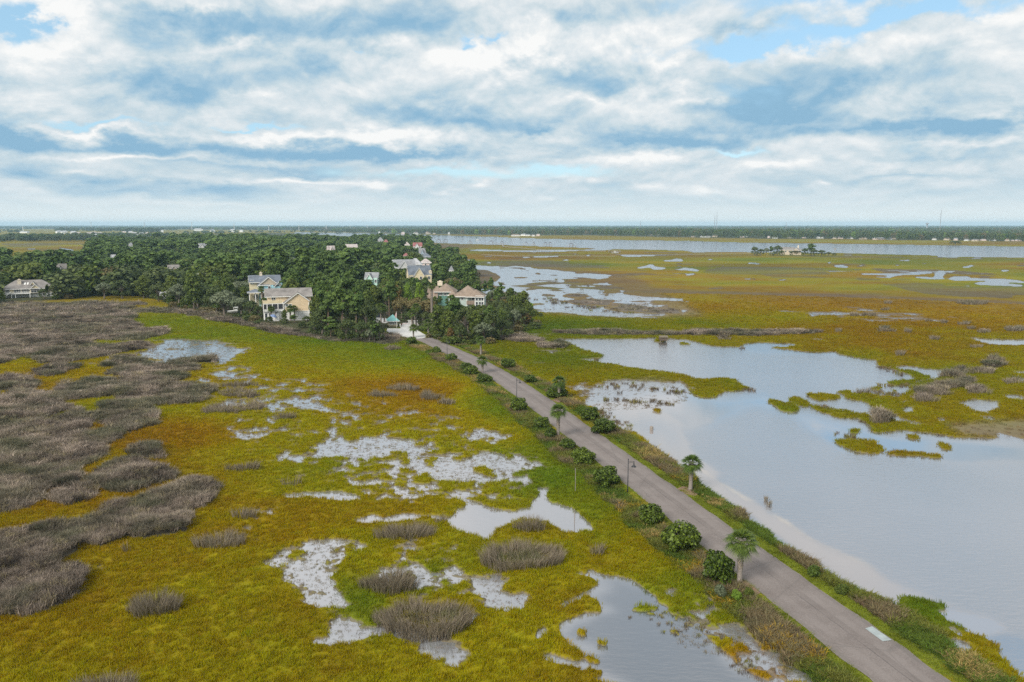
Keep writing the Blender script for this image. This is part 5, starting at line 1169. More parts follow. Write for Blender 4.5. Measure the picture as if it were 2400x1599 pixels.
W_GREY = siding('pale_green_siding', (.42, .50, .46)); W_OFF = siding('white_siding', (.62, .62, .59)); W_PINK = siding('pink_siding', (.62, .50, .45)); W_MINT = siding('mint_siding', (.45, .66, .56)); W_TAN = siding('tan_siding', (.50, .42, .32)); W_SLATEB = siding('slate_blue_siding', (.30, .38, .46))
R_GREY = shingle('grey_shingles', (.235, .215, .20)); R_SLATE = shingle('slate_shingles', (.15, .17, .20)); R_BROWN = shingle('brown_shingles', (.26, .20, .155)); R_TEAL = solid('teal_metal_roof', (.20, .45, .43), .5, .1, 1.0); R_PALE = shingle('pale_shingles', (.27, .275, .285)); R_PINK = shingle('pinkish_shingles', (.46, .40, .38)); R_RED = shingle('red_shingles', (.30, .12, .12)); R_WHITE = shingle('white_roofing', (.42, .42, .43))
M_GLASS = solid('window_glass', (.045, .055, .065), .08, .3, .7, spec=.8); M_SCREEN = solid('porch_screen', (.035, .038, .042), .7, .3, 1.2); M_BRICK = solid('chimney_stucco', (.62, .54, .42), .9, .15, 3)

def hs(zx, zy=None): pass
class House:
    """parts are modelled in house coordinates: x along the front, -y to the front, z up"""
    def __init__(s, u, v, label, rz=0.0, name='house', dy=0.0, z=.25, group=None):
        p = A3(u, v, z); s.p = p; s.D = math.hypot(p.x, p.y)
        face = -math.atan2(p.x, p.y)
        s.e = empty(name, (p.x, p.y + dy, z), label, 'house' if name == 'house' else name.replace('_', ' '), group, face + R(rz)); s.m = mpp(u, v)
    def add(s, name, mb, mat, parent=None, smooth=False):
        return mb.build(name, mat, parent or s.e, smooth)
    def walls(s, x0, x1, y0, y1, z0, z1, mat, name='wall'): return s.add(name, MB().box(x0, x1, y0, y1, z0, z1), mat)
    def gable(s, x0, x1, y0, y1, z, rise, axis='x', mat=None, over=.5, wall=None, trim=True, th=.22, parent=None):
        """pitched roof slabs over a rectangle, ridge along axis; gable triangles of wall stuff under them"""
        mb = MB()
        if axis == 'x':
            ym = (y0 + y1) / 2; k = rise / (ym - y0); a, b = x0 - over, x1 + over
            for (ya, sgn) in ((y0 - over, 1), (y1 + over, -1)):
                zl = z - over * k
                mb.prism([(a, ya, zl), (b, ya, zl), (b, ym, z + rise), (a, ym, z + rise)], (0, 0, th))
            r = s.add('roof', mb, mat, parent)
            if wall is not None:
                for (xa, d) in ((x0, .15), (x1 - .15, .15)): s.add('gable', MB().prism([(xa, y0, z), (xa, y1, z), (xa, ym, z + rise)], (d, 0, 0)), wall)
            if trim:
                t = MB()
                for xa in (a - .02, b - .16):
                    t.prism([(xa, y0 - over, z - over * k - .28), (xa, ym, z + rise - .28), (xa, ym, z + rise + .02), (xa, y0 - over, z - over * k + .02)], (.18, 0, 0)); t.prism([(xa, y1 + over, z - over * k - .28), (xa, ym, z + rise - .28), (xa, ym, z + rise + .02), (xa, y1 + over, z - over * k + .02)], (.18, 0, 0))
                t.box(a + .2, b - .2, y0 - over - .06, y0 - over + .04, z - over * k - .22, z - over * k + .03)
                s.add('trim', t, W_WHITE, r)
        else:
            xm = (x0 + x1) / 2; k = rise / (xm - x0); a, b = y0 - over, y1 + over
            for xa in (x0 - over, x1 + over):
                zl = z - over * k
                mb.prism([(xa, a, zl), (xa, b, zl), (xm, b, z + rise), (xm, a, z + rise)], (0, 0, th))
            r = s.add('roof', mb, mat, parent)
            if wall is not None:
                for (ya, d) in ((y0, .15), (y1 - .15, .15)): s.add('gable', MB().prism([(x0, ya, z), (x1, ya, z), (xm, ya, z + rise)], (0, d, 0)), wall)
            if trim:
                t = MB(); ya = a - .03
                for xa in (x0 - over, x1 + over): t.prism([(xa, ya, z - over * k - .30), (xm, ya, z + rise - .30), (xm, ya, z + rise + .03), (xa, ya, z - over * k + .03)], (0, .18, 0))
                s.add('trim', t, W_WHITE, r)
        return r
    def hip(s, x0, x1, y0, y1, z, rise, mat, over=.6, ridge=None, th=.2, cap=True):
        a, b, c, d = x0 - over, x1 + over, y0 - over, y1 + over; hw = min(b - a, d - c) / 2
        if b - a >= d - c: p, q = (a + hw, (c + d) / 2, z + rise), (b - hw, (c + d) / 2, z + rise)
        else: p, q = ((a + b) / 2, c + hw, z + rise), ((a + b) / 2, d - hw, z + rise)
        mb = MB(); n = [(a, c, z), (b, c, z), (b, d, z), (a, d, z)]
        if b - a >= d - c: F_ = [[n[0], n[1], q, p], [n[1], n[2], q], [n[2], n[3], p, q], [n[3], n[0], p]]
        else: F_ = [[n[0], n[1], p], [n[1], n[2], q, p], [n[2], n[3], q], [n[3], n[0], p, q]]
        for f in F_: mb.poly(f)
        mb.box(a, b, c, d, z - th, z - .005)
        r = s.add('roof', mb, mat)
        t = MB(); t.box(a - .03, b + .03, c - .05, c - .005, z - th - .03, z + .03); t.box(a - .05, a - .005, c, d, z - th - .03, z + .03); t.box(b + .005, b + .05, c, d, z - th - .03, z + .03); s.add('trim', t, W_WHITE, r)
        return r
    def window(s, x, z, w, h, y, mull=1, side=None, parent=None, fr=.11):
        """window on a front wall at depth y"""
        f = MB(); f.box(x - w/2 - fr, x + w/2 + fr, y - .09, y - .01, z + h, z + h + fr * 1.3); f.box(x - w/2 - fr, x + w/2 + fr, y - .11, y - .01, z - fr * 1.3, z)
        f.box(x - w/2 - fr, x - w/2, y - .09, y - .01, z, z + h); f.box(x + w/2, x + w/2 + fr, y - .09, y - .01, z, z + h)
        for k in range(1, mull + 1): xx = x - w/2 + w * k / (mull + 1); f.box(xx - .04, xx + .04, y - .08, y - .01, z, z + h)
        f.box(x - w/2, x + w/2, y - .075, y - .01, z + h * .5 - .03, z + h * .5 + .03)
        fo = s.add('window', f, W_WHITE, parent); s.add('pane', MB().box(x - w/2, x + w/2, y - .05, y - .012, z, z + h), M_GLASS, fo); return fo
    def chimney(s, x, y, z0, z1, w=.9, roof=None): 
        return s.add('chimney', MB().box(x - w/2, x + w/2, y - w/2, y + w/2, z0, z1).box(x - w/2 - .1, x + w/2 + .1, y - w/2 - .1, y + w/2 + .1, z1, z1 + .2).box(x - w * .25, x + w * .25, y - w * .25, y + w * .25, z1 + .2, z1 + .55), M_BRICK, roof)
HOUSES = []     # (u0, u1, v_low, D): what of a house the woods leave in view
def keep_view(u0, u1, vlow, D): HOUSES.append((u0, u1, vlow, D))

# --- yellow house with the screened porch (18 m wide, three floors)
k = .0166
h = House(677, 749, 'three storey yellow house with screened porch and broad front gable', rz=3)
X = lambda zx: (zx - 1345) * k
h.walls(X(905), X(1870), 3.2, 12.5, 3.3, 8.9, W_YEL); h.walls(X(905), X(1870), 3.3, 12.4, 0, 3.3, W_WHITE, 'ground_floor')
h.gable(X(880), X(1880), 3.0, 12.7, 8.9, 2.3, 'x', R_GREY, .55, W_YEL)
h.walls(X(1265), X(1800), 0, 6.2, 3.1, 6.6, W_YEL); h.walls(X(1275), X(1795), .1, 6.2, 0, 3.1, W_WHITE, 'ground_floor')
h.gable(X(1265), X(1865), 0, 8.0, 6.5, 3.7, 'y', R_GREY, .45, W_YEL)
# second storey deck over the porch
dk = h.add('deck', MB().box(X(790), X(1255), -.1, 3.2, 6.05, 6.3), W_WHITE)
h.add('railing', MB().box(X(792), X(1215), -.12, -.02, 6.3, 7.5).box(X(790), X(798), -.1, 3.2, 6.3, 7.5), W_CREAM, dk)
po = MB()
for zx in (800, 880, 995, 1118, 1235): po.box(X(zx) - .14, X(zx) + .14, -.06, .22, 3.5, 6.05)
po.box(X(790), X(1255), -.05, .2, 3.3, 3.5); pr = h.add('porch', po, W_WHITE)
for a, b in ((812, 870), (892, 985), (1006, 1108), (1130, 1226)): h.add('screen', MB().box(X(a), X(b), .08, .14, 4.15, 5.98), M_SCREEN, pr); h.add('sill_panel', MB().box(X(a), X(b), .05, .16, 3.52, 4.1), W_OFF, pr)
h.add('porch_side', MB().box(X(790) - .02, X(797), .2, 3.2, 3.3, 6.05), M_SCREEN, pr)
h.walls(X(800), X(1255), .6, 3.3, 0, 3.3, W_WHITE, 'ground_floor')
for a, b in ((828, 872), (918, 975)): d = h.add('door', MB().box(X(a), X(b), .50, .59, .25, 2.55), M_GLASS)
h.add('door', MB().box(X(1050), X(1110), .50, .59, .05, 2.75), M_SCREEN)
h.add('stairs', (lambda m: [m.box(X(1060), X(1130), -1.6 + q * .32, -1.28 + q * .32, 0, .4 + q * .42) for q in range(6)] and m)(MB()), W_WHITE)
h.window(X(1035), 6.75, 1.35, 1.5, 3.2); h.window(X(1312), 5.0, .95, .85, 0, 0); h.window(X(1390), 5.0, .95, .85, 0, 0)
for a, b in ((1495, 1610), (1630, 1785)):
    g_ = MB().box(X(a), X(b), .02, .09, .2, 2.5)
    for q in range(1, 4): g_.box(X(a) + .05, X(b) - .05, .0, .03, .2 + q * .575 - .03, .2 + q * .575)
    h.add('garage_door', g_, W_OFF)
h.add('corner_trim', MB().box(X(1795), X(1812), -.06, .1, 0, 6.4).box(X(1262), X(1274), -.06, .1, 3.1, 6.4).box(X(1262), X(1812), -.07, .1, 2.98, 3.2), W_WHITE)
st = MB()
for q in range(9): st.box(X(1815), X(1900), 3.0 - q * .42, 3.42 - q * .42, 3.2 - q * .36, 3.34 - q * .36)
st.box(X(1812), X(1905), 3.4, 6, 3.2, 3.36).box(X(1896), X(1902), -.6, 3.2, .4, .5); sd_ = h.add('side_stairs', st, W_WHITE)
for (zx, y, z) in ((1900, 5.8, 6.2), (1900, 3.4, 6.2), (1898, -.4, 1.6)): h.add('post', MB().box(X(zx) - .1, X(zx) + .1, y - .1, y + .1, 0, z), W_WHITE, sd_)
h.add('rail', MB().box(X(1895), X(1902), 3.52, 5.68, 4.2, 4.3), W_WHITE, sd_)
h.add('patio', MB().box(X(850), X(1790), -3.2, .5, -.3, .06), conc)
keep_view(600, 735, 742, h.D)
# parasol on the patio
def parasol():
    p = h.e.matrix_basis @ Vector((X(975), -1.6, .06))
    e = empty('patio_umbrella', p, 'blue half-open parasol on the patio of the yellow house', 'umbrella', None, .4)
    MB().tube([(0, 0, 0), (.15, 0, 2.4)], .03, 6).build('pole', W_WHITE, e); c = MB().lathe([(1.35, 1.75), (.8, 2.15), (.05, 2.5)], 8).build('canopy', solid('blue_canvas', (.18, .25, .42), .8, .15, 2), e); c.rotation_euler = (.25, .3, 0)
parasol()
# small white boat on a trailer left of the yellow house
def boat(u, v, L, label, rz=0, cat='boat', z=.25, cabin=True, mast=0):
    p = A3(u, v, z); e = empty('motor_boat', p, label, cat, None, rz)
    mb = MB(); prof = [(-.5, .16, .55), (-.2, .2, .6), (.15, .19, .66), (.38, .10, .75), (.5, .01, .85)]
    P = []
    for (t, w, zz) in prof: P.append([(t * L, -w * L * .9, zz * L * .16 + .35), (t * L, -w * L * .45, .3), (t * L, 0, .12), (t * L, w * L * .45, .3), (t * L, w * L * .9, zz * L * .16 + .35)])
    for a, b in zip(P, P[1:]):
        for i in range(4): mb.poly([a[i], b[i], b[i + 1], a[i + 1]])
        mb.poly([a[0], a[4], b[4], b[0]])
    mb.poly(P[0]); mb.build('hull', W_WHITE, e)
    if cabin:
        MB().box(-.08 * L, .1 * L, -.09 * L, .09 * L, .16 * L, .26 * L).build('console', W_OFF, e); MB().box(-.14 * L, .14 * L, -.13 * L, .13 * L, .36 * L, .375 * L).box(-.12 * L, -.10 * L, -.12 * L, -.10 * L, .2 * L, .36 * L).box(.10 * L, .12 * L, .10 * L, .12 * L, .2 * L, .36 * L).build('canopy', W_WHITE, e)
        MB().box(-.56 * L, -.5 * L, -.04 * L, .04 * L, .05 * L, .22 * L).build('engine', M_BLK, e)
    return e
boat(553, 734, 6.5, 'white motor boat parked beside the dark trees left of the yellow house', R(10))

# --- blue house behind it
h = House(600, 733, 'blue and cream house with slate roofs behind the yellow house', rz=2, dy=12)
q = h.m * 1.05 / 9.81       # metres per fine survey unit
bx = lambda zx: (zx - 590) * q
bz = lambda zy: (915 - zy) * q
h.walls(bx(300), bx(960), 5.5, 13, 0, bz(300), W_CREAM); h.gable(bx(300), bx(960), 5.2, 13.2, bz(300), bz(178) - bz(300), 'x', R_SLATE, .5, W_CREAM)
h.walls(bx(490), bx(800), 2.0, 7, 0, bz(375), W_BLUE); h.gable(bx(470), bx(930), 2.0, 9, bz(372), bz(188) - bz(372), 'y', R_SLATE, .4, W_TAN)
h.hip(bx(495), bx(720), 1.8, 6, bz(372), bz(300) - bz(372), R_SLATE, .3)
h.walls(bx(700), bx(1060), 0.2, 7, 0, bz(400), W_BLUE); h.gable(bx(835), bx(1070), 0.2, 9, bz(380), bz(262) - bz(380), 'y', R_SLATE, .4, W_BLUE)
h.hip(bx(250), bx(560), -1.0, 4, bz(520), bz(455) - bz(520), R_SLATE, .4); h.hip(bx(560), bx(760), -.6, 3, bz(545), bz(480) - bz(545), R_SLATE, .3)
for zx in (270, 400, 520, 600, 700): h.add('porch_post', MB().box(bx(zx) - .15, bx(zx) + .15, -.9, -.6, 0, bz(530)), W_WHITE)
h.walls(bx(1010), bx(1190), 6, 13, 0, bz(370), W_BLUE); h.gable(bx(1000), bx(1190), 6, 13, bz(372), 1.6, 'x', R_SLATE, .4, W_BLUE)
h.window(bx(515), bz(500), .8, 1.6, 2.0, 0); h.window(bx(705), bz(500), .9, 2.0, .2, 0); h.window(bx(350), bz(345), 1.3, 1.4, 5.5); h.window(bx(940), bz(380), .6, .6, .2, 0); h.window(bx(560), bz(640), 1.2, 1.6, 2.0); h.window(bx(420), bz(680), 1.2, 1.8, 5.5)
h.chimney(bx(555), 9.2, bz(230), bz(120), 1.1); keep_view(562, 660, 700, h.D - 5)

# --- white house on stilts at the left edge
h = House(68, 697, 'white house on raised base with grey hip roof and long balcony at left edge', rz=-2)
q = h.m / 5.885; wx = lambda x: (x - 405) * q; wz = lambda y: (1100 - y) * q
h.walls(wx(110), wx(730), 1.2, 11.5, wz(1045), wz(985), W_CREAM); h.walls(wx(130), wx(735), 1.3, 11.4, 0, wz(1045), W_OFF, 'raised_base')
h.hip(wx(110), wx(715), 1.0, 11.7, wz(983), wz(872) - wz(983), R_GREY, .9)
h.walls(wx(425), wx(545), .4, 4, wz(1045), wz(985), W_CREAM); h.gable(wx(420), wx(550), .4, 6, wz(985), 2.2, 'y', R_GREY, .3, W_CREAM)
bl = h.add('balcony', MB().box(wx(110), wx(430), -1.6, 1.2, wz(1048), wz(1040)), W_WHITE)
rl = MB().box(wx(110), wx(430), -1.62, -1.5, wz(1022), wz(1017)).box(wx(110), wx(430), -1.6, -1.52, wz(1036), wz(1033))
for i in range(22): xx = wx(110) + (wx(430) - wx(110)) * i / 21; rl.box(xx - .04, xx + .04, -1.6, -1.52, wz(1040), wz(1018))
h.add('railing', rl, W_WHITE, bl)
for zx in (205, 250, 420): h.add('stilt', MB().box(wx(zx) - .16, wx(zx) + .16, -1.5, -1.2, 0, wz(1045)), W_WHITE)
stx = MB()
for i in range(10): stx.box(wx(105 + i * 9), wx(118 + i * 9), -2.6, -1.6, .1 + i * .28, .28 + i * .28)
h.add('stairs', stx, W_WHITE, bl)
for zx, w_ in ((160, 1.6), (275, 2.8), (370, 3.0), (485, 3.6)): h.window(wx(zx), wz(1035), w_, 1.9, 1.2 if zx < 420 else .4, 2)
h.chimney(wx(303), 4.2, wz(940), wz(868), 1.6)
h.add('skylight', MB().prism([(wx(355), 3.0, wz(938)), (wx(372), 3.0, wz(938)), (wx(380), 4.4, wz(908)), (wx(363), 4.4, wz(908))], (0, -.1, .15)).prism([(wx(390), 3.0, wz(938)), (wx(405), 3.0, wz(938)), (wx(413), 4.4, wz(908)), (wx(398), 4.4, wz(908))], (0, -.1, .15)), W_WHITE)
h.gable(wx(430), wx(490), 2.2, 5, wz(930), 1.5, 'y', R_GREY, .15, W_CREAM); keep_view(12, 130, 694, h.D)

# --- two brown roofed houses right of the gate
h = House(1032, 720, 'green walled house with brown hip roof and chimney behind the right trees', rz=-6, dy=6)
q = h.m / 5.885; gx = lambda x: (x - 1000) * q; gz = lambda y: (420 - y) * q
h.walls(gx(930), gx(1165), 0, 10, 0, gz(225), W_GREEN); h.hip(gx(915), gx(1180), -.3, 10.5, gz(225), gz(118) - gz(225), R_BROWN, .5)
h.walls(gx(815), gx(935), -1, 8, 0, gz(300), W_GREEN); h.gable(gx(815), gx(940), -2.5, 9, gz(310), gz(165) - gz(310), 'x', R_BROWN, .4, W_GREEN)
for zx in (990, 1052): h.window(gx(zx), gz(275), 1.3, 1.7, 0)
h.chimney(gx(968), 5, gz(150), gz(98), 2.2); keep_view(998, 1066, 692, h.D)
h = House(1094, 736, 'white and grey house with wide brown hip roof and turret above the right trees', rz=-8, dy=4)
q = h.m / 5.885; gx = lambda x: (x - 1400) * q; gz = lambda y: (560 - y) * q
h.walls(gx(1215), gx(1620), 0, 10, 0, gz(335), W_GREY); h.hip(gx(1215), gx(1560), -.3, 10.5, gz(332), gz(190) - gz(332), R_BROWN, .6)
h.hip(gx(1400), gx(1625), -1.5, 6.5, gz(332), gz(238) - gz(332), R_BROWN, .5); h.walls(gx(1520), gx(1632), -1.4, 4, 0, gz(335), W_GREY, 'turret')
h.walls(gx(1130), gx(1230), 2, 9, 0, gz(320), W_GREY); h.hip(gx(1130), gx(1235), 1.6, 9, gz(320), gz(262) - gz(320), R_BROWN, .4)
tr = MB()
for zx in (1225, 1275, 1392, 1465, 1515, 1635): tr.box(gx(zx) - .12, gx(zx) + .12, -1.5 if zx > 1510 else -.06, .2, 0, gz(340))
h.add('corner_trim', tr, W_WHITE)
for zx, w_ in ((1330, .8), (1485, 1.2)): h.window(gx(zx), gz(380), w_, 1.8, 0, 0)
for zx in (1540, 1583, 1618): h.window(gx(zx), gz(385), .85, 2.0, -1.4, 0); h.window(gx(zx), gz(470), .85, 2.0, -1.4, 0)
h.add('balcony', MB().box(gx(1395), gx(1515), -1.2, 0, gz(440), gz(390)), R_BROWN); keep_view(1058, 1140, 712, h.D)

# --- gatehouse, flag pole, stone pillars, hedge, sign
h = House(924, 765, 'small gatehouse with teal pyramid roof beside the pavement', rz=8, name='gatehouse')
q = h.m / 5.885; gx = lambda x: (x - 375) * q; gz = lambda y: (745 - y) * q
h.walls(gx(305), gx(420), 0, 3.4, 0, gz(672), W_CREAM); h.hip(gx(305), gx(430), -.3, 3.7, gz(670), gz(588) - gz(670), R_TEAL, .5)
for zx in (330, 365, 400): h.window(gx(zx), gz(712), .6, .9, 0, 0)
h.add('counter', MB().box(gx(300), gx(425), -.25, -.02, gz(720), gz(716)), W_WHITE); keep_view(900, 945, 768, h.D)
p = A3(930, 768, ZR); e = empty('flag_pole', p, 'white flag pole with a folded flag in front of the gatehouse', 'flag pole'); fh = height(930, 768, 731, ZR)
MB().tube([(0, 0, 0), (0, 0, fh)], [.07, .045], 8).lathe([(.001, fh + .12), (.08, fh + .05), (.001, fh - .02)], 8).build('pole', W_WHITE, e)
fl_ = MB()
for i in range(6):
    a, b = i / 6, (i + 1) / 6; fl_.poly([(-.05 - a * .55, .08 * math.sin(a * 9), fh - .2 - a * .9), (-.05 - b * .55, .08 * math.sin(b * 9), fh - .2 - b * .9), (-.05 - b * .5, .1 * math.sin(b * 9), fh - 1.5 - b * .9), (-.05 - a * .5, .1 * math.sin(a * 9), fh - 1.5 - a * .9)])
fl_.build('flag', solid('faded_flag', (.55, .38, .36), .8, .3, 6), e)
for (u, v, w_, lab) in ((961, 762, 9, 'pale stone gate pillar left of the two palms'), (976, 763, 12, 'wider pale stone gate pillar right of the two palms')):
    p = A3(u, v, ZR - .1); s = mpp(u, v) * w_; e = empty('gate_pillar', p, lab, 'pillar', 'stone pillars at the gate')
    MB().box(-s/2, s/2, 0, .8, 0, 1.5).build('shaft', conc, e); MB().box(-s/2 - .12, s/2 + .12, -.12, .92, 1.5, 1.7).build('cap', conc, e)
def hedge():
    g = np.random.default_rng(3); a = A3(986, 774, .2); b = A3(1044, 785, .2); n = 2600; t = g.random(n); L = (b - a).length; dx, dy = (b.x - a.x) / L, (b.y - a.y) / L
    w = 3.2; lob = [(dx * L * k / 11, dy * L * k / 11, .75, 1.3, 1.5, .85) for k in range(12)]
    me = leaf_mesh(lob, 3000, .28, 4, .6, jit=.7, name='clipped_hedge'); o = mkobj('clipped_hedge', me, M_SHRUB); o.location = (a.x, a.y, .15); tag(o, 'dark clipped hedge with a white notice board beside the pavement', 'hedge')
hedge()
p = A3(1007, 789, .25); e = empty('notice_board', p, 'small square white notice board standing before the dark hedge', 'sign', None, -R(10)); s = mpp(1007, 789)
MB().box(-2.2 * s, 2.2 * s, -.05, .05, .45, .45 + 4.6 * s).build('board', W_WHITE, e)
for sx in (-1.7, 1.7): MB().tube([(sx * s, .08, -.1), (sx * s, .08, .5 + 4 * s)], .05, 6).build('post', M_WOOD, e)

# --- simpler houses further into the woods: label, (left, right) of what shows, roof top, eave row, ground row, stuff
def far_house(u0, u1, vt, ve, vb, wall, roof, label, kind='hip', rz=0, depth=None, group='houses among the trees', nwin=3, vis=None, storeys=2):
    u = (u0 + u1) / 2; h = House(u, vb, label, rz, group=group, z=.4); w = (u1 - u0) * h.m; dp = depth or w * .75
    zt = height(u, vb, vt, .4); ze = max(height(u, vb, ve, .4), 2.2); zt = max(zt, ze + .8)
    rise = zt - ze + dp * .045
    if rise < .8: rise = .8
    if kind == 'hip': h.walls(-w*.45, w*.45, 0, dp, 0, ze, wall); h.hip(-w*.45, w*.45, 0, dp, ze, rise, roof, w * .04)
    elif kind == 'x': h.walls(-w*.46, w*.46, 0, dp, 0, ze, wall); h.gable(-w*.46, w*.46, 0, dp, ze, rise, 'x', roof, .4, wall)
    else:
        h.walls(-w*.46, w*.46, 0, dp, 0, ze, wall); h.gable(-w*.46, w*.46, .8, dp, ze, rise * .9, 'x', roof, .4, wall); h.walls(-w*.28, w*.14, -1.2, 1, 0, ze - .1, wall); h.gable(-w*.28, w*.14, -1.2, dp * .5, ze - .1, rise * .8, 'y', roof, .35, wall)
    for i in range(nwin):
        x = -w*.36 + w*.72 * (i / max(nwin - 1, 1)); yy = -1.2 if kind == 'y' and -w*.28 < x < w*.14 else 0
        h.window(x, max(ze - 2.3, .4), min(1.2, w*.12), 1.5, yy, 0)
        if storeys > 1 and ze > 5: h.window(x, .9, min(1.2, w*.12), 1.5, yy, 0)
    if vis: keep_view(u0 - 2, u1 + 2, vis, h.D)
    return h
far_house(924, 978, 610, 627, 662, W_OFF, R_PALE, 'white gabled house left of the dark roofed one', 'y', 12, vis=625)
far_house(956, 990, 607, 620, 652, W_OFF, R_WHITE, 'white house with pale grey hip roof', 'hip', -4, vis=617)
far_house(984, 1012, 608, 616, 648, W_PINK, R_PINK, 'house with pinkish roof beside two palms', 'hip', 0, vis=620)
h = far_house(958, 1014, 624, 645, 676, W_CREAM, R_SLATE, 'cream house with large dark slate roofs', 'y', 10, vis=649)
h.chimney(6, 2, 4, 9.5, 1.6)
far_house(854, 886, 640, 652, 690, W_MINT, R_PALE, 'mint green house with pale grey roof deep in the trees', 'y', -14, vis=654)
far_house(968, 990, 569, 578, 597, W_OFF, R_RED, 'white house with small red roof near the river end of the woods', 'y', 0, vis=580)
far_house(982, 1000, 582, 594, 606, W_SLATEB, R_PALE, 'slate blue house below the red roofed one', 'y', 0, vis=594)
far_house(985, 1012, 595, 602, 620, W_SLATEB, R_SLATE, 'low dark roof just in front of the slate blue house', 'hip', 0, vis=602)
far_house(945, 962, 568, 575, 595, W_TAN, R_PINK, 'tan house with a faded roof left of the red roofed one', 'hip', 0, vis=574)
far_house(944, 960, 594, 600, 625, W_PINK, R_RED, 'small pink house with rusty roof', 'hip', 0, vis=598)
far_house(1052, 1064, 624, 634, 645, W_OFF, R_PALE, 'small white house at the marsh edge behind the oak', 'hip', 0, vis=634)
far_house(398, 424, 622, 629, 660, W_TAN, R_GREY, 'grey roofed house sunk among trees left of centre', 'y', 6, vis=626)
far_house(466, 487, 571, 579, 604, W_OFF, R_PALE, 'pale roofed house on the far side of the woods', 'y', -8, vis=579)
far_house(302, 314, 569, 575, 590, W_OFF, R_PALE, 'white pavilion with a small cupola at the far field', 'hip', 0, vis=576)
far_house(260, 272, 598, 603, 628, W_OFF, R_WHITE, 'white house half hidden left of the tall olive trees', 'x', 0, vis=600.5)
far_house(770, 788, 576, 588, 615, W_PINK, R_PINK, 'house with steep pinkish gables in the middle woods', 'y', 20, vis=582)
far_house(684, 694, 604, 610, 632, W_SLATEB, R_PALE, 'tiny blue grey roof in the middle woods', 'hip', 0, vis=608)
far_house(132, 158, 618, 640, 672, W_SLATEB, R_GREY, 'blue grey house behind the pines by the white stilt house', 'y', 0, vis=630)
far_house(320, 334, 642, 650, 668, W_OFF, R_PALE, 'white cottage showing in a gap of the left woods', 'x', 0, vis=646)
far_house(376, 388, 685, 694, 702, W_OFF, R_WHITE, 'small white shed at the edge of the left woods', 'x', 0, vis=697, nwin=1)
far_house(812, 840, 574, 580, 600, W_TAN, R_PINK, 'long faded roof near the top of the woods', 'x', 10, vis=578)
far_house(884, 900, 557, 564, 580, W_OFF, R_PALE, 'pale house at the river point of the woods', 'hip', 0, vis=565)
far_house(898, 912, 562, 569, 584, W_TAN, R_RED, 'house with brick red roof at the river point', 'hip', 0, vis=566)
# parked car behind the gatehouse
def car(u, v, label, rz, col):
    p = A3(u, v, ZR + .03); e = empty('parked_car', p, label, 'car', None, rz)
    b = MB(); b.prism([(-2.2, -.88, .35), (2.2, -.88, .35), (2.25, -.88, .75), (1.3, -.88, .9), (-2.1, -.88, .95), (-2.25, -.88, .7)], (0, 1.76, 0)); bo = b.build('body', col, e)
    MB().prism([(-1.7, -.78, .92), (1.1, -.78, .88), (.45, -.74, 1.42), (-1.2, -.74, 1.45)], (0, 1.54, 0)).build('cabin', M_GLASS, e); MB().box(-1.15, .42, -.72, .72, 1.44, 1.48).build('roof', col, e)
    for sx in (-1.35, 1.35):
        for sy in (-.9, .9): w = MB().tube([(sx, sy - .1, .33), (sx, sy + .1, .33)], .33, 12).build('wheel', M_BLK, e)
car(881, 744, 'dark blue car parked under the palms behind the gatehouse', R(4), solid('navy_car_paint', (.02, .03, .06), .25, .1, 1, spec=.6))
# crossing boom by the gatehouse
p = A3(938, 766, ZR); e = empty('gate_barrier', p, 'red and white gate barrier beside the gatehouse', 'barrier', None, R(25)); MB().box(-.15, .15, -.15, .15, 0, 1.0).build('housing', W_WHITE, e); MB().tube([(.1, 0, .9), (2.6, 0, 1.0)], .05, 6).build('boom', solid('red_stripe_paint', (.45, .08, .06), .6, .3, 5), e)
# palms near the houses
PH = 'palms around the houses'
for i, (u, vb, vt, lab, wd) in enumerate((
    (617, 742, 668, 'tall palm in front of the blue house', 1.8), (620, 745, 695, 'bushy palm at the left corner of the yellow house', 2.2), (636, 752, 715, 'low palm before the screened porch', 1.6),
    (681, 752, 713, 'left of two palms before the yellow gable', 1.9), (691, 750, 713, 'right of two palms before the yellow gable', 1.7), (893, 757, 708, 'leftmost of the palms behind the gatehouse', 2.3), (901, 756, 712, 'palm close behind the teal gatehouse roof', 2.0),
    (966, 768, 722, 'pale palm between the gate pillars', 2.0), (975, 766, 708, 'taller palm between the gate pillars', 2.0), (1004, 785, 744, 'palm behind the clipped hedge', 2.0), (1012, 770, 660, 'very tall slim palm in front of the green house', 1.7),
    (1014, 656, 615, 'left of two tall palms beside the pinkish roof', 2.4), (1032, 655, 616, 'right of two tall palms beside the pinkish roof', 2.2), (973, 640, 616, 'palm between the white houses', 2.0), (934, 645, 618, 'palm left of the white gabled house', 2.0), (508, 735, 708, 'small palm at the marsh edge left of the boat', 1.4))):
    palm(u, vb, vt, lab, PH, 40 + i, wd, .2, boots=(i < 12))
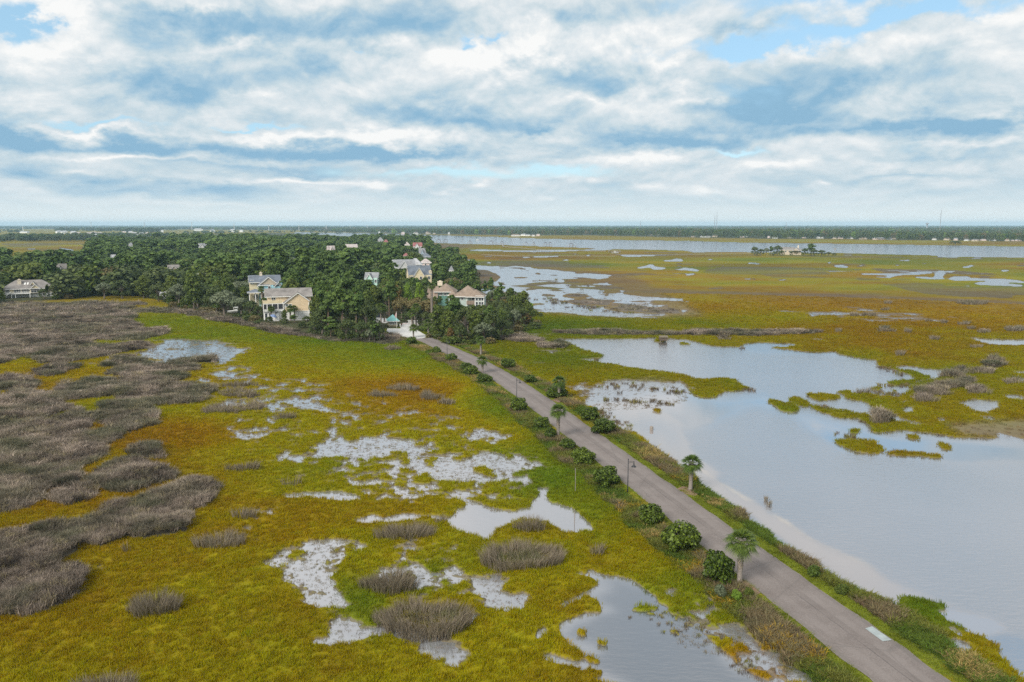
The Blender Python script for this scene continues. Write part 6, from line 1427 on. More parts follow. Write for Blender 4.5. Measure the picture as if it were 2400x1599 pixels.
# ------------------------------------------------------------------ woods: trees one can tell apart
NEAR = []      # (x, y, radius) taken ground
def hand(u, vb, vt, wpx, kind, label):
    x, y = at(u, vb, .15); h = height(u, vb, vt, .15); w = wpx * mpp(u, vb)
    plant_tree(kind, float(x), float(y), h, w, label, 'trees at the front of the woods'); NEAR.append((float(x), float(y), max(w * .28, 2.5)))
for t in (
    (104, 701, 674, 30, 'oak', 'small dark tree hiding the right corner of the white stilt house'), (170, 696, 652, 28, 'lime', 'bright lime green tree at the edge of the left woods'), (208, 694, 658, 22, 'lime', 'smaller lime green tree right of the brighter one'),
    (142, 700, 664, 34, 'oak', 'dark tree directly right of the white stilt house'), (188, 694, 655, 40, 'oak', 'dark oak between the two lime green trees'), (245, 700, 660, 48, 'moss', 'greyish tree at the front of the left woods'), (287, 700, 650, 52, 'oak', 'broad dark oak with low limbs in the left woods'),
    (337, 700, 646, 56, 'broad', 'bright rounded leafy tree at the front of the left woods'), (372, 708, 660, 46, 'oak', 'dark oak above the small white shed'), (404, 716, 688, 34, 'broad', 'round bright bush-like tree at the marsh edge'), (432, 722, 697, 28, 'broad', 'small low leafy tree next to the round bush-like one'),
    (455, 728, 640, 66, 'broad', 'tall olive green domed tree left of the mossy grey oaks'), (420, 718, 662, 54, 'moss', 'greyish oak left of the tall domed tree'), (492, 732, 690, 40, 'oak', 'low dark oak in front of the tall domed tree'),
    (527, 742, 677, 78, 'moss', 'large mossy grey oak left of the blue house'), (566, 744, 690, 56, 'moss', 'mossy grey oak touching the blue house porch'), (588, 746, 700, 46, 'oak', 'dark oak left of the yellow house porch'), (606, 747, 712, 30, 'oak', 'small dark tree against the porch of the yellow house'),
    (667, 752, 726, 22, 'broad', 'round green bush-like tree on the patio of the yellow house'), (690, 757, 737, 24, 'pine', 'small dark pine before the white garage doors'), (720, 762, 738, 28, 'oak', 'low dark tree at the right corner of the yellow house'),
    (742, 778, 694, 46, 'broad', 'leafy tree right beside the yellow house'), (770, 786, 668, 60, 'pine', 'big leaning pine right of the yellow house'), (802, 790, 660, 62, 'pine', 'tallest pine between the yellow house and gatehouse'), (836, 790, 674, 54, 'pine', 'pine at the right of the group by the gatehouse'),
    (860, 790, 692, 46, 'oak', 'dark oak left of the gatehouse palms'), (737, 790, 745, 44, 'oak', 'low dark oak at the marsh edge below the pines'), (775, 796, 742, 48, 'pine', 'low dense pine in front of the big leaning one'), (812, 800, 742, 48, 'oak', 'dark low oak below the tallest pine'), (848, 801, 748, 46, 'oak', 'dark low oak at the marsh edge left of the pavement'),
    (878, 802, 752, 34, 'pine', 'conical dark tree left of the gatehouse'), (890, 801, 760, 30, 'oak', 'small dark tree at the left corner of the pavement'), (866, 803, 770, 26, 'moss', 'bare grey bush-like tree in front of the conical one'),
    (942, 750, 690, 52, 'tan', 'tan brown tree behind the gatehouse'), (974, 752, 692, 60, 'tan', 'wide tan brown tree above the gate pillars'), (1006, 756, 694, 52, 'tan', 'tan brown tree left of the very tall slim palm'), (928, 742, 668, 40, 'rust', 'rusty orange tree left of the tan ones'),
    (956, 746, 664, 30, 'lime', 'left of the two bright green trees above the tan ones'), (984, 748, 662, 34, 'lime', 'right of the two bright green trees above the tan ones'), (952, 756, 730, 34, 'oak', 'dark undercrown tree behind the teal gatehouse roof'), (996, 766, 728, 44, 'oak', 'dark tree behind the stone gate pillars'),
    (1060, 782, 692, 60, 'pine', 'dark pine in front of the white brown-roofed house'), (1092, 792, 710, 64, 'oak', 'big dark oak below the white brown-roofed house'), (1028, 790, 714, 58, 'broad', 'leafy green tree right of the clipped hedge'), (1052, 800, 728, 56, 'broad', 'leafy tree at the marsh edge right of the hedge'),
    (1116, 797, 728, 54, 'broad', 'leafy tree below the turret of the white house'), (1152, 800, 722, 50, 'oak', 'tall oak at the right of the white house'), (1134, 802, 752, 60, 'moss', 'grey green low tree at the marsh edge below the oaks'), (1176, 796, 742, 44, 'oak', 'rounded dark oak near the right tip of the woods'),
    (1158, 762, 716, 42, 'oak', 'dark oak behind the right tip of the woods'), (1198, 752, 713, 46, 'oak', 'dark spreading oak near the marsh pools'), (1220, 757, 714, 44, 'oak', 'rightmost dark oak of the woods'), (1205, 770, 722, 40, 'moss', 'pale grey tree before the rightmost oaks'),
    (1232, 760, 733, 34, 'rust', 'rusty low tree at the very tip of the woods'), (1056, 804, 768, 26, 'rust', 'small rusty tree right of the clipped hedge'), (1078, 805, 758, 44, 'oak', 'dark low tree at the marsh edge right of the rusty one'),
    (1084, 662, 632, 42, 'oak', 'dark oak standing alone at the marsh edge beyond the brown roofs'), (1062, 684, 648, 56, 'tan', 'olive tan tree behind the green walled house'), (1075, 640, 612, 34, 'oak', 'dark oak at the far marsh edge near the palms'), (1095, 634, 618, 22, 'oak', 'small dark oak at the outermost marsh edge'),
    (905, 690, 640, 44, 'pine', 'bright rounded pine left of the white gabled house'), (906, 722, 672, 46, 'broad', 'leafy tree above the teal gatehouse'), (880, 740, 668, 46, 'broad', 'yellow green leafy tree left of the rusty one'), (1110, 715, 690, 26, 'lime', 'small yellow green tree behind the turret')):
    hand(*t)
def in_px(poly, u, v): return inpoly(np.array([u]), np.array([v]), poly)[0]
CLEAR = [S((590,735),(735,740),(735,800),(590,765)), S((905,760),(990,752),(1060,775),(1060,830),(905,800)), S((850,735),(905,738),(915,760),(850,757)), S((0,690),(135,688),(135,720),(0,720)), S((540,728),(600,728),(600,760),(540,760))]
HP = [(o.location.x, o.location.y) for o in COL.objects if o.get('category') in ('house', 'gatehouse')]
cand = []
g_ = 8.2
for ix in range(int(-620 / g_), int(60 / g_)):
    for iy in range(int(270 / g_), int(1500 / g_)):
        x = ix * g_ + random.uniform(-.5, .5) * g_ * .95; y = iy * g_ + random.uniform(-.5, .5) * g_ * .95
        if abs(x) > y * .80: continue
        u, v = proj(np.array(x), np.array(y), np.array(.15)); u, v = float(u), float(v)
        if u > 1260 or not in_px(WOODS, u, v): continue
        if any(in_px(c, u, v) for c in CLEAR): continue
        if any((x - a) ** 2 + (y - b - 5) ** 2 < 13 ** 2 for a, b in HP) or any((x - a) ** 2 + (y - b) ** 2 < r * r for a, b, r in NEAR): continue
        cand.append((x, y, u, v))
cand.sort(key=lambda c: c[0] ** 2 + c[1] ** 2)
nz = lambda x, y, w: float(vnoise(np.array(x / w + 40), np.array(y / w + 90)))
far_pts = []; nind = 0; cnt = {}
for (x, y, u, v) in cand:
    D = math.hypot(x, y); a = nz(x, y, 45); r = random.random()
    kind = 'pine' if r < .16 + .34 * (a > .5) else ('oak' if r < .58 else ('broad' if r < .90 else random.choice(('lime', 'moss', 'moss', 'tan', 'moss'))))
    edge = 1.0
    h = {'pine': random.uniform(13.5, 19), 'oak': random.uniform(9, 13), 'broad': random.uniform(9, 14.5), 'lime': random.uniform(7, 11), 'moss': random.uniform(9, 12), 'tan': random.uniform(9, 13), 'rust': random.uniform(8, 11)}[kind] * (.65 + .7 * nz(x, y, 60))
    if u > 1010: h *= .68
    for (u0, u1, vl, HD) in HOUSES:
        hw = 7.0 * F / D * .30
        if u0 - hw < u < u1 + hw and D < HD + 14:
            zmax = H - (H - .0) * (D / HD) + 0   # sight line to the ground there, refined below
            t = float(at(u, vl)[1]) ; yy = y
            dx, dy, dz = ray(u, vl); zc = float(H + dz * (y / dy)); h = min(h, zc - .6)
    if h < 2.2: continue
    w = h * {'pine': .50, 'oak': 1.05, 'broad': .82, 'lime': .8, 'moss': 1.0, 'tan': .92, 'rust': .8}[kind] * random.uniform(.85, 1.15)
    if kind in ('oak', 'moss', 'tan', 'broad') and h < 6: w = max(w, h * 1.2)
    w = min(w * (1.0 if D < 420 else 1.25), 19)
    if nind < 236:
        zone = 'behind the white stilt house' if u < 200 else ('in the left woods before the blue house' if u < 560 else ('behind the yellow and blue houses' if u < 760 else ('between the pines and the tan trees' if u < 990 else 'around the brown roofed houses')))
        lab = {'pine': 'slender dark green pine', 'oak': 'spreading dark grey green oak', 'broad': 'fresh green round topped leafy tree', 'lime': 'light yellow green leafy tree', 'moss': 'hoary grey oak', 'tan': 'brownish autumn tree', 'rust': 'rust coloured tree'}[kind] + ' standing ' + zone
        plant_tree(kind, x, y, h, w, lab, {'pine': 'pines', 'oak': 'oaks', 'moss': 'oaks'}.get(kind, 'leafy trees') + ' ' + zone); nind += 1
    else: far_pts.append((x, y, h, w, kind))

# ------------------------------------------------------------------ far-off woods, one mass
def low_crown(kind, seed):
    g = random.Random(seed); L = []
    if kind == 'pine':
        for k in range(7): a = k * 2.4; L.append((1.3 * math.cos(a) * g.uniform(.4, 1), 1.3 * math.sin(a) * g.uniform(.4, 1), 5.4 + k * .55, 1.3, 1.3, .9))
        n, lf = 420, .85
    else:
        for k in range(9): a = k * 2.4; o = 3.2 * math.sqrt(k / 9); L.append((o * math.cos(a), o * math.sin(a), 7.6 - .22 * o * o + g.uniform(-.5, .5), 1.8, 1.8, 1.6))
        for k in range(6): a = k * 1.05; L.append((3.0 * math.cos(a), 3.0 * math.sin(a), 3.4, 1.6, 1.6, 2.2))
        n, lf = 520, 1.0
    return leaf_mesh(L, n, lf, seed, .5, jit=.4)
T_P = [proto('far_pine', low_crown('pine', 7 + k), M_PINE) for k in range(3)] + [proto('far_oak', low_crown('oak', 17 + k), M_OAK) for k in range(3)] + [proto('far_leafy', low_crown('broad', 27 + k), M_BROAD) for k in range(2)] + [proto('far_tan', low_crown('tan', 37), M_TAN), proto('far_lime', low_crown('lime', 47), M_LIME)]
KI = {'pine': (0, 1, 2), 'oak': (3, 4, 5), 'moss': (3, 4, 5), 'broad': (6, 7), 'tan': (8,), 'rust': (8,), 'lime': (9,)}
def mass(name, pts, label):
    n = len(pts); P = np.array([(p[0], p[1], 0.1) for p in pts]); S_ = np.array([(p[3] / (5.2 if p[4] == 'pine' else 9.2), p[3] / (5.2 if p[4] == 'pine' else 9.2), p[2] / 10) for p in pts])
    rot = np.stack([np.zeros(n), np.zeros(n), rng.uniform(0, 6.28, n)], -1); idx = np.array([random.choice(KI[p[4]]) for p in pts])
    scatter(name, P, rot, S_, idx, np.full((n, 3), .1, np.float32), T_P, label, 'woods')
mass('distant_woods', far_pts, 'deep green woods running from the houses to the river')

# undergrowth along the rim of the woods
und = []
rim = S((-60,712),(30,706),(130,704),(200,695),(330,695),(380,706),(410,722),(480,734),(530,746),(600,758),(640,768),(720,787),(800,798),(870,801),(903,796)); rim2 = S((1015,790),(1060,808),(1100,810),(1160,800),(1230,780),(1248,745),(1200,712),(1130,700),(1110,680),(1110,650),(1090,632))
for pl, n in ((rim, 240), (rim2, 130)):
    for _ in range(n):
        i = random.randrange(len(pl) - 1); t = random.random(); u = pl[i][0] * (1 - t) + pl[i + 1][0] * t; v = pl[i][1] * (1 - t) + pl[i + 1][1] * t
        x, y = at(u, v); x = float(x) + random.uniform(-4, 4); y = float(y) + random.uniform(-1, 10)
        uu_, _v = proj(np.array(x), np.array(y)); 
        if uu_ > 880 and uu_ < 1000: continue
        if 605 < uu_ < 728 and random.random() < .6: continue
        if 10 < uu_ < 130: continue
        h = random.uniform(1.2, 3.0); und.append((x, y, h, h * random.uniform(1.1, 1.8), random.choice(('oak', 'broad', 'oak', 'tan', 'broad', 'lime' if random.random() < .3 else 'oak'))))
mass('undergrowth', und, 'mixed green and brown thicket along the rim of the woods')

# belts of forest beyond the river and on the left horizon
belt = []
def base_v(u): return float(np.interp(u, [-400, 300, 500, 700, 868, 953, 1200, 1400, 1600, 1800, 2000, 2400, 2800], [537, 537, 539, 540, 546, 548, 551.5, 552, 556.8, 559.6, 561.2, 566, 570]))
v = 530.1
while v < 572:
    step = .36 if v < 533 else (.55 if v < 545 else .9)
    D = H * F / (v - HOR); wpx = max(9.0, 13 * F / D)
    u = -420 + random.uniform(0, wpx)
    while u < 2820:
        b = base_v(u)
        if v <= b + (1.1 if random.random() < .35 else 0) and not (v > b - 1.2 and random.random() < .25):
            x, y = at(u + random.uniform(-3, 3), v + random.uniform(-.3, .3) * step); w = wpx * D / F * random.uniform(.8, 1.7)
            h = random.uniform(13, 21) * (1 + .45 * (nz(float(x), float(y), 700) - .5)); r = random.random()
            belt.append((float(x), float(y), h, w * (.8 if h > 17 else 1), 'oak' if r < .45 else ('broad' if r < .80 else ('tan' if r < .9 else ('lime' if r < .93 else 'pine')))))
        u += wpx * random.uniform(.65, 1.0)
    v += step
for poly, n, hh in ((S((-300,546),(48,546.5),(60,542),(-300,540)), 90, 14), (S((130,545),(250,544),(420,541),(420,537),(140,538)), 200, 17), (S((270,541),(385,541),(380,546),(275,545)), 60, 19), (S((-300,568),(0,568),(60,567),(200,566),(214,563),(205,553),(180,557),(100,559),(0,562),(-300,562)), 300, 13),
                   (S((214,566),(350,568),(380,560),(420,551),(350,548),(215,552)), 150, 11), (S((420,552),(620,546),(860,548),(860,543),(430,545)), 90, 10)):
    us_ = [p[0] for p in poly]; vs_ = [p[1] for p in poly]; k = 0
    while k < n:
        u, v = random.uniform(min(us_), max(us_)), random.uniform(min(vs_), max(vs_))
        if in_px(poly, u, v):
            x, y = at(u, v); h = hh * random.uniform(.7, 1.3); belt.append((float(x), float(y), h, h * random.uniform(.8, 1.6), random.choice(('oak', 'oak', 'broad', 'pine')))); k += 1
mass('horizon_forest', belt, 'blue green forest beyond the river and along the horizon')

# ------------------------------------------------------------------ wooded islet in the river marsh with its house
h = House(1858, 598, 'large tan house with long grey roofs on the wooded islet', 0, dy=6); q = h.m
h.walls(-24 * q, 22 * q, 0, 14, 0, 6.5, W_TAN); h.gable(-26 * q, 6 * q, 0, 14, 6.3, 2.6, 'x', R_GREY, .5, W_TAN); h.hip(2 * q, 24 * q, -2, 15, 5.4, 3.4, R_GREY, .5); h.gable(4 * q, 16 * q, -4, 6, 5.2, 3.0, 'y', R_BROWN, .4, W_TAN)
for i in range(6): h.window((-20 + i * 8) * q, 3.2, 1.6, 1.7, 0 if i < 3 else -.02, 0)
h.chimney(15 * q, 6, 6, 11, 1.5)
IS = 'trees on the islet'
for i, (u, vb, vt, w, kind, lab) in enumerate(((1768, 598, 576, 20, 'oak', 'tall rounded tree at the left end of the islet'), (1783, 598, 582, 20, 'oak', 'dark tree second from the left end of the islet'), (1796, 598, 580, 18, 'moss', 'greyish tree left of the big islet tree'), (1806, 598, 577, 16, 'pine', 'thin pine left of the big islet tree'),
    (1822, 599, 573, 26, 'oak', 'big domed tree left of the islet house'), (1832, 600, 586, 18, 'oak', 'low tree at the left corner of the islet house'), (1842, 594, 577, 18, 'oak', 'flat topped tree behind the islet house roof'), (1854, 600, 587, 10, 'oak', 'small round tree before the islet house'), (1866, 600, 589, 9, 'tan', 'small brownish palm-like tree before the islet house'),
    (1886, 600, 580, 20, 'oak', 'dark tree at the right corner of the islet house'), (1901, 599, 571, 26, 'pine', 'tallest tree on the islet, right of the house'), (1906, 600, 582, 24, 'oak', 'dark oak below the tallest islet tree'), (1925, 600, 585, 24, 'oak', 'rounded oak right of the tallest islet tree'),
    (1942, 600, 590, 18, 'moss', 'low grey tree near the right end of the islet'), (1955, 600, 592, 12, 'oak', 'lowest tree at the right end of the islet'), (1774, 600, 591, 20, 'moss', 'low grey bush-like tree at the left shore of the islet'), (1812, 600, 592, 24, 'moss', 'low grey tree under the big domed islet tree'), (1850, 593, 578, 8, 'pine', 'thin tree rising behind the islet roofs'))):
    x, y = at(u, vb, .15); hh = height(u, vb, vt, .15); plant_tree(kind, float(x), float(y), hh, w * mpp(u, vb), lab, IS)
x, y = at(2239, 573); plant_tree('oak', float(x), float(y), 7, 26, 'lone dark bush-like tree on the far river bank marsh')

# ------------------------------------------------------------------ houses along the far river bank and the white village on the left
def tiny_house(u, vb, wpx, hpx, wall, roof, label, group, rz=0, first=[None]):
    x, y = at(u, vb, .3); D = math.hypot(x, y); w = wpx * D / F; hh = hpx * D / F; dp = w * .7
    e = empty('house', (float(x), float(y), .3), label, 'house', group, -math.atan2(float(x), float(y)) + R(rz))
    MB().box(-w*.46, w*.46, 0, dp, 0, hh * .62).build('wall', wall, e)
    m = MB(); a, b, c, d = -w*.5, w*.5, -.5, dp + .5; z0, z1 = hh * .62, hh
    for f in ([(a,c,z0),(b,c,z0),(b*.55,dp/2,z1),(a*.55,dp/2,z1)], [(b,c,z0),(b,d,z0),(b*.55,dp/2,z1)], [(b,d,z0),(a,d,z0),(a*.55,dp/2,z1),(b*.55,dp/2,z1)], [(a,d,z0),(a,c,z0),(a*.55,dp/2,z1)], [(a,c,z0-.02),(a,d,z0-.02),(b,d,z0-.02),(b,c,z0-.02)]): m.poly(f)
    m.build('roof', roof, e)
    g = MB()
    for i in range(max(2, int(w / 5))): xx = -w*.38 + w*.76 * i / max(1, int(w / 5) - 1 or 1); g.box(xx - .7, xx + .7, -.06, .02, hh * .3, hh * .3 + 1.8)
    g.build('window', M_GLASS, e)
RB = [(889,546,5),(902,545.5,5),(945,549,8),(975,548.5,11),(1003,547.5,12),(1018,548.5,7),(1052,548.5,6),(1070,548.5,8),(1103,546,5),(1141,545,7),(1210,553,20),(1226,553,14),(1237,553,12),(1250,553,9),(1261,553,10),(1288,549,8),(1445,548.5,10),(1524,551.5,10),(1544,551.5,9),(1568,552,18),
      (1625,555,12),(1653,556,24),(1675,556,13),(1739,556,12),(1752,556,15),(1781,552,12),(1801,558,6),(1816,559,12),(1850,558,9),(1884,558,9),(1923,559,15),(1954,560,12),(1969,560,13),(1993,560.5,12),(2023,561,16),(2056,561,22),(2084,561.5,11),(2098,561.5,14),(2149,550,14),(2189,563,10),(2218,563,12),(2240,564,9),(2264,564,10),(2284,564.5,15),(2306,565,12),(2328,565,12),(2360,565.5,10),(2382,565.5,20)]
wl = [W_OFF, W_TAN, W_PINK, W_TAN, W_OFF, W_TAN, W_SLATEB, W_PINK]; rl_ = [R_PALE, R_GREY, R_PINK, R_GREY, R_BROWN, R_PALE]
def ordn(i): return fl[i] if i < len(fl) else ('thirty-seventh thirty-eighth thirty-ninth fortieth forty-first forty-second forty-third forty-fourth forty-fifth forty-sixth forty-seventh forty-eighth forty-ninth fiftieth'.split()[i - 36])
for i, (u, vb, w) in enumerate(RB):
    tiny_house(u, vb + random.uniform(-.6, 1.1), w, random.uniform(3.6, 5.2), wl[(i * 5 + i // 3) % 8] if not 9 < i < 14 else W_WHITE, rl_[(i * 7) % 6], f'small house under trees on the far river bank, {ordn(i)} from the left', 'houses on the far river bank', random.uniform(-25, 25))
WV = [(140,547,10,0),(152,548,12,0),(171,549,12,0),(182,550,10,2),(212,551,14,2),(222,549,12,1),(230,555,14,0),(240,556,13,1),(251,560,16,0),(262,557,14,0),(272,561,14,0),(279,564,10,3),(290,548,10,2),(306,549,10,0),(318,551,9,0),(300,556,9,1),(333,550,9,0),(345,551,9,2),(322,557,10,3),(340,557,10,0),(236,550,10,2),(284,556,12,0),(380,546,6,0),(465,541.5,20,0),(500,545,9,0),(520,545,5,0),(545,544,9,0),(565,544,8,0)]
for i, (u, vb, w, k) in enumerate(WV):
    tiny_house(u, vb, w, random.uniform(4.5, 6.5), (W_WHITE, W_PINK, W_CREAM, W_SLATEB)[k], (R_WHITE, R_PINK, R_PINK, R_WHITE)[k], f'pale house of the distant white village on the left, {ordn(i)} in it', 'houses of the distant village', random.uniform(-30, 30))
p = A3(54, 546.5, .3); e = empty('boat_shed', p, 'white shed with a tall mast standing alone on the far left marsh', 'shed'); s_ = mpp(54, 546.5)
MB().box(-8 * s_, 9 * s_, 0, 20, 0, 3 * s_).build('wall', W_WHITE, e); MB().prism([(-8.5 * s_, -1, 3 * s_), (9.5 * s_, -1, 3 * s_), (8 * s_, 10, 4.4 * s_), (-7 * s_, 10, 4.4 * s_)], (0, 12, 0)).build('roof', R_WHITE, e); MB().tube([(0, 2, 0), (0, 2, 15 * s_)], 1.0, 6).build('mast', W_WHITE, e)

# ------------------------------------------------------------------ masts and pylons on the horizon
M_MAST = solid('pale_steel', (.55, .57, .58), .5, .1, .2); M_DMAST = solid('dull_steel', (.30, .29, .29), .6, .1, .2)
def pylon(u, vb, vt, label, group, cat='pylon', dark=False, arms=True, w=1.0):
    p = A3(u, vb, .3); D = p.length; h = height(u, vb, vt, .3); k = D / F * w
    e = empty('transmission_tower' if arms else 'radio_mast', p, label, cat, group); mt = M_DMAST if dark else M_MAST
    m = MB(); b = 1.1 * k
    for sx in (-1, 1):
        for sy in (-1, 1): m.tube([(sx * b, sy * b, 0), (sx * b * .3, sy * b * .3, h)], .22 * k, 4)
    nb = 9
    for j in range(nb):
        za, zb = h * j / nb, h * (j + 1) / nb; ra, rb2 = b * (1 - .7 * j / nb), b * (1 - .7 * (j + 1) / nb)
        m.tube([(-ra, -ra, za), (rb2, -rb2, zb)], .14 * k, 4).tube([(ra, ra, za), (-rb2, rb2, zb)], .14 * k, 4)
    m.build('lattice', mt, e)
    if arms: MB().tube([(-3.2 * k, 0, h * .93), (3.2 * k, 0, h * .93)], .2 * k, 4).tube([(-2.6 * k, 0, h * .80), (2.6 * k, 0, h * .80)], .2 * k, 4).build('arm', mt, e)
    else: MB().tube([(0, 0, h), (0, 0, h * 1.08)], .2 * k, 4).build('antenna', mt, e)
for i, (u, vb, vt) in enumerate(((214, 537, 519), (339, 537, 519), (450, 539, 520), (549, 540, 523), (630, 541, 527.5), (701, 541, 527.5), (765, 541, 528), (821, 540, 528.5), (861, 540, 528))):
    pylon(u, vb, vt, f'pale pylon on the left horizon, {fl[i]} from the left', 'pylons crossing the left horizon', w=.75)
MG = 'radio masts on the right horizon'
for (u, vb, vt, lab) in ((1674, 549, 505, 'shorter mast of the close pair on the right horizon'), (1679, 549, 497, 'taller mast of the close pair on the right horizon'), (2202, 549, 493, 'tall lone mast near the right end of the horizon'), (1501, 540, 519, 'short mast left of the close pair'), (1842, 540, 522, 'short mast between the pair and the tall lone one'),
                         (1024, 540, 521, 'short mast above the river houses left of centre')): pylon(u, vb, vt, lab, MG, 'mast', True, False, .55)
p = A3(2172, 540, .3); e = empty('water_tower', p, 'tiny water tower on the right horizon', 'water tower'); hh = height(2172, 540, 522.5, .3); MB().tube([(0, 0, 0), (0, 0, hh * .9)], 4, 8).build('leg', M_DMAST, e); MB().lathe([(.1, hh * .78), (9, hh * .84), (9, hh * .95), (.1, hh)], 12).build('tank', M_DMAST, e)

# ------------------------------------------------------------------ docks, boathouses, boats
M_DK = solid('dark_dock_roof', (.10, .10, .11), .8, .2, 1); M_PIER = solid('grey_pier_wood', (.30, .28, .26), .9, .2, 1)
def dock(u, v, wpx, label, roofs=1, group='docks on the near river shore'):
    p = A3(u, v, 0); s = mpp(u, v); w = wpx * s; e = empty('boat_dock', p, label, 'dock', group)
    MB().box(-w/2, w/2, -2, 2, 1.3, 1.6).build('deck', M_PIER, e); po = MB(); n = max(4, int(w / 5))
    for i in range(n):
        for y in (-1.9, 1.9): po.tube([(-w/2 + w * i / (n - 1), y, -1), (-w/2 + w * i / (n - 1), y, 2.6 + (i % 3) * .5)], .24, 5)
    po.build('pile', M_PIER, e)
    for r in range(roofs):
        cx = -w * .3 + w * .6 * (r / max(1, roofs - 1)) if roofs > 1 else w * .05; a = min(w * .22, 5.5)
        m = MB()
        for sx in (-1, 1):
            for sy in (-1, 1): m.tube([(cx + sx * a * .85, sy * 3, 1.5), (cx + sx * a * .85, sy * 3, 4.4)], .22, 5)
        m.build('roof_post', M_PIER, e); q = MB(); P4 = [(cx - a, -3.8, 4.3), (cx + a, -3.8, 4.3), (cx + a, 3.8, 4.3), (cx - a, 3.8, 4.3)]
        for i in range(4): q.poly([P4[i], P4[(i + 1) % 4], (cx, 0, 6.3)])
        q.poly(P4[::-1]); q.build('roof', M_DK, e)
for (u, v, w, r, lab) in ((1036, 567.5, 26, 2, 'dock with two dark roofs, leftmost on the river shore'), (1101, 570, 11, 1, 'small single-roofed dock second from the left on the river'), (1150, 571.5, 26, 1, 'long dock with one roof third from the left on the river'), (1176, 573, 18, 1, 'dock with many piles fourth from the left on the river'),
                          (1233, 574.5, 14, 1, 'dock with one dark roof left of the dark boathouse'), (1251, 575, 10, 1, 'small dock just left of the dark boathouse'), (1284, 575.5, 19, 2, 'dark boathouse with two roofs on the river shore'), (1338, 578, 22, 1, 'low dock rightmost on the river shore')): dock(u, v, w, lab, r)
def boardwalk(pts, label, w=1.6, z=1.3):
    c = [A3(*p_, 0) for p_ in pts]; e = empty('boardwalk', c[0], label, 'boardwalk', 'boardwalks over the far marsh'); m = MB(); po = MB()
    for a, b in zip(c, c[1:]):
        d = b - a; L = d.length; d.normalize(); n = Vector((-d.y, d.x, 0)) * w / 2; A_, B_ = a - c[0], b - c[0]
        m.prism([A_ - n + Vector((0, 0, z)), B_ - n + Vector((0, 0, z)), B_ + n + Vector((0, 0, z)), A_ + n + Vector((0, 0, z))], (0, 0, .2))
        for i in range(int(L / 6)): q = A_ + d * (i * 6); po.tube([(q.x, q.y, -.5), (q.x, q.y, z + .9)], .14, 4)
    m.build('deck', M_PIER, e); po.build('post', M_PIER, e)
boardwalk([(1130, 600), (1200, 603.5), (1330, 603), (1440, 603.5)], 'long thin boardwalk crossing the far marsh left of centre'); boardwalk([(1443, 600), (1520, 601), (1600, 599.5), (1760, 597)], 'long boardwalk leading towards the wooded islet'); boardwalk([(1176, 573), (1180, 580), (1290, 590)], 'boardwalk with many piles behind the river docks')
boardwalk([(1190, 590), (1300, 589), (1420, 592)], 'boardwalk beside the far marsh creek')
p = A3(1441, 593, 0); s = mpp(1441, 593); e = empty('boat_lift', p, 'open marsh dock with tall piles and a white boat lift', 'dock'); MB().box(-15 * s, 15 * s, 2, 5, 1.6, 1.9).box(-15 * s, -11 * s, -1, 5, 2.9, 3.2).build('deck', M_PIER, e); po = MB()
for i in range(9): po.tube([(-14 * s + i * 3.5 * s, 3, -1), (-14 * s + i * 3.5 * s, 3, 3.4 + (i % 2) * .9)], .26, 5)
po.build('pile', M_PIER, e)
def river_boat(u, v, L, label, rz, grp): b = boat(u, v, L, label, rz, z=-.1); b['group'] = grp
river_boat(1441, 594.5, 9, 'white boat moored under the open marsh dock', R(5), 'boats on the water'); river_boat(1120, 563.2, 8, 'small dark-looking boat under way on the river', R(170), 'boats on the water')
p = A3(1957, 593.5, 0); o = MB().tube([(0, 0, -1), (0, 0, height(1957, 593.5, 582, 0))], .35, 6).box(-1.2, 1.2, -.1, .1, 4.4, 6.4).build('channel_marker', M_DMAST); o.location = p; tag(o, 'channel marker post standing in the river right of the islet', 'marker')

# ------------------------------------------------------------------ air
hm = bpy.data.materials.new('thin_air'); hm.use_nodes = True; nt = hm.node_tree; nt.nodes.clear()
ou = N(nt, 'ShaderNodeOutputMaterial'); pv = N(nt, 'ShaderNodeVolumePrincipled'); nt.links.new(pv.outputs[0], ou.inputs['Volume']); pv.inputs['Color'].default_value = (.56, .83, 1.0, 1); pv.inputs['Density'].default_value = 0.00007; pv.inputs['Anisotropy'].default_value = .0
hz = MB().box(-60000, 60000, -3000, 23500, -2.0, 100).build('haze', hm); tag(hz, 'pale blue sea air', 'haze', kind='stuff')
# ------------------------------------------------------------------ camera
cd = bpy.data.cameras.new('camera'); cd.sensor_width = 36.0; cd.lens = F * 36 / 2400; cd.clip_start = .5; cd.clip_end = 80000
co = bpy.data.objects.new('camera', cd); COL.objects.link(co); co.location = (0, 0, H); co.rotation_euler = (PI / 2 - TH, 0, 0); SC.camera = co

# ------------------------------------------------------------------ sun
SUN_AZ, SUN_EL = R(-142), R(37)       # azimuth from +Y towards +X of where the sun stands, height
SUN_AZ = R(-142)
ld = bpy.data.lights.new('sun', 'SUN'); ld.energy = 4.0; ld.angle = R(24); ld.color = (1, .95, .87)
lo = bpy.data.objects.new('sun', ld); COL.objects.link(lo)
sd = Vector((math.sin(SUN_AZ) * math.cos(SUN_EL), math.cos(SUN_AZ) * math.cos(SUN_EL), math.sin(SUN_EL)))
lo.rotation_euler = sd.to_track_quat('Z', 'Y').to_euler(); lo.location = (0, 0, 200)

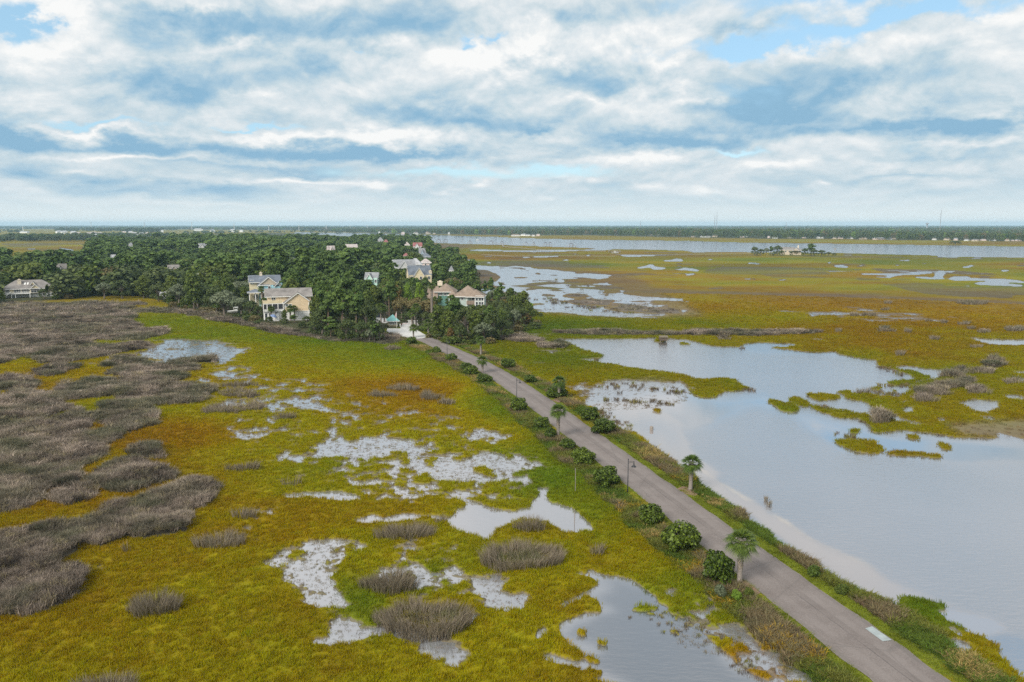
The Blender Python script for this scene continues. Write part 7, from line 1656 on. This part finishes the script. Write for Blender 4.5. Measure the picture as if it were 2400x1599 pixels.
# ------------------------------------------------------------------ sky: clear sky behind layered clouds
def azel(u, v):
    x, y, z = ray(u, v); return math.degrees(math.atan2(x, y)), math.degrees(math.atan2(z, math.hypot(x, y)))
def a7(x, y, rx, ry, a): return (x / 1.962, y / 1.962, rx / 1.962, ry / 1.962, a)
def a8(x, y, rx, ry, a): return (1200 + x / 1.962, y / 1.962, rx / 1.962, ry / 1.962, a)
TONE = [a7(1200,130,420,95,-.50), a7(850,90,160,60,-.25), a7(1750,130,300,90,-.34), a7(2050,60,320,60,-.30), a7(620,350,260,60,-.30), a7(850,410,320,55,-.34), a7(1400,330,260,55,-.36), a7(80,390,140,45,-.22), a7(2150,560,260,45,-.42),
    a7(1900,500,260,50,-.26), a7(50,620,140,55,-.48), a7(350,660,350,28,-.34), a7(650,695,150,24,-.42), a7(1000,690,300,30,-.34), a7(1500,712,360,24,-.44), a7(1900,712,300,18,-.38), a7(1250,770,420,18,-.24), a7(90,800,160,35,-.36),
    a7(450,845,160,26,-.26), a7(1000,872,260,24,-.44), a7(1400,805,260,18,-.30), a7(560,892,400,14,-.2),
    a7(300,90,280,110,.35), a7(120,250,220,80,.32), a7(900,15,240,30,.25), a7(1150,232,170,28,.30), a7(1850,262,260,45,.24), a7(1220,470,170,32,.34), a7(2250,250,150,70,.2), a7(400,605,260,16,.32), a7(1300,640,260,20,.34), a7(1780,640,220,24,.34),
    a7(600,738,320,9,.26), a7(330,800,100,10,.2), a7(1400,840,320,10,.2), a7(1700,830,90,24,.1), a7(1720,850,40,16,.3), a7(2180,840,50,14,.25), a7(2060,875,40,10,.2), a7(1000,935,420,12,.15), a7(120,890,120,12,.15),
    a8(330,60,220,70,-.32), a8(200,365,220,45,-.30), a8(420,405,110,36,-.38), a8(1120,130,320,30,-.30), a8(1150,495,260,48,-.54), a8(1300,540,220,26,-.30), a8(1550,410,260,55,-.36), a8(1500,330,300,60,-.15), a8(2150,565,260,40,-.54), a8(1600,590,520,26,-.34),
    a8(950,600,320,36,-.26), a8(550,650,220,34,-.42), a8(850,662,130,22,-.52), a8(90,595,110,26,-.42), a8(2000,480,200,40,-.2), a8(1750,40,90,24,-.3),
    a8(90,265,170,70,.42), a8(230,140,90,50,.3), a8(640,160,170,70,.26), a8(1250,262,420,45,.28), a8(330,462,140,22,.28), a8(850,430,90,24,.28), a8(700,290,60,30,.2), a8(2250,120,240,110,.26), a8(600,725,320,18,.22), a8(1130,745,46,18,.34), a8(1250,757,100,17,.36),
    a8(1405,830,50,10,.28), a8(890,878,65,20,.28), a8(650,858,75,16,.24), a8(230,808,90,14,.22), a8(380,825,40,14,.22), a8(1900,735,420,18,-.12), a8(2100,660,300,14,.2), a8(1800,820,420,16,-.18), a8(160,905,40,8,.2), a8(480,930,30,6,.15),
    # overhead, mirrored by the water
    (1660,-580,560,200,-.7), (1950,-330,950,260,-.30), (600,-230,800,230,.35), (1250,-40,300,60,.1), (700,-300,500,120,.2), (2350,-750,500,200,-.1)]
GAP = [a7(35,95,95,85,1.0), a7(400,566,270,16,.6), a7(1200,582,170,14,.6), a7(2200,185,70,26,.6), a7(1650,240,50,14,.4), a8(1080,215,330,40,.95), a8(1500,120,300,50,.8), a8(1950,50,280,45,.9), a8(1050,692,170,12,.4), a8(250,785,330,26,.40), a8(2330,250,60,40,.2),
    a7(1900,790,420,22,.35), a8(-200,800,200,30,.3), (1960,-40,300,60,.9), (2540,-650,330,120,1.0), (700,-160,110,40,.7), (300,-420,300,80,.5)]
def build_world():
    w = bpy.data.worlds.new('World'); SC.world = w; w.use_nodes = True
    w.cycles.sampling_method = 'NONE'
    nt = w.node_tree; nt.nodes.clear()
    out = N(nt, 'ShaderNodeOutputWorld'); bg = N(nt, 'ShaderNodeBackground'); nt.links.new(bg.outputs[0], out.inputs[0])
    tc = N(nt, 'ShaderNodeTexCoord'); sep = N(nt, 'ShaderNodeSeparateXYZ'); nt.links.new(tc.outputs['Generated'], sep.inputs[0])
    def M(op, a, b=None, c=None):
        n = N(nt, 'ShaderNodeMath', operation=op)
        for i, x in enumerate((a, b, c)):
            if x is None: continue
            if isinstance(x, (int, float)): n.inputs[i].default_value = x
            else: nt.links.new(x, n.inputs[i])
        return n.outputs[0]
    X, Y, Z = sep.outputs
    az = M('MULTIPLY', M('ARCTAN2', X, Y), 180 / PI); el = M('MULTIPLY', M('ARCSINE', Z), 180 / PI)
    # cloud layer: flat deck far overhead
    zz = M('ADD', M('MAXIMUM', Z, 0.0), .045)
    cp = N(nt, 'ShaderNodeCombineXYZ'); nt.links.new(M('DIVIDE', X, zz), cp.inputs[0]); nt.links.new(M('DIVIDE', Y, zz), cp.inputs[1])
    # angular coordinates for cloud bodies (puffs keep a rounder shape than the deck plane gives)
    ca = N(nt, 'ShaderNodeCombineXYZ'); nt.links.new(M('MULTIPLY', az, .1), ca.inputs[0]); 
    elw = M('POWER', M('MAXIMUM', el, .01), .62); nt.links.new(M('MULTIPLY', elw, .62), ca.inputs[1])
    def noise(src, scale, det, rough, dist=0.0, off=(0, 0, 0)):
        mp = N(nt, 'ShaderNodeMapping'); mp.inputs['Location'].default_value = off; nt.links.new(src, mp.inputs['Vector'])
        n = N(nt, 'ShaderNodeTexNoise', i_Scale=scale, i_Detail=det, i_Roughness=rough, i_Distortion=dist); nt.links.new(mp.outputs[0], n.inputs['Vector']); return n
    nA = noise(ca.outputs[0], 1.5, 9.0, .58, .25); nAs = noise(ca.outputs[0], 1.5, 9.0, .58, .25, (.0, .10, 0))
    nB = noise(cp.outputs[0], .55, 8.0, .6, .2, (3.1, 1.7, 0)); nC = noise(ca.outputs[0], 5.0, 6.0, .6, .3, (7, 2, 0))
    # warp of the reading so that cloud edges curl
    wn = noise(ca.outputs[0], 2.4, 6.0, .6, 0, (11, 5, 0))
    wsep = N(nt, 'ShaderNodeSeparateColor'); nt.links.new(wn.outputs['Color'], wsep.inputs[0])
    fall = M('MULTIPLY', M('MINIMUM', M('ADD', M('MULTIPLY', el, .08), .25), 1.2), 1.0)
    azw = M('ADD', az, M('MULTIPLY', M('MULTIPLY', M('SUBTRACT', wsep.outputs[0], .5), 9.0), fall)); elw2 = M('ADD', el, M('MULTIPLY', M('MULTIPLY', M('SUBTRACT', wsep.outputs[1], .5), 4.2), fall))
    P = N(nt, 'ShaderNodeCombineXYZ'); nt.links.new(azw, P.inputs[0]); nt.links.new(elw2, P.inputs[1])
    def blobs(lst):
        acc = None
        for (u, v, ru, rv, amp) in lst:
            a, e = azel(u, v); a2, _ = azel(u + ru, v); _, e2 = azel(u, v - rv)
            sx, sy = 1 / max(2.4 * abs(a2 - a), .05), 1 / max(2.4 * abs(e2 - e), .05)
            m = N(nt, 'ShaderNodeMapping'); m.inputs['Location'].default_value = (-a * sx, -e * sy, 0); m.inputs['Scale'].default_value = (sx, sy, 0); nt.links.new(P.outputs[0], m.inputs['Vector'])
            g = N(nt, 'ShaderNodeTexGradient', gradient_type='QUADRATIC_SPHERE'); nt.links.new(m.outputs[0], g.inputs[0])
            acc = M('MULTIPLY_ADD', g.outputs['Fac'], amp * (1.3 if v < 250 else 1.7), 0.0 if acc is None else acc)
        return acc
    hz = N(nt, 'ShaderNodeMapRange', interpolation_type='SMOOTHSTEP', i_1=1.0, i_2=6.0, i_3=.5, i_4=1.0); nt.links.new(el, hz.inputs[0]); hzf = hz.outputs[0]
    T = M('ADD', M('ADD', blobs(TONE), .64), M('MULTIPLY', M('MULTIPLY', M('SUBTRACT', nA.outputs[0], .5), 1.0), hzf))
    T = M('ADD', T, M('MULTIPLY', M('MULTIPLY', M('SUBTRACT', nA.outputs[0], nAs.outputs[0]), 1.5), hzf))
    T = M('ADD', T, M('MULTIPLY', M('MULTIPLY', M('SUBTRACT', nB.outputs[0], .5), .22), hzf))
    T = M('ADD', T, M('MULTIPLY', M('MULTIPLY', M('SUBTRACT', nC.outputs[0], .5), .22), hzf))
    rp = ramp(nt, [(0.05, (.27, .48, .66)), (.32, (.41, .585, .715)), (.55, (.58, .70, .765)), (.75, (.74, .805, .84)), (.92, (.88, .905, .91)), (1.0, (.96, .965, .955))]); nt.links.new(T, rp.inputs[0])
    hsv = N(nt, 'ShaderNodeHueSaturation'); sm = N(nt, 'ShaderNodeMapRange', i_1=13.5, i_2=20.0, i_3=1.0, i_4=.38); nt.links.new(el, sm.inputs[0]); nt.links.new(sm.outputs[0], hsv.inputs['Saturation']); nt.links.new(rp.outputs[0], hsv.inputs['Color'])      # the near deck overhead is plain grey
    sky = N(nt, 'ShaderNodeTexSky', sky_type='NISHITA'); sky.sun_disc = False; sky.sun_elevation = SUN_EL; sky.sun_rotation = SUN_AZ; sky.air_density = 1.0; sky.dust_density = .6; sky.ozone_density = 1.6
    sk = N(nt, 'ShaderNodeVectorMath', operation='SCALE'); sk.inputs['Scale'].default_value = .15; nt.links.new(sky.outputs[0], sk.inputs[0])
    sk2 = N(nt, 'ShaderNodeMix', data_type='RGBA'); sk2.inputs['Factor'].default_value = .55; sk2.inputs['B'].default_value = (.42, .74, .96, 1); nt.links.new(sk.outputs[0], sk2.inputs['A'])
    G = M('ADD', blobs(GAP), M('MULTIPLY', M('SUBTRACT', nA.outputs[0], .55), -1.6))
    gm = N(nt, 'ShaderNodeMapRange', interpolation_type='SMOOTHSTEP', i_1=.22, i_2=.85, i_3=1.0, i_4=0.0); nt.links.new(G, gm.inputs[0])
    mx = N(nt, 'ShaderNodeMix', data_type='RGBA'); nt.links.new(gm.outputs[0], mx.inputs['Factor']); nt.links.new(sk2.outputs['Result'], mx.inputs['A']); nt.links.new(hsv.outputs[0], mx.inputs['B'])
    # milky air low over the horizon
    lo_ = ramp(nt, [(0.0, (.98, 1.0, .96)), (.22, (.76, .85, .87)), (.6, (.58, .76, .87)), (1.0, (.54, .73, .87))]); e1 = N(nt, 'ShaderNodeMapRange', i_1=0.0, i_2=6.0); nt.links.new(el, e1.inputs[0]); nt.links.new(e1.outputs[0], lo_.inputs[0])
    hf = N(nt, 'ShaderNodeMapRange', interpolation_type='SMOOTHSTEP', i_1=.2, i_2=3.0, i_3=.85, i_4=0.0); nt.links.new(el, hf.inputs[0])
    m2 = N(nt, 'ShaderNodeMix', data_type='RGBA'); nt.links.new(hf.outputs[0], m2.inputs['Factor']); nt.links.new(mx.outputs['Result'], m2.inputs['A']); nt.links.new(lo_.outputs[0], m2.inputs['B'])
    nt.links.new(m2.outputs['Result'], bg.inputs['Color']); hi = N(nt, 'ShaderNodeMapRange', interpolation_type='SMOOTHSTEP', i_1=14.0, i_2=32.0, i_3=1.0, i_4=1.3); nt.links.new(el, hi.inputs[0]); nt.links.new(hi.outputs[0], bg.inputs['Strength'])
build_world()

# ------------------------------------------------------------------ render settings
SC.view_settings.view_transform = 'Standard'; SC.view_settings.look = 'None'; SC.view_settings.exposure = 0; SC.view_settings.gamma = 1
SC.render.engine = 'CYCLES'
cy = SC.cycles
cy.max_bounces = 5; cy.diffuse_bounces = 2; cy.glossy_bounces = 3; cy.transmission_bounces = 3; cy.transparent_max_bounces = 8; cy.volume_bounces = 0
cy.use_denoising = False; cy.denoiser = 'OPENIMAGEDENOISE'; cy.denoising_input_passes = 'RGB_ALBEDO_NORMAL'; cy.denoising_prefilter = 'ACCURATE'; cy.sample_clamp_indirect = 4.0; cy.use_adaptive_sampling = False
